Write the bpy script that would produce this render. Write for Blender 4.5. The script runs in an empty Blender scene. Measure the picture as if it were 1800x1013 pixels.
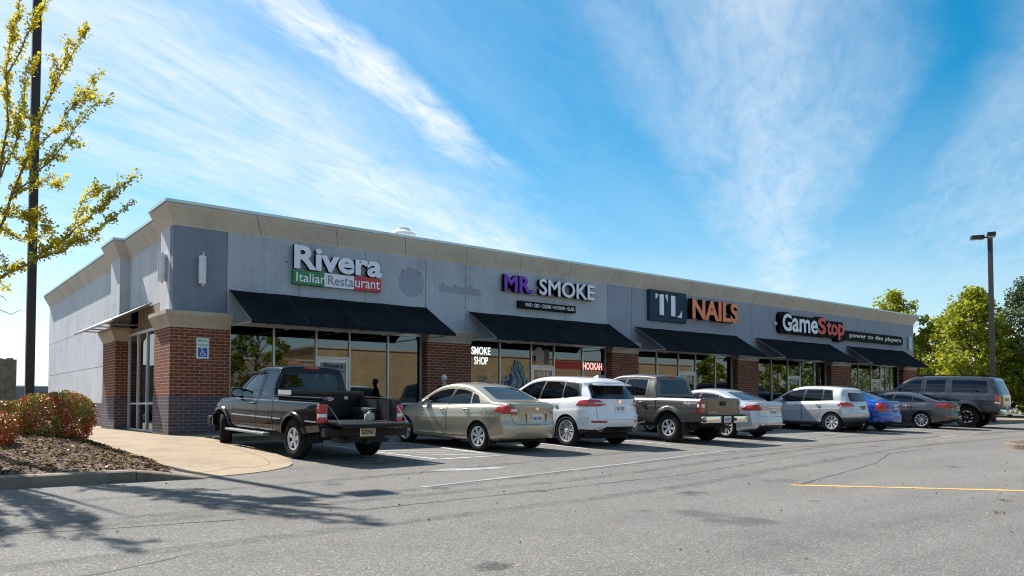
import bpy, bmesh, math, random
from mathutils import Vector, Matrix
from mathutils.bvhtree import BVHTree
random.seed(11)
R = math.radians
SC = bpy.context.scene
COL = SC.collection
# ------------------------------------------------------------------ camera, sky, sun, exposure
cam = bpy.data.cameras.new('camera'); camo = bpy.data.objects.new('camera', cam); COL.objects.link(camo)
camo.location = (-5.74, -21.5, 0.95)
cam.sensor_width = 36.0; cam.lens = 1368.0/1800*36.0
camo.rotation_euler = (R(90+1.9), 0, R(-38.6))
cam.shift_x = 0.0; cam.shift_y = 0.0884
cam.clip_start = 0.1; cam.clip_end = 3000
SC.camera = camo
SUN_EL = 46.0; SUN_AZ = -12.5          # azimuth from +Y towards +X
sdir = Vector((math.sin(R(SUN_AZ))*math.cos(R(SUN_EL)), math.cos(R(SUN_AZ))*math.cos(R(SUN_EL)), math.sin(R(SUN_EL))))
sl = bpy.data.lights.new('sun', 'SUN'); sl.energy = 5.0; sl.angle = R(0.53); sl.color = (1.0, 0.955, 0.89)
so = bpy.data.objects.new('sun', sl); COL.objects.link(so)
so.rotation_euler = sdir.to_track_quat('Z', 'Y').to_euler()
SC.view_settings.view_transform = 'Standard'; SC.view_settings.look = 'None'
SC.view_settings.exposure = 0.98; SC.view_settings.gamma = 1.0; SC.view_settings.use_curve_mapping = False
SC.render.engine = 'CYCLES'
SC.cycles.use_denoising = True; SC.render.filter_size = 1.1; SC.cycles.pixel_filter_type = 'BLACKMAN_HARRIS'; SC.cycles.filter_width = 1.1
SC.cycles.max_bounces = 8; SC.cycles.transparent_max_bounces = 12
SC.cycles.caustics_reflective = False; SC.cycles.caustics_refractive = False
SC.cycles.sample_clamp_indirect = 6.0

class NT:
    """small helper for node graphs"""
    def __init__(s, tree): s.t = tree; s.n = tree.nodes; s.l = tree.links
    def new(s, typ, **kw):
        n = s.n.new(typ)
        for k, v in kw.items():
            if k == 'ins':
                for a, b in v.items():
                    if hasattr(b, 'is_output'): s.l.new(b, n.inputs[a])
                    else: n.inputs[a].default_value = b
            else: setattr(n, k, v)
        return n
    def math(s, op, a, b=None, c=None, clamp=False):
        n = s.n.new('ShaderNodeMath'); n.operation = op; n.use_clamp = clamp
        for i, v in enumerate((a, b, c)):
            if v is None: continue
            if hasattr(v, 'is_output'): s.l.new(v, n.inputs[i])
            else: n.inputs[i].default_value = v
        return n.outputs[0]
    def mix(s, fac, a, b, mode='MIX'):
        n = s.n.new('ShaderNodeMix'); n.data_type = 'RGBA'; n.blend_type = mode
        for i, v in ((0, fac), (6, a), (7, b)):
            if hasattr(v, 'is_output'): s.l.new(v, n.inputs[i])
            else: n.inputs[i].default_value = v if i == 0 else (tuple(v)+(1,))[:4]
        return n.outputs[2]
    def ramp(s, fac, stops, interp='LINEAR'):
        n = s.n.new('ShaderNodeValToRGB'); e = n.color_ramp.elements; n.color_ramp.interpolation = interp
        while len(e) < len(stops): e.new(0.5)
        for el, (p, c) in zip(e, stops):
            el.position = p
            if isinstance(c, (int, float)): c = (c, c, c)
            el.color = tuple(c)+(1,)
        s.l.new(fac, n.inputs[0]); return n.outputs[0]
    def noise(s, vec, scale, detail=4, rough=0.55, dist=0.0):
        n = s.new('ShaderNodeTexNoise', ins={'Scale': scale, 'Detail': detail, 'Roughness': rough, 'Distortion': dist})
        if vec is not None: s.l.new(vec, n.inputs['Vector'])
        return n.outputs['Fac']

def build_world():
    w = bpy.data.worlds.new('World'); SC.world = w; w.use_nodes = True
    g = NT(w.node_tree); g.n.clear()
    sky = g.new('ShaderNodeTexSky'); sky.sky_type = 'NISHITA'; sky.sun_disc = False
    sky.sun_elevation = R(SUN_EL); sky.sun_rotation = R(SUN_AZ); sky.air_density = 1.0; sky.dust_density = 0.6; sky.ozone_density = 2.2
    hs = g.new('ShaderNodeHueSaturation', ins={'Hue': 0.482, 'Saturation': 1.56, 'Value': 1.55, 'Color': sky.outputs[0]})
    tc = g.new('ShaderNodeTexCoord'); sp = g.new('ShaderNodeSeparateXYZ', ins={0: tc.outputs['Generated']})
    z = g.math('MAXIMUM', sp.outputs[2], 0.02)
    zz = g.math('ADD', z, 0.015)
    u = g.math('DIVIDE', sp.outputs[0], zz); v = g.math('DIVIDE', sp.outputs[1], zz)
    al = g.math('ADD', g.math('MULTIPLY', u, 0.85), g.math('MULTIPLY', v, 0.52))
    nn = g.math('SUBTRACT', g.math('MULTIPLY', v, 0.85), g.math('MULTIPLY', u, 0.52))
    P = g.new('ShaderNodeCombineXYZ', ins={0: al, 1: nn}).outputs[0]
    P2 = g.new('ShaderNodeVectorMath', operation='MULTIPLY', ins={0: P, 1: (0.55, 2.2, 1)}).outputs[0]
    P3 = g.new('ShaderNodeVectorMath', operation='MULTIPLY', ins={0: P, 1: (1.6, 5.5, 1)}).outputs[0]
    n1 = g.noise(P2, 1.6, 7, 0.62, 0.7)
    n2 = g.noise(P3, 2.0, 8, 0.68, 1.1)
    n3 = g.noise(P, 1.1, 5, 0.6, 0.4)
    nd = g.math('ADD', nn, g.math('MULTIPLY', g.math('SUBTRACT', n3, 0.5), 0.30))
    t = g.math('DIVIDE', g.math('ADD', nd, 1.0), 5.0, clamp=True)      # nn -1..4 -> 0..1
    def T(n): return (n+1.0)/5.0
    band = g.ramp(t, [(0.0, .34), (T(-.62), .30), (T(-.40), .02), (T(-.16), .30), (T(.10), .54), (T(.34), .32), (T(.55), .10), (T(.98), .16), (T(1.3), .34),
                      (T(1.62), .78), (T(2.1), .66), (T(2.7), .36), (T(3.5), .46), (1.0, .5)][:16], 'EASE')
    strk = g.math('MULTIPLY', g.ramp(t, [(T(.98), 0), (T(1.10), .92), (T(1.16), .86), (T(1.32), 0)], 'EASE'), g.ramp(g.math('DIVIDE', al, 8.0), [(2.3/8, 1), (3.4/8, 0)], 'EASE'))
    strk = g.math('MULTIPLY', strk, g.ramp(n2, [(.30, .35), (.66, 1.0)]))
    # contrast of the wisps
    wis = g.math('ADD', g.math('MULTIPLY', n1, 0.8), g.math('MULTIPLY', n2, 0.6))
    wis = g.math('MULTIPLY', g.math('SUBTRACT', wis, 0.40), 2.0, clamp=True)
    dens = g.math('MULTIPLY', band, g.math('ADD', g.math('MULTIPLY', wis, 0.85), 0.26), clamp=True)
    dens = g.math('MAXIMUM', dens, strk)
    hz = g.ramp(sp.outputs[2], [(0.0, .92), (0.05, .78), (0.12, .40), (0.22, .15), (0.40, 0.0)], 'EASE')
    hz2 = g.math('MULTIPLY', hz, g.math('ADD', g.math('MULTIPLY', n1, 0.9), 0.5), clamp=True)
    # brighter, milkier towards the sun's side
    sd = g.new('ShaderNodeVectorMath', operation='DOT_PRODUCT', ins={0: tc.outputs['Generated'], 1: tuple(sdir)}).outputs['Value']
    glow = g.ramp(sd, [(0.62, 0.0), (0.85, .12), (1.0, .3)])
    hz2 = g.math('MULTIPLY', hz2, g.ramp(g.math('ADD', g.math('MULTIPLY', sd, .5), .5), [(.25, .12), (.52, .5), (.66, 1.0)]))
    dens = g.math('MAXIMUM', dens, g.math('MAXIMUM', hz2, glow))
    col = g.mix(dens, hs.outputs[0], (10.2, 10.8, 11.4))
    bg = g.new('ShaderNodeBackground', ins={'Color': col, 'Strength': 0.050})
    out = g.new('ShaderNodeOutputWorld'); g.l.new(bg.outputs[0], out.inputs[0])
build_world()

# ------------------------------------------------------------------ materials
MATS = {}
def mat(name, col, rough=0.6, metal=0.0, var=0.0, vscale=3.0, bump=0.0, bscale=40.0, coat=0.0, spec=0.5, emit=None, col2=None, fleck=0.0):
    if name in MATS: return MATS[name]
    m = bpy.data.materials.new(name); m.use_nodes = True; MATS[name] = m
    g = NT(m.node_tree); b = g.n['Principled BSDF']
    b.inputs['Roughness'].default_value = rough; b.inputs['Metallic'].default_value = metal
    b.inputs['Coat Weight'].default_value = coat; b.inputs['Coat Roughness'].default_value = 0.04
    b.inputs['Specular IOR Level'].default_value = spec
    tc = g.new('ShaderNodeTexCoord').outputs['Object']
    base = tuple(col)
    if var or col2:
        n = g.noise(tc, vscale, 6, 0.62)
        n = g.ramp(n, [(0.3, 0.0), (0.7, 1.0)])
        c2 = col2 or tuple(c*(1-var) for c in col)
        c1 = col if col2 else tuple(min(1, c*(1+var)) for c in col)
        c = g.mix(n, c1, c2); g.l.new(c, b.inputs['Base Color'])
    else:
        b.inputs['Base Color'].default_value = base+(1,)
    if bump:
        n = g.noise(tc, bscale, 5, 0.6)
        bp = g.new('ShaderNodeBump', ins={'Strength': bump, 'Distance': 0.02, 'Height': n})
        g.l.new(bp.outputs[0], b.inputs['Normal'])
    if emit:
        b.inputs['Emission Color'].default_value = tuple(emit[:3])+(1,); b.inputs['Emission Strength'].default_value = emit[3]
    return m

def paint(name, col, metal=0.0, rough=0.32, dust=0.12, coat=1.0):
    if name in MATS: return MATS[name]
    m = bpy.data.materials.new(name); m.use_nodes = True; MATS[name] = m
    g = NT(m.node_tree); b = g.n['Principled BSDF']
    tc = g.new('ShaderNodeTexCoord').outputs['Object']
    n = g.ramp(g.noise(tc, 2.2, 7, 0.65), [(0.35, 0.0), (0.75, 1.0)])
    g.l.new(g.mix(g.math('MULTIPLY', n, dust), tuple(col), (0.36, 0.33, 0.29)), b.inputs['Base Color'])
    b.inputs['Metallic'].default_value = metal
    g.l.new(g.math('ADD', g.math('MULTIPLY', n, 0.16), rough), b.inputs['Roughness'])
    b.inputs['Coat Weight'].default_value = coat; b.inputs['Coat Roughness'].default_value = 0.03
    if max(col) < .03: b.inputs['Specular IOR Level'].default_value = 0.03; b.inputs['Coat IOR'].default_value = 1.42; b.inputs['Coat Roughness'].default_value = 0.01; b.inputs['Coat Weight'].default_value = .85
    return m

def glassy(name, tint, fres=1.5, trans=0.35):
    """tinted pane: reflects by Fresnel, lets the rest through darkened"""
    if name in MATS: return MATS[name]
    m = bpy.data.materials.new(name); m.use_nodes = True; MATS[name] = m
    g = NT(m.node_tree); g.n.clear()
    f = g.new('ShaderNodeFresnel', ins={'IOR': fres})
    tr = g.new('ShaderNodeBsdfTransparent', ins={'Color': tuple(c*trans for c in tint)+(1,)})
    gl = g.new('ShaderNodeBsdfGlossy', ins={'Color': (.9, .95, 1, 1), 'Roughness': 0.015})
    mx = g.new('ShaderNodeMixShader', ins={0: f.outputs[0], 1: tr.outputs[0], 2: gl.outputs[0]})
    o = g.new('ShaderNodeOutputMaterial'); g.l.new(mx.outputs[0], o.inputs[0])
    return m

def brick_mat(name, c1, c2, mortar):
    m = bpy.data.materials.new(name); m.use_nodes = True; MATS[name] = m
    g = NT(m.node_tree); b = g.n['Principled BSDF']; b.inputs['Roughness'].default_value = 0.85; b.inputs['Specular IOR Level'].default_value = .2
    tc = g.new('ShaderNodeTexCoord').outputs['Object']; s = g.new('ShaderNodeSeparateXYZ', ins={0: tc})
    gn = g.new('ShaderNodeNewGeometry'); ns = g.new('ShaderNodeSeparateXYZ', ins={0: gn.outputs['True Normal']})
    side = g.math('GREATER_THAN', g.math('ABSOLUTE', ns.outputs[0]), 0.6)
    uu = g.math('ADD', g.math('MULTIPLY', s.outputs[1], side), g.math('MULTIPLY', s.outputs[0], g.math('SUBTRACT', 1.0, side)))
    v = g.new('ShaderNodeCombineXYZ', ins={0: uu, 1: s.outputs[2]}).outputs[0]
    br = g.new('ShaderNodeTexBrick', ins={'Vector': v, 'Color1': c1+(1,), 'Color2': c2+(1,), 'Mortar': mortar+(1,), 'Scale': 1.0, 'Mortar Size': 0.008, 'Mortar Smooth': 0.15, 'Bias': -0.1, 'Brick Width': 0.262, 'Row Height': 0.0885})
    br.offset = 0.5
    n = g.noise(tc, 14, 6, 0.65)
    c = g.mix(0.55, br.outputs['Color'], g.ramp(n, [(0.25, .35), (0.75, 1.25)]), 'MULTIPLY')
    big = g.ramp(g.noise(tc, 0.9, 5, 0.6), [(0.3, 0.82), (0.75, 1.12)])
    c = g.mix(1.0, c, big, 'MULTIPLY')
    g.l.new(c, b.inputs['Base Color'])
    h = g.math('ADD', g.math('MULTIPLY', br.outputs['Fac'], -1.0), g.math('MULTIPLY', n, 0.25))
    bp = g.new('ShaderNodeBump', ins={'Strength': 0.7, 'Distance': 0.012, 'Height': h}); g.l.new(bp.outputs[0], b.inputs['Normal'])
    return m

def stucco_mat(name, col, stain=0.25):
    """EIFS / concrete: fine grain, soft blotches, drip stains down the wall"""
    m = bpy.data.materials.new(name); m.use_nodes = True; MATS[name] = m
    g = NT(m.node_tree); b = g.n['Principled BSDF']; b.inputs['Roughness'].default_value = 0.9; b.inputs['Specular IOR Level'].default_value = .25
    tc = g.new('ShaderNodeTexCoord').outputs['Object']
    big = g.noise(tc, 0.8, 7, 0.62, 0.3)
    st = g.noise(g.new('ShaderNodeVectorMath', operation='MULTIPLY', ins={0: tc, 1: (4.5, 4.5, 0.30)}).outputs[0], 1.4, 7, 0.7)
    gr = g.noise(tc, 45, 3, 0.6)
    f = g.math('ADD', g.math('MULTIPLY', big, 0.6), g.math('MULTIPLY', st, 0.4))
    f = g.ramp(f, [(0.32, 1-stain), (0.5, 1.0), (0.68, 1+stain*0.5)])
    c = g.mix(1.0, tuple(col), f, 'MULTIPLY')
    c = g.mix(1.0, c, g.ramp(gr, [(0.3, .90), (0.7, 1.08)]), 'MULTIPLY')
    g.l.new(c, b.inputs['Base Color'])
    bp = g.new('ShaderNodeBump', ins={'Strength': 0.35, 'Distance': 0.01, 'Height': gr}); g.l.new(bp.outputs[0], b.inputs['Normal'])
    return m

def asphalt_mat():
    m = bpy.data.materials.new('asphalt'); m.use_nodes = True; MATS['asphalt'] = m
    g = NT(m.node_tree); b = g.n['Principled BSDF']; b.inputs['Roughness'].default_value = 0.88; b.inputs['Specular IOR Level'].default_value = .2
    tc = g.new('ShaderNodeTexCoord').outputs['Object']
    vo = g.new('ShaderNodeTexVoronoi', ins={'Vector': tc, 'Scale': 85.0}); vr = g.new('ShaderNodeSeparateColor', ins={0: vo.outputs['Color']}).outputs[0]
    v2 = g.new('ShaderNodeTexVoronoi', ins={'Vector': tc, 'Scale': 190.0}); vr2 = g.new('ShaderNodeSeparateColor', ins={0: v2.outputs['Color']}).outputs[0]
    grain = g.math('ADD', g.math('MULTIPLY', g.math('POWER', vr, 2.4), 0.85), g.math('MULTIPLY', vr2, 0.45))
    big = g.noise(tc, 0.16, 6, 0.6, 0.4)
    tracks = g.noise(g.new('ShaderNodeVectorMath', operation='MULTIPLY', ins={0: tc, 1: (0.06, 0.85, 1)}).outputs[0], 1.0, 5, 0.62, 0.25)
    mid = g.noise(tc, 1.6, 7, 0.68)
    sc = g.math('ADD', g.math('ADD', g.math('MULTIPLY', big, 0.42), g.math('MULTIPLY', tracks, 0.42)), g.math('MULTIPLY', mid, 0.26))
    tone = g.ramp(sc, [(0.38, .70), (0.50, .94), (0.60, 1.05), (0.74, 1.24)])
    c = g.ramp(grain, [(0.0, (.092, .086, .079)), (0.35, (.144, .135, .125)), (0.8, (.195, .184, .171)), (1.0, (.32, .30, .275))])
    c = g.mix(1.0, c, tone, 'MULTIPLY')
    # oil spots
    oil = g.ramp(g.noise(tc, 0.75, 3, 0.5), [(0.66, 0.0), (0.74, 0.5)])
    c = g.mix(oil, c, (.045, .043, .042))
    g.l.new(c, b.inputs['Base Color'])
    bp = g.new('ShaderNodeBump', ins={'Strength': 0.55, 'Distance': 0.01, 'Height': grain}); g.l.new(bp.outputs[0], b.inputs['Normal'])
    return m

def worn_paint(name, col, wear=0.5):
    """road marking paint worn through to the asphalt in specks"""
    m = bpy.data.materials.new(name); m.use_nodes = True; MATS[name] = m
    g = NT(m.node_tree); b = g.n['Principled BSDF']; b.inputs['Roughness'].default_value = 0.75
    tc = g.new('ShaderNodeTexCoord').outputs['Object']
    n = g.noise(tc, 30, 5, 0.7); n2 = g.noise(tc, 1.5, 4, 0.6)
    f = g.math('ADD', g.math('MULTIPLY', n, 0.6), g.math('MULTIPLY', n2, 0.5))
    f = g.ramp(f, [(wear-.08, 1.0), (wear+.16, 0.12)])
    g.l.new(g.mix(f, (.15, .145, .14), tuple(col)), b.inputs['Base Color'])
    return m

def leaf_mat(name, c1, c2, c3=None, trans=0.35, spec=.35):
    m = bpy.data.materials.new(name); m.use_nodes = True; MATS[name] = m
    g = NT(m.node_tree); g.n.clear()
    tc = g.new('ShaderNodeTexCoord').outputs['Object']
    gi = g.new('ShaderNodeNewGeometry').outputs['Random Per Island']
    stops = [(0.0, c1), (0.5, c2), (1.0, c3 or c1)]
    c = g.ramp(gi, stops)
    big = g.ramp(g.noise(tc, 0.9, 4, 0.6), [(0.3, .72), (0.7, 1.2)])
    c = g.mix(1.0, c, big, 'MULTIPLY')
    d = g.new('ShaderNodeBsdfPrincipled', ins={'Base Color': c, 'Roughness': 0.5 if spec > .1 else .9, 'Specular IOR Level': spec})
    t = g.new('ShaderNodeBsdfTranslucent', ins={'Color': c})
    mx = g.new('ShaderNodeMixShader', ins={0: trans, 1: d.outputs[0], 2: t.outputs[0]})
    o = g.new('ShaderNodeOutputMaterial'); g.l.new(mx.outputs[0], o.inputs[0])
    return m

def bark_mat(name, col):
    return mat(name, col, 0.9, var=0.45, vscale=6, bump=0.8, bscale=18)

ASPH = asphalt_mat()
CONC = stucco_mat('walk_concrete', (.295, .226, .150), .42)
KERBM = stucco_mat('kerb_concrete', (.20, .165, .13), .5)
CAPM = stucco_mat('cast_stone', (.44, .375, .30), .35)
CORN = stucco_mat('cornice_stucco', (.54, .485, .41), .20)
WALL_L = stucco_mat('light_grey_stucco', (.39, .42, .475), .26)
WALL_D = stucco_mat('slate_grey_stucco', (.205, .228, .285), .18)
WALL_M = stucco_mat('blue_grey_stucco', (.275, .302, .372), .18)
WALL_S = stucco_mat('side_grey_stucco', (.52, .525, .55), .22)
BRICK = brick_mat('red_brick', (.245, .070, .040), (.155, .050, .032), (.43, .335, .245))
BRICKD = brick_mat('plum_brick', (.120, .095, .110), (.084, .068, .085), (.28, .245, .24))
COPING = mat('coping_metal', (.50, .58, .57), .45, .6, var=.1)
ALU = mat('pale_aluminium', (.56, .57, .57), .42, .55, var=.08)
DARK = mat('dark_void', (.012, .012, .013), .9)
BLK = mat('black_plastic', (.016, .016, .017), .5, var=.2, spec=.2)
FABRIC = mat('awning_canvas', (.015, .021, .030), .80, col2=(.036, .041, .049), vscale=1.3, bump=.25, bscale=60, spec=.08)
RUB = mat('tyre_rubber', (.017, .016, .0155), .85, var=.4, vscale=12, bump=.3, bscale=60, spec=.12)
CHROME = mat('chrome', (.78, .78, .78), .10, 1.0)
ALLOY = mat('alloy', (.66, .66, .68), .28, .35, var=.06)
REDL = mat('red_lens', (.42, .006, .008), .12, coat=1.0)
CLEARL = mat('clear_lens', (.72, .68, .66), .12, coat=1.0)
AMBL = mat('amber_lens', (.75, .16, .02), .15, coat=1.0)
WHT = mat('white_face', (.82, .83, .86), .4)
POLE = mat('bronze_pole', (.035, .027, .024), .55, .3, var=.2)
CARGLASS = glassy('car_glass', (.80, .90, .92), 1.55, .55)
TINT = glassy('tinted_glass', (.50, .58, .62), 1.6, .16)

# ------------------------------------------------------------------ object helpers
def link(name, bm, mats, parent=None, smooth=False, loc=None, rot=None):
    me = bpy.data.meshes.new(name); bm.normal_update(); bm.to_mesh(me); bm.free()
    for m in (mats if isinstance(mats, (list, tuple)) else [mats]): me.materials.append(m)
    if smooth:
        for p in me.polygons: p.use_smooth = True
        me.set_sharp_from_angle(angle=R(smooth if smooth is not True else 35))
    o = bpy.data.objects.new(name, me); COL.objects.link(o)
    if parent is not None: o.parent = parent
    if loc is not None: o.location = loc
    if rot is not None: o.rotation_euler = rot
    return o
def tag(o, label, cat, group=None):
    o['label'] = label; o['category'] = cat
    if group: o['group'] = group
    return o
def struct(name, bm, m, smooth=False, kind='structure'):
    o = link(name, bm, m, None, smooth); o['kind'] = kind; return o
def thing(name, label, cat, loc=(0, 0, 0), rot=(0, 0, 0), group=None):
    o = bpy.data.objects.new(name, None); COL.objects.link(o); o.location = loc; o.rotation_euler = rot
    o.empty_display_size = .2
    return tag(o, label, cat, group)
def NB(): return bmesh.new()
def box(bm, x0, x1, y0, y1, z0, z1, mi=0, bev=0.0):
    vs = [bm.verts.new((x, y, z)) for x in (x0, x1) for y in (y0, y1) for z in (z0, z1)]
    fs = [bm.faces.new([vs[i] for i in q]) for q in ((0, 1, 3, 2), (4, 6, 7, 5), (0, 4, 5, 1), (2, 3, 7, 6), (0, 2, 6, 4), (1, 5, 7, 3))]
    for f in fs: f.material_index = mi
    if bev > 0:
        es = list({e for f in fs for e in f.edges})
        r = bmesh.ops.bevel(bm, geom=es, offset=bev, segments=2, affect='EDGES', profile=0.6)
        for f in r['faces']: f.material_index = mi
        vs = None
    return vs
def obox(bm, c, ax, ay, az, hx, hy, hz, mi=0):
    c = Vector(c); ax, ay, az = Vector(ax).normalized()*hx, Vector(ay).normalized()*hy, Vector(az).normalized()*hz
    vs = [bm.verts.new(c+ax*i+ay*j+az*k) for i in (-1, 1) for j in (-1, 1) for k in (-1, 1)]
    for q in ((0, 1, 3, 2), (4, 6, 7, 5), (0, 4, 5, 1), (2, 3, 7, 6), (0, 2, 6, 4), (1, 5, 7, 3)):
        bm.faces.new([vs[i] for i in q]).material_index = mi
def bar(bm, p, q, w, h=None, mi=0, up=(0, 0, 1)):
    p, q = Vector(p), Vector(q); d = q-p; h = h or w
    up = Vector(up); s = d.cross(up)
    if s.length < 1e-6: s = d.cross(Vector((1, 0, 0)))
    t = s.cross(d)
    obox(bm, (p+q)/2, d, s, t, d.length/2, w/2, h/2, mi)
def tube(bm, pts, rad, n=8, mi=0, cap=True):
    pts = [Vector(p) for p in pts]; rads = rad if isinstance(rad, (list, tuple)) else [rad]*len(pts)
    rings = []; prev = None
    for i, p in enumerate(pts):
        d = (pts[min(i+1, len(pts)-1)]-pts[max(i-1, 0)]).normalized()
        if prev is None:
            a = d.cross(Vector((0, 0, 1)))
            if a.length < 1e-3: a = d.cross(Vector((1, 0, 0)))
        else:
            a = prev-d*prev.dot(d)
        a.normalize(); prev = a; b = d.cross(a)
        rings.append([bm.verts.new(p+(a*math.cos(2*math.pi*k/n)+b*math.sin(2*math.pi*k/n))*rads[i]) for k in range(n)])
    for A, B in zip(rings, rings[1:]):
        for k in range(n):
            f = bm.faces.new((A[k], A[(k+1) % n], B[(k+1) % n], B[k])); f.material_index = mi
    if cap:
        for r in (rings[0][::-1], rings[-1]):
            bm.faces.new(r).material_index = mi
def lathe(bm, prof, n=24, axis='z', c=(0, 0, 0), mi=0, closed=False):
    """prof: (radius, height) pairs"""
    c = Vector(c); rings = []
    for r, h in prof:
        ring = []
        for k in range(n):
            a = 2*math.pi*k/n; x, y = r*math.cos(a), r*math.sin(a)
            p = {'z': (x, y, h), 'x': (h, x, y), 'y': (x, h, y)}[axis]
            ring.append(bm.verts.new(c+Vector(p)))
        rings.append(ring)
    prs = list(zip(rings, rings[1:]))
    if closed: prs.append((rings[-1], rings[0]))
    for A, B in prs:
        for k in range(n):
            f = bm.faces.new((A[k], A[(k+1) % n], B[(k+1) % n], B[k])); f.material_index = mi
    return rings
def prism(bm, pts, axis, a, b, mi=0):
    """extrude the 2D polygon pts along an axis from a to b"""
    def P(u, v, t): return {'x': (t, u, v), 'y': (u, t, v), 'z': (u, v, t)}[axis]
    A = [bm.verts.new(P(u, v, a)) for u, v in pts]; B = [bm.verts.new(P(u, v, b)) for u, v in pts]
    n = len(pts); fs = [bm.faces.new(A), bm.faces.new(B[::-1])]
    for k in range(n): fs.append(bm.faces.new((A[k], B[k], B[(k+1) % n], A[(k+1) % n])))
    for f in fs: f.material_index = mi
    return fs
def fixn(bm): bmesh.ops.recalc_face_normals(bm, faces=bm.faces[:])

def text_bm(s, x0, x1, z0, z1, depth, bold=0.0, y=0.0, shear=0.0, spacing=1.0, two=True):
    """letters fitted into the rectangle x0..x1, z0..z1 on a plane facing -Y; faces at y, sides reaching back by depth"""
    cu = bpy.data.curves.new('txt', 'FONT'); cu.body = s; cu.size = 1.0; cu.offset = bold; cu.shear = shear
    cu.extrude = 0.5; cu.space_character = spacing; cu.resolution_u = 4; cu.fill_mode = 'BOTH'
    ob = bpy.data.objects.new('txt', cu); COL.objects.link(ob)
    dg = bpy.context.evaluated_depsgraph_get(); me = bpy.data.meshes.new_from_object(ob.evaluated_get(dg))
    bm = bmesh.new(); bm.from_mesh(me)
    bpy.data.objects.remove(ob); bpy.data.curves.remove(cu); bpy.data.meshes.remove(me)
    xs = [v.co.x for v in bm.verts]; ys = [v.co.y for v in bm.verts]
    ax, bx, ay, by = min(xs), max(xs), min(ys), max(ys)
    bm.normal_update()
    for f in bm.faces: f.material_index = 0 if f.normal.z > .5 else 1
    for v in bm.verts:
        u = (v.co.x-ax)/(bx-ax); w = (v.co.y-ay)/(by-ay)
        v.co = Vector((x0+u*(x1-x0), y+(0 if v.co.z > 0 else depth), z0+w*(z1-z0)))
    return bm
def pchip(tab):
    xs = [float(t[0]) for t in tab]; ys = [float(t[1]) for t in tab]; n = len(xs)
    h = [xs[i+1]-xs[i] for i in range(n-1)]; d = [(ys[i+1]-ys[i])/h[i] for i in range(n-1)]
    m = [0.0]*n
    for i in range(1, n-1):
        if d[i-1]*d[i] > 0:
            w1 = 2*h[i]+h[i-1]; w2 = h[i]+2*h[i-1]; m[i] = (w1+w2)/(w1/d[i-1]+w2/d[i])
    if n > 1: m[0] = d[0]; m[-1] = d[-1]
    def f(x):
        if x <= xs[0]: return ys[0]
        if x >= xs[-1]: return ys[-1]
        i = max(k for k in range(n-1) if xs[k] <= x)
        t = (x-xs[i])/h[i]; t2 = t*t; t3 = t2*t
        return (2*t3-3*t2+1)*ys[i]+(t3-2*t2+t)*h[i]*m[i]+(-2*t3+3*t2)*ys[i+1]+(t3-t2)*h[i]*m[i+1]
    return f
GZ0, GB = 0.15, 0.033
def gz(x, y):
    """height of the parking lot"""
    if y > -2: return GZ0-2*GB
    if y < -38: return GZ0-38*GB
    return GZ0+GB*y
# ------------------------------------------------------------------ ground
def build_ground():
    bm = NB()
    ys = [-400, -120, -60, -38.0] + [-38+i*1.2 for i in range(1, 30)] + [-2.0, -1.9, 0, 20, 60, 120, 400]
    xs = [-400, -150, -60, -30, -15, -8, 0, 8, 16, 24, 32, 40, 48, 60, 90, 150, 400]
    ys = sorted(set(ys))
    def z(x, y):
        h = gz(x, y)
        if y > -2: h = GZ0-2*GB-0.004
        return h
    G = [[bm.verts.new((x, y, z(x, y))) for x in xs] for y in ys]
    for a in range(len(ys)-1):
        for b in range(len(xs)-1): bm.faces.new((G[a][b], G[a][b+1], G[a+1][b+1], G[a+1][b]))
    struct('parking_lot', bm, ASPH)
build_ground()
def ground_strip(name, pts, m, dz=0.004):
    """flat polygon laid on the sloping lot"""
    bm = NB(); bm.faces.new([bm.verts.new((x, y, gz(x, y)+dz)) for x, y in pts]); fixn(bm)
    for f in bm.faces:
        if f.normal.z < 0: f.normal_flip()
    return struct(name, bm, m)
def line_pts(p, q, w):
    d = (Vector(q)-Vector(p)).normalized(); n = Vector((-d.y, d.x))*w/2
    p, q = Vector(p), Vector(q); return [tuple(p-n), tuple(q-n), tuple(q+n), tuple(p+n)]
def marking(name, segs, m, dz=0.004):
    bm = NB()
    for p, q, w in segs:
        L = (Vector(q)-Vector(p)).length; k = max(1, int(L/1.5)); P = line_pts(p, q, w)
        for i in range(k):
            a, b = i/k, (i+1)/k
            def lerp(u, v, t): return (u[0]+(v[0]-u[0])*t, u[1]+(v[1]-u[1])*t)
            qd = [lerp(P[0], P[1], a), lerp(P[0], P[1], b), lerp(P[3], P[2], b), lerp(P[3], P[2], a)]
            bm.faces.new([bm.verts.new((x, y, gz(x, y)+dz)) for x, y in qd])
    bm.normal_update()
    for f in bm.faces:
        if f.normal.z < 0: f.normal_flip()
    return struct(name, bm, m)
YEL = worn_paint('yellow_line_paint', (.76, .42, .05), .56); YEL2 = worn_paint('worn_yellow_paint', (.60, .33, .06), .36)
WHP = worn_paint('white_line_paint', (.62, .62, .60), .52); WHP2 = worn_paint('worn_white_paint', (.52, .52, .50), .40)
marking('yellow_line', [((5.45, -14.57), (9.2, -17.76), .13), ((9.2, -17.76), (14.5, -22.3), .13)], YEL)
marking('worn_yellow_arrow', [((20.2, -10.3), (26.5, -9.4), .14), ((19.6, -10.75), (24.0, -10.15), .12), ((22.6, -9.75), (24.2, -9.55), .30), ((26.8, -9.1), (33.0, -7.9), .1)], YEL2)
marking('lane_line', [((0.24, -11.91), (5.6, -10.95), .10), ((5.6, -10.95), (12.5, -9.42), .10), ((12.5, -9.42), (19.78, -7.75), .10)], WHP2, .005)
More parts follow.
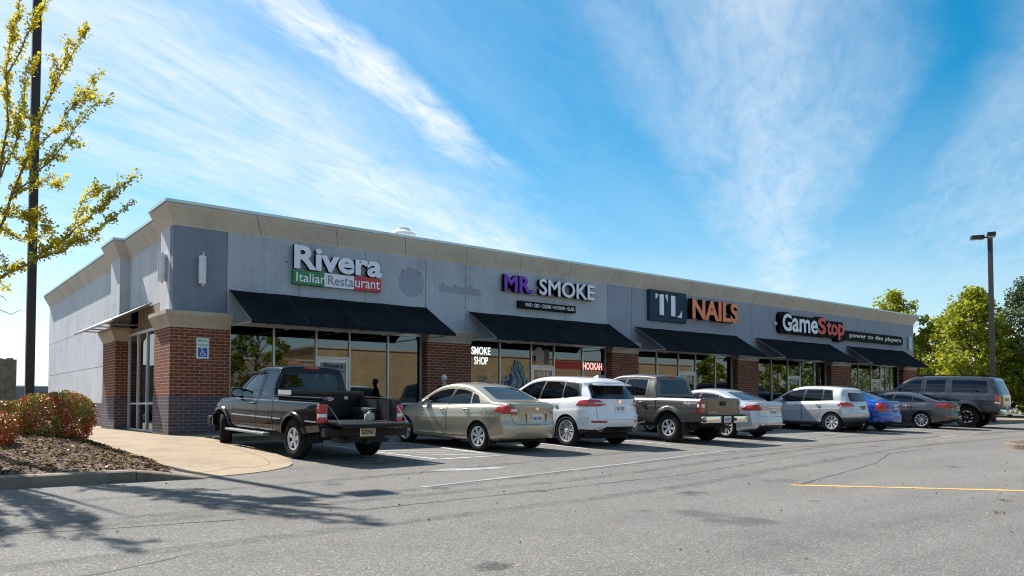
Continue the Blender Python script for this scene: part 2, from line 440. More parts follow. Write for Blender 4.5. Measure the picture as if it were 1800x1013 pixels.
ground_strip('lane_arrow', [(1.45, -10.25), (1.95, -10.42), (2.95, -10.5), (2.9, -10.28), (2.2, -10.16), (1.9, -10.05)], WHP2)
SL = [4.35, 7.35, 10.4, 13.55, 17.1, 20.3, 23.15, 25.9, 28.05, 31.15, 34.2]
marking('parking_lines', [((x, -8.0), (x-.1, -2.6), .10) for x in SL] + [((-.05+.42, -8.2), (.15, -3.5), .0001)], WHP)
marking('hatched_aisle', [((2.32, -6.3), (2.7, -8.6), .09), ((2.2, -3.0), (2.32, -6.3), .09), ((2.7, -8.6), (4.35, -8.5), .09)] +
        [((2.25+.03*i, -3.9-1.15*i), (4.3, -5.1-1.15*i), .08) for i in range(3)] + [((2.42, -7.0), (4.32, -7.6), .07), ((2.55, -7.6), (4.32, -8.2), .07)], WHP, .006)
def hc_mark():
    bm = NB(); cx, cy = 1.25, -8.2
    def ring(r, w, a0, a1, x, y, n=16):
        for i in range(n):
            t0, t1 = R(a0+(a1-a0)*i/n), R(a0+(a1-a0)*(i+1)/n)
            q = [(x+rr*math.cos(t), y+rr*math.sin(t)) for rr, t in ((r-w/2, t0), (r+w/2, t0), (r+w/2, t1), (r-w/2, t1))]
            bm.faces.new([bm.verts.new((a, b, gz(a, b)+.005)) for a, b in q])
    ring(.36, .09, 150, 390, cx, cy); ring(.05, .1, 0, 360, cx-.02, cy+.72)
    for p, q, w in (((cx-.02, cy+.58), (cx, cy+.12), .11), ((cx, cy+.12), (cx+.36, cy+.12), .09), ((cx+.36, cy+.14), (cx+.52, cy-.22), .09), ((cx, cy+.38), (cx+.3, cy+.38), .07)):
        bm.faces.new([bm.verts.new((a, b, gz(a, b)+.006)) for a, b in line_pts(p, q, w)])
    bm.normal_update()
    for f in bm.faces:
        if f.normal.z < 0: f.normal_flip()
    struct('wheelchair_marking', bm, WHP2)
hc_mark()
def film(name, col, alpha):
    m = bpy.data.materials.new(name); m.use_nodes = True; g = NT(m.node_tree); b = g.n['Principled BSDF']; b.inputs['Base Color'].default_value = col+(1,); b.inputs['Roughness'].default_value = .7; b.inputs['Specular IOR Level'].default_value = .2
    tc = g.new('ShaderNodeTexCoord').outputs['Object']; n = g.ramp(g.noise(tc, 3.0, 6, .7), [(.35, 0.0), (.65, alpha)]); g.l.new(n, b.inputs['Alpha']); return m
def stains():
    rr = random.Random(9); bm = NB()
    for i in range(36):
        if i < 26: x = rr.choice((1.2, 5.6, 8.7, 12.1, 15.2, 18.6, 22.2, 24.4, 29.5))+rr.gauss(0, .5); y = rr.uniform(-9.2, -7.6)
        else: x = rr.uniform(-3, 14); y = rr.uniform(-17, -10)
        r = rr.uniform(.05, .28); n = 14
        bm.faces.new([bm.verts.new((x+r*k*math.cos(6.283*j/n), y+r*k*.8*math.sin(6.283*j/n), gz(x, y+r*k*.8*math.sin(6.283*j/n))+.0022)) for j, k in ((j, rr.uniform(.7, 1.15)) for j in range(n))])
    struct('oil_stains', bm, film('oil_film', (.03, .029, .028), .42))
    bm = NB()
    def arc(pts, w):
        f = pchip([(p[0], p[1]) for p in pts]); x0, x1 = pts[0][0], pts[-1][0]; n = 40; prev = None
        for off in (-.78, .78):
            prev = None
            for i in range(n+1):
                x = x0+(x1-x0)*i/n; y = f(x)+off; a = bm.verts.new((x, y-w/2, gz(x, y-w/2)+.0016)); b = bm.verts.new((x, y+w/2, gz(x, y+w/2)+.0016))
                if prev: bm.faces.new((prev[0], a, b, prev[1]))
                prev = (a, b)
    arc([(-7, -11.9), (0, -11.3), (6, -10.2), (12, -9.4), (22, -8.9), (40, -8.6)], .24)
    arc([(-6, -13.6), (2, -13.2), (9, -12.0), (18, -10.6), (36, -9.9)], .26)
    struct('tyre_marks', bm, film('tyre_film', (.040, .038, .036), .26))
stains()
CRK = mat('tar_seam', (.035, .033, .032), .9)
def seam(name, pts, w):
    bm = NB(); P = []
    for (a, b) in zip(pts, pts[1:]):
        n = max(2, int((Vector(b)-Vector(a)).length/.25))
        P += [(a[0]+(b[0]-a[0])*i/n+random.uniform(-.02, .02), a[1]+(b[1]-a[1])*i/n+random.uniform(-.02, .02)) for i in range(n)]
    P.append(pts[-1]); L = []
    for i, p in enumerate(P):
        d = (Vector(P[min(i+1, len(P)-1)])-Vector(P[max(i-1, 0)])).normalized(); ww = w*random.uniform(.15, 1.0)
        n = Vector((-d.y, d.x))*ww
        L.append([bm.verts.new((p[0]+s*n.x, p[1]+s*n.y, gz(p[0], p[1])+.003)) for s in (-1, 1)])
    for A, B in zip(L, L[1:]): bm.faces.new((A[0], B[0], B[1], A[1]))
    bm.normal_update()
    for f in bm.faces:
        if f.normal.z < 0: f.normal_flip()
    struct(name, bm, CRK)
seam('pavement_seam', [(-7, -12.9), (-4.83, -12.82), (-1.96, -13.28), (.6, -13.1), (5.01, -12.77), (10.5, -11.6), (17.0, -10.6)], .016)
seam('pavement_crack', [(5.6, -14.62), (8.2, -14.0), (10.6, -13.4), (13.5, -12.3), (16.5, -12.0)], .022)
seam('hairline_crack', [(-5.5, -14.6), (-4.5, -14.9), (-3.4, -14.4)], .008)

# kerbs, walks
def sidewalk():
    bm = NB(); zt = .15
    # front walk along the shops: slabs with joints
    x = 0.22
    while x < 46:
        w = min(3.0, 46-x); box(bm, x+.006, x+w-.006, -1.86, .1, .02, zt-.004*((-1.8+2)/2)); x += w
    struct('sidewalk', bm, CONC)
    bm = NB(); x = .2
    while x < 46:
        box(bm, x+.005, x+3.0-.005, -2.0, -1.862, -.03, zt+.003, bev=.018); x += 3.0
    struct('kerb', bm, KERBM, 40)
sidewalk()
def apron():
    """broad concrete ramp at the corner, falling to the lot, with a flush border"""
    bm = NB()
    def edge_r(y):      # right edge in x as a function of y
        f = pchip([(-9.45, -2.2), (-9.2, -1.25), (-8.75, -.55), (-8.2, -.12), (-7.4, .1), (-6.3, .16), (-3.7, .2), (-1.9, .215), (0, .215)])
        return f(y)
    def zz(x, y):
        lim = gz(x, y)+.012
        t = min(1, max(0, (y+8.4)/6.6)); return max(lim, lim*(1-t)+.149*t)
    ys = [-9.45, -9.35, -9.2, -9.0, -8.75, -8.5, -8.2, -7.8, -7.4, -6.9, -6.3, -5.6, -4.9, -4.2, -3.7, -3, -2.4, -1.9, -1.3, -.7, 0.35]
    def row(off, y): return edge_r(y)-off
    G = []
    for y in ys:
        r = edge_r(y) if y <= 0 else .215
        xs = [-2.32+(r+2.32)*k/8 for k in range(9)]
        G.append([bm.verts.new((x, y, zz(x, y))) for x in xs])
    for A, B in zip(G, G[1:]):
        for k in range(8): bm.faces.new((A[k], A[k+1], B[k+1], B[k]))
    # skirt
    for A, B in zip(G, G[1:]):
        lo = [bm.verts.new(v.co-Vector((0, 0, .2))) for v in (A[-1], B[-1])]
        bm.faces.new((A[-1], lo[0], lo[1], B[-1]))
    for k in range(8):
        lo = [bm.verts.new(v.co-Vector((0, 0, .2))) for v in (G[0][k], G[0][k+1])]
        bm.faces.new((G[0][k], lo[0], lo[1], G[0][k+1]))
    struct('concrete_apron', bm, CONC, 30)
    bm = NB(); box(bm, -2.32, .26, .36, 24, -.1, .1495); struct('side_walk', bm, CONC)
    # scored joints across the apron and the border joint
    bm = NB()
    def strip(P, w):
        for a, b in zip(P, P[1:]):
            bm.faces.new([bm.verts.new((x, y, zz(x, y)+.004)) for x, y in line_pts(a, b, w)])
    for y in (-2.0, -4.3, -6.5): strip([(-2.3+i*.25, y) for i in range(10)] + [(edge_r(y)-.02, y)], .014)
    P = [(edge_r(y)-.42-(.25 if y < -8.3 else 0), y+ (.42 if y < -8.6 else 0)) for y in (-9.2, -9.0, -8.75, -8.5, -8.2, -7.8, -7.4, -6.9, -6.3, -5.0, -3.7)]
    strip(P, .016)
    bm.normal_update()
    for f in bm.faces:
        if f.normal.z < 0: f.normal_flip()
    struct('apron_joints', bm, mat('dark_joint', (.16, .13, .10), .95))  # joint strips laid on the slab, darker than the concrete
apron()
def bed_z(x, y):
    h = .30*(1-math.exp(-max(0, y+9.1)/1.6))*(1-math.exp(-max(0, -2.33-x)/.9))
    return gz(x, min(y, -2))+.10+h + .03*math.sin(3.1*x+1.3*y)*math.sin(2.3*y)*min(1, max(0, (y+9.1)/1))
def planting_bed():
    bm = NB(); xs = [-2.33-.22*i for i in range(0, 46)]; ys = [-9.05+.22*i for i in range(0, 60)]
    G = [[bm.verts.new((x, y, bed_z(x, y)+random.uniform(-.012, .012))) for x in xs] for y in ys]
    for a in range(len(ys)-1):
        for b in range(len(xs)-1): bm.faces.new((G[a][b+1], G[a][b], G[a+1][b], G[a+1][b+1]))
    bm.normal_update()
    for f in bm.faces:
        if f.normal.z < 0: f.normal_flip()
    m = mat('mulch_soil', (.12, .072, .046), .95, var=.45, vscale=9, bump=1.0, bscale=22)
    struct('planting_bed', bm, m, True)
    bm = NB(); rr = random.Random(5)
    for i in range(9000):
        x = -2.36-rr.random()**1.3*3.6; y = -9.0+rr.random()*7.5
        c = Vector((x, y, bed_z(x, y)+rr.uniform(0, .02))); a = rr.uniform(0, 6.28); l = rr.uniform(.02, .06); w = rr.uniform(.006, .016)
        d = Vector((math.cos(a), math.sin(a), rr.uniform(-.35, .5))); s = d.cross(Vector((rr.uniform(-.4, .4), rr.uniform(-.4, .4), 1))).normalized()*w; d = d.normalized()*l
        f = bm.faces.new([bm.verts.new(c+d*i2+s*j2) for i2, j2 in ((-1, -1), (1, -1), (1, 1), (-1, 1))])
    struct('bark_mulch', bm, leaf_mat('mulch_chips', (.125, .07, .042), (.05, .03, .02), (.20, .135, .09), 0.02, .02), kind='stuff')
    # ginkgo leaves and weeds fallen over the mulch
    bm = NB()
    for i in range(420):
        x = -2.36-rr.random()**1.2*3.4; y = -9.0+rr.random()**1.3*6
        c = Vector((x, y, bed_z(x, y)+.02)); a = rr.uniform(0, 6.28)
        d = Vector((math.cos(a), math.sin(a), rr.uniform(-.3, .6))).normalized()*.028; s = d.cross(Vector((0, .2, 1))).normalized()*.022
        bm.faces.new([bm.verts.new(c+v) for v in (-d, s, d, -s)])
    for k in range(26):
        x0 = -2.45-rr.random()*2.6; y0 = -8.8+rr.random()*2.6
        for i in range(rr.randint(6, 22)):
            a = rr.uniform(0, 6.28); b = Vector((x0+rr.gauss(0, .05), y0+rr.gauss(0, .05), bed_z(x0, y0)))
            t = b+Vector((math.cos(a)*.05, math.sin(a)*.05, rr.uniform(.03, .10))); s = Vector((-math.sin(a), math.cos(a), 0))*.008
            bm.faces.new([bm.verts.new(v) for v in (b-s, b+s, t)])
    struct('weeds', bm, leaf_mat('weed_green', (.26, .24, .05), (.15, .17, .035), (.42, .32, .06), .3), kind='stuff')
    # kerb round the bed
    bm = NB(); P = [(-14, -9.3), (-9, -9.25), (-6, -9.22), (-4.2, -9.2), (-3.2, -9.22), (-2.95, -9.24)]
    def kerb_run(P, h0, h1):
        prof = [(-.13, -.2), (-.135, -.02), (-.105, .0), (.10, .0), (.13, -.02), (.135, -.2)]
        rows = []
        for i, p in enumerate(P):
            d = (Vector(P[min(i+1, len(P)-1)])-Vector(P[max(i-1, 0)])).normalized(); n = Vector((-d.y, d.x)); t = i/(len(P)-1); hh = h0+(h1-h0)*t
            rows.append([bm.verts.new((p[0]-n.x*a, p[1]-n.y*a, gz(p[0], p[1])+hh+(b if b > -.1 else -hh-.1))) for a, b in prof])
        for A, B in zip(rows, rows[1:]):
            for k in range(len(prof)-1): bm.faces.new((A[k], B[k], B[k+1], A[k+1]))
        bm.faces.new(rows[0]); bm.faces.new(rows[-1][::-1])
    kerb_run(P, .155, .155); kerb_run([(-2.94, -9.24), (-2.6, -9.27), (-2.3, -9.33), (-2.0, -9.41)], .15, .02)
    kerb_run([(-2.335, -9.0), (-2.335, -6), (-2.335, -2), (-2.335, 3), (-2.335, 12)], .04, .04)
    fixn(bm); struct('bed_kerb', bm, KERBM, 40)
planting_bed()
def island():
    bm = NB(); pts = []
    for i in range(13):
        a = R(90+180*i/12); pts.append((19.25+.72*math.cos(a), -13.6+.72*math.sin(a)))
    pts = pts+[(23, -14.6), (23, -12.6)]
    n = len(pts); c = Vector((21.5, -13.6))
    lo = [bm.verts.new((x, y, gz(x, y)-.1)) for x, y in pts]; up = [bm.verts.new((x, y, gz(x, y)+.13)) for x, y in pts]
    def sh(x, y, k): d = (c-Vector((x, y))).normalized()*k; return x+d.x, y+d.y
    t1 = [bm.verts.new((*sh(x, y, .035), gz(x, y)+.155)) for x, y in pts]; t2 = [bm.verts.new((*sh(x, y, .2), gz(x, y)+.155)) for x, y in pts]
    for A, B in ((lo, up), (up, t1), (t1, t2)):
        for k in range(n): bm.faces.new((A[k], A[(k+1) % n], B[(k+1) % n], B[k]))
    fixn(bm); struct('island_kerb', bm, KERBM, 40)
    bm = NB(); bm.faces.new([bm.verts.new((*sh(x, y, .19), gz(x, y)+.16)) for x, y in pts]); fixn(bm)
    for f in bm.faces:
        if f.normal.z < 0: f.normal_flip()
    struct('island_bed', bm, MATS['mulch_soil'])
island()
def far_ground():
    bm = NB(); box(bm, 48, 120, -12, 24, -.1, .06); struct('far_lawn', bm, mat('dry_lawn', (.10, .13, .035), .95, var=.5, vscale=2.5, bump=.8, bscale=20))
    bm = NB(); box(bm, 44.0, 47.99, -12, 20, -.1, .075); struct('far_walk', bm, CONC)
far_ground()

# ------------------------------------------------------------------ the shop building
BX = [(1.45, 7.75), (9.5, 16.25), (17.78, 24.45), (26.08, 32.58), (34.58, 40.6)]       # the five window bays
COLX = [(-.1, 1.45), (7.75, 9.5), (16.25, 17.78), (24.45, 26.08), (32.58, 34.58), (40.6, 42.3)]
XE, YE = 42.4, 22.6
bld = thing('shop_building', 'long grey single storey row of shops with brick columns and tan flared cornice', 'building', (0, 0, 0))
def bpart(name, bm, m, smooth=False): return link(name, bm, m, bld, smooth)
def build_walls():
    # dark backing core behind panel joints
    bm = NB(); box(bm, .12, XE-.1, .32, .5, 3.2, 6.0); box(bm, .62, .8, .5, YE-.1, .2, 6.0); box(bm, .14, .8, .32, 1.15, 3.0, 6.0); box(bm, .14, .62, 6.15, 7.35, 3.0, 6.0)
    box(bm, XE-.3, XE-.12, .5, YE-.1, .2, 6); box(bm, .8, XE-.3, YE-.3, YE-.1, .2, 6)
    bpart('wall_core', bm, DARK)
    g = .008
    J = [0, 1.41, 3.49, 5.63, 7.82, 9.4, 11.66, 13.97, 16.24, 17.61, 19.97, 22.4, 24.49, 25.87, 27.95, 30.23, 32.8, 34.5, 36.6, 38.7, 40.9, XE]
    light, dark, mid = NB(), NB(), NB()
    for a, b in zip(J, J[1:]):
        tgt = dark if a < 1 else (light if a < 16 else mid)
        if 16 < a < 17: tgt = mid
        z0 = 3.21 if any(x0-.3 < (a+b)/2 < x1+.3 for x0, x1 in BX) else 3.36
        box(tgt, a+(g if a > 0 else 0), b-(g if b < XE else 0), 0, .3, z0, 5.72)
    bpart('wall', light, WALL_L); bpart('wall', dark, WALL_D); bpart('wall', mid, WALL_M)
    # side wall: corner pier, recess, second pier, long rear run
    bm = NB()
    box(bm, 0, .6, .302, 1.2, 3.36, 5.72)
    for a, b in ((1.2, 2.1), (2.1, 3.55), (3.55, 4.9), (4.9, 6.1)): box(bm, .3, .6, a+g, b-g, 3.36 if b > 6 else 3.9, 5.72)
    box(bm, 0, .6, 6.1, 7.4, 3.32, 5.72)
    yj = [7.4, 10.93, 14.16, 17.44, 20.8, YE]
    for a, b in zip(yj, yj[1:]):
        for z0, z1 in ((1.0, 2.34), (2.34, 3.86), (3.86, 5.72)):
            box(bm, .3, .6, a+(g if a > 7.4 else 0), b-(g if b < YE else 0), z0+(g if z0 > 1 else 0), z1-(g if z1 < 5 else 0))
    bpart('side_wall', bm, WALL_S)
    bm = NB(); box(bm, XE-.3, XE, .31, YE, .1, 5.72); box(bm, .61, XE-.31, YE-.3, YE, .1, 5.72); bpart('rear_wall', bm, WALL_M)
    bm = NB(); box(bm, .3, .58, 1.36, 5.84, 3.22, 3.885); bpart('lintel_panel', bm, mat('taupe_panel', (.30, .225, .175), .85, var=.15))
    # brick
    for q, q2 in (((-.1, 1.45, -.2, 1.35), (-.115, 1.465, -.215, 1.365)), ((-.15, .62, 5.85, 7.7), (-.165, .62, 5.835, 7.715))):
        cb = NB(); box(cb, *q, 1.17, 2.97); bpart('brick_column', cb, BRICK); cb = NB(); box(cb, *q2, .1, 1.168); bpart('brick_base', cb, BRICKD)
    cb = NB(); box(cb, .285, .6, 7.716, YE+.01, .1, .992); bpart('brick_plinth', cb, BRICKD)
    for x0, x1 in COLX[1:]:
        cb = NB(); box(cb, x0, x1, -.2, .32, 1.17, 2.97); bpart('brick_column', cb, BRICK)
        cb = NB(); box(cb, x0-.015, x1+.015, -.215, .32, .1, 1.168); bpart('brick_base', cb, BRICKD)
    for x0, x1 in BX: cb = NB(); box(cb, x0+.016, x1-.016, .03, .32, .1, .94); bpart('brick_plinth', cb, BRICKD)
    # flared caps
    def cap(x0, x1, y0, y1, fl, name='column_cap'):
        bm = NB(); l, r, f, k = fl
        P = [(0, 2.972), (0, 3.02), (1, 3.30), (1, 3.40)]; rings = []
        for t, z in P:
            rings.append([bm.verts.new(v) for v in ((x0-l*t, y0-f*t, z), (x1+r*t, y0-f*t, z), (x1+r*t, y1+k*t, z), (x0-l*t, y1+k*t, z))])
        for A, B in zip(rings, rings[1:]):
            for q in range(4): bm.faces.new((A[q], A[(q+1) % 4], B[(q+1) % 4], B[q]))
        bm.faces.new(rings[0][::-1]); bm.faces.new(rings[-1]); bpart(name, bm, CAPM)
    cap(-.12, 1.455, -.22, 1.355, (.14, .0, .14, .0)); cap(-.17, .6, 5.83, 7.71, (.14, 0, .14, 0))
    for x0, x1 in COLX[1:]: cap(x0+.002, x1-.002, -.22, .3, (0, 0, .14, 0))
    # roof slab
    bm = NB(); box(bm, .35, XE-.15, .1, YE-.15, 5.55, 5.9); bpart('roof', bm, mat('roof_membrane', (.5, .5, .5), .8))
build_walls()
def sweep(path, prof, closed=True):
    """offset path (plan polyline, outward on the left) swept with profile (offset, z); returns rows of points"""
    n = len(path); out = []
    for i, p in enumerate(path):
        p = Vector(p); a = Vector(path[i-1]) if i > 0 else None; b = Vector(path[i+1]) if i < n-1 else None
        ds = []
        if a is not None: ds.append((p-a).normalized())
        if b is not None: ds.append((b-p).normalized())
        ns = [Vector((-d.y, d.x)) for d in ds]
        if len(ns) == 1: m = ns[0]
        else:
            m = (ns[0]+ns[1]); m = m/max(1e-6, m.dot(ns[0]))
        out.append([(p.x-m.x*d, p.y-m.y*d, z) for d, z in prof])
    return out
def cornice():
    path = [(.3, YE), (.3, 7.4), (0, 7.4), (0, 6.1), (.3, 6.1), (.3, 1.2), (0, 1.2), (0, 0), (XE, 0), (XE, YE)]
    def interp(A, B, t): return [tuple(a[k]+(b[k]-a[k])*t for k in range(3)) for a, b in zip(A, B)]
    prof = [(-.05, 5.70), (.0, 5.69), (.012, 5.735), (.245, 6.16), (.25, 6.235), (-.05, 6.236)]
    rows = sweep(path, prof); bm = NB()
    for A, B in zip(rows, rows[1:]):
        L = (Vector(A[1])-Vector(B[1])).length; k = max(1, round(L/2.33))
        for i in range(k):
            g = .007/L
            r0 = interp(A, B, i/k+(g if i > 0 else 0)); r1 = interp(A, B, (i+1)/k-(g if i < k-1 else 0))
            va = [bm.verts.new(p) for p in r0]; vb = [bm.verts.new(p) for p in r1]
            for j in range(len(prof)): bm.faces.new((va[j], va[(j+1) % len(prof)], vb[(j+1) % len(prof)], vb[j]))
    fixn(bm); bpart('cornice', bm, CORN)
    for nm, pr, m in (('cornice_core', [(-.1, 5.72), (.0, 5.75), (.225, 6.16), (.225, 6.2), (-.1, 6.2)], DARK), ('coping', [(-.2, 6.238), (.27, 6.238), (.285, 6.225), (.285, 6.305), (-.2, 6.32)], COPING)):
        rows = sweep(path, pr); bm = NB(); V = [[bm.verts.new(p) for p in r] for r in rows]
        for A, B in zip(V, V[1:]):
            for j in range(len(pr)): bm.faces.new((A[j], A[(j+1) % len(pr)], B[(j+1) % len(pr)], B[j]))
        bm.faces.new(V[0]); bm.faces.new(V[-1]); fixn(bm); bpart(nm, bm, m)
    bm = NB(); rows = sweep(path, [(-.22, 5.9), (-.22, 6.2)]); V = [[bm.verts.new(p) for p in r] for r in rows]
    for A, B in zip(V, V[1:]): bm.faces.new((A[0], A[1], B[1], B[0]))
    bpart('parapet', bm, WALL_M)
cornice()
WINGLASS = glassy('shop_glass', (.5, .55, .6), 2.05, .30)
LET_W = mat('white_vinyl', (.78, .77, .76), .6)
LET_R = mat('red_vinyl', (.55, .02, .02), .6)
MULL = {0: (1.5, 2.78, 4.07, 5.15, 6.48, 7.72), 1: (9.55, 10.94, 12.37, 13.48, 14.93, 16.2), 2: (17.83, 19.2, 20.6, 21.75, 23.15, 24.4),
        3: (26.13, 27.55, 28.95, 30.05, 31.4, 32.53), 4: (34.63, 35.9, 37.3, 38.38, 39.6, 40.55)}
PANE = {}
def storefronts():
    for k, xs in MULL.items():
        # steel-framed bay: window > frame, panes and the door as sub-parts
        fb = NB(); x0, x1 = xs[0], xs[-1]; w = .05; yf, yb = .05, .15
        box(fb, x0, x1, yf-.006, yb, 3.13, 3.21); box(fb, x0, xs[2], yf-.003, yb, .94, 1.0); box(fb, xs[3], x1, yf-.003, yb, .94, 1.0)
        for i, x in enumerate(xs):
            zb = .15 if i in (2, 3) else .98
            a, b = (x, x+w) if i == 0 else ((x-w, x) if i == 5 else (x-w/2, x+w/2))
            box(fb, a, b, yf, yb+.003, zb, 3.14)
        box(fb, xs[2]+w/2, xs[3]-w/2, yf+.004, yb-.004, 2.31, 2.37)
        fr = bpart('window', fb, ALU); PANE[k] = [fr]
        for i in range(5):
            pb = NB(); a, b = xs[i]+w/2, xs[i+1]-w/2; zb = 2.36 if i == 2 else .99
            box(pb, a-.01, b+.01, .095, .105, zb-.01, 3.14); link('pane', pb, WINGLASS, fr)
        db = NB(); a, b = xs[2]+w/2+.008, xs[3]-w/2-.008
        box(db, a, a+.09, .06, .12, .165, 2.305); box(db, b-.09, b, .06, .12, .165, 2.305); box(db, a+.09, b-.09, .063, .117, 2.2, 2.302); box(db, a+.09, b-.09, .063, .117, .167, .40)
        d = link('door', db, ALU, bld)
        pb = NB(); box(pb, a+.085, b-.085, .087, .093, .39, 2.21); link('door_pane', pb, WINGLASS, d)
        hb = NB(); tube(hb, [(b-.13, .02, .95), (b-.13, .02, 1.35)], .012); bar(hb, (b-.13, .02, .98), (b-.13, .063, .98), .014); bar(hb, (b-.13, .02, 1.32), (b-.13, .063, 1.32), .014); link('handle', hb, CHROME, d)
        PANE[k].append(d)
        # shallow dark interior with a back wall, floor and ceiling behind the glass
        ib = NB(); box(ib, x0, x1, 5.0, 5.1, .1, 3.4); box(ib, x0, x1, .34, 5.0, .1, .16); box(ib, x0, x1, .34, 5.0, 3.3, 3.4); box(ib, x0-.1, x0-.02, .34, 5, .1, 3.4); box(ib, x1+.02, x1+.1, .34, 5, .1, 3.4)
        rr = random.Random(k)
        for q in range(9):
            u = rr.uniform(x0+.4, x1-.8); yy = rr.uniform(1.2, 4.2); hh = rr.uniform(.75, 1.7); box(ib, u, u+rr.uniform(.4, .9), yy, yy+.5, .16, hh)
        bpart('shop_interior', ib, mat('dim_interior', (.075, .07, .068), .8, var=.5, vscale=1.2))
    # side entrance
    fb = NB(); w = .05
    for y in (1.40, 2.55, 3.51, 4.61, 5.80): box(fb, .22, .32, y-w/2, y+w/2, .15, 3.2)
    box(fb, .217, .323, 1.38, 5.82, 3.12, 3.2); box(fb, .217, .323, 1.38, 5.82, .95, 1.0); box(fb, .217, .323, 1.38, 5.82, .15, .2)
    fr = bpart('window', fb, ALU)
    for y0, y1 in ((1.42, 2.53), (2.57, 3.49), (3.53, 4.59), (4.63, 5.78)):
        for z0, z1 in ((.19, .96), (.99, 3.13)):
            pb = NB(); box(pb, .265, .275, y0, y1, z0, z1); link('pane', pb, WINGLASS, fr)
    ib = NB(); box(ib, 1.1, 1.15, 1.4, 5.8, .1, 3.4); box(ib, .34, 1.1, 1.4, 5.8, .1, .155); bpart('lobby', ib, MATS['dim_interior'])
storefronts()
def lettering(s, k, x0, x1, z0, z1, m, y=.084, bold=.02, par=0, name='lettering'):
    bm = text_bm(s, x0, x1, z0, z1, .003, bold, y); return link(name, bm, m, PANE[k][par])
LITW = mat('lit_white_letter', (.8, .8, .78), .5, emit=(1, .97, .93, .55))
lettering('SMOKE', 1, 9.72, 10.53, 2.66, 2.93, LITW); lettering('SHOP', 1, 9.84, 10.42, 2.32, 2.59, LITW)
lettering('HOOKAH', 1, 14.98, 16.0, 2.28, 2.56, mat('neon_pink_white', (.9, .5, .45), .5, emit=(1, .55, .5, .6)))
lettering('Rivera', 0, 4.32, 4.95, 2.03, 2.19, mat('grey_vinyl', (.06, .05, .055), .6), y=.052, par=1)
lettering('Restaurant', 0, 4.66, 4.96, 1.93, 1.985, LET_R, y=.052, par=1)
for k, z in ((2, 1.93), (3, 1.95), (4, 1.95)):
    a = MULL[k][2]+.22; b = MULL[k][3]-.22
    lettering({2: '4538', 3: '4530', 4: '4530'}[k], k, a, b, 1.94, 2.17, LET_W, y=.08, par=1)
lettering('4534', 1, 12.62, 13.2, 1.98, 2.16, LET_W, y=.08, par=1)
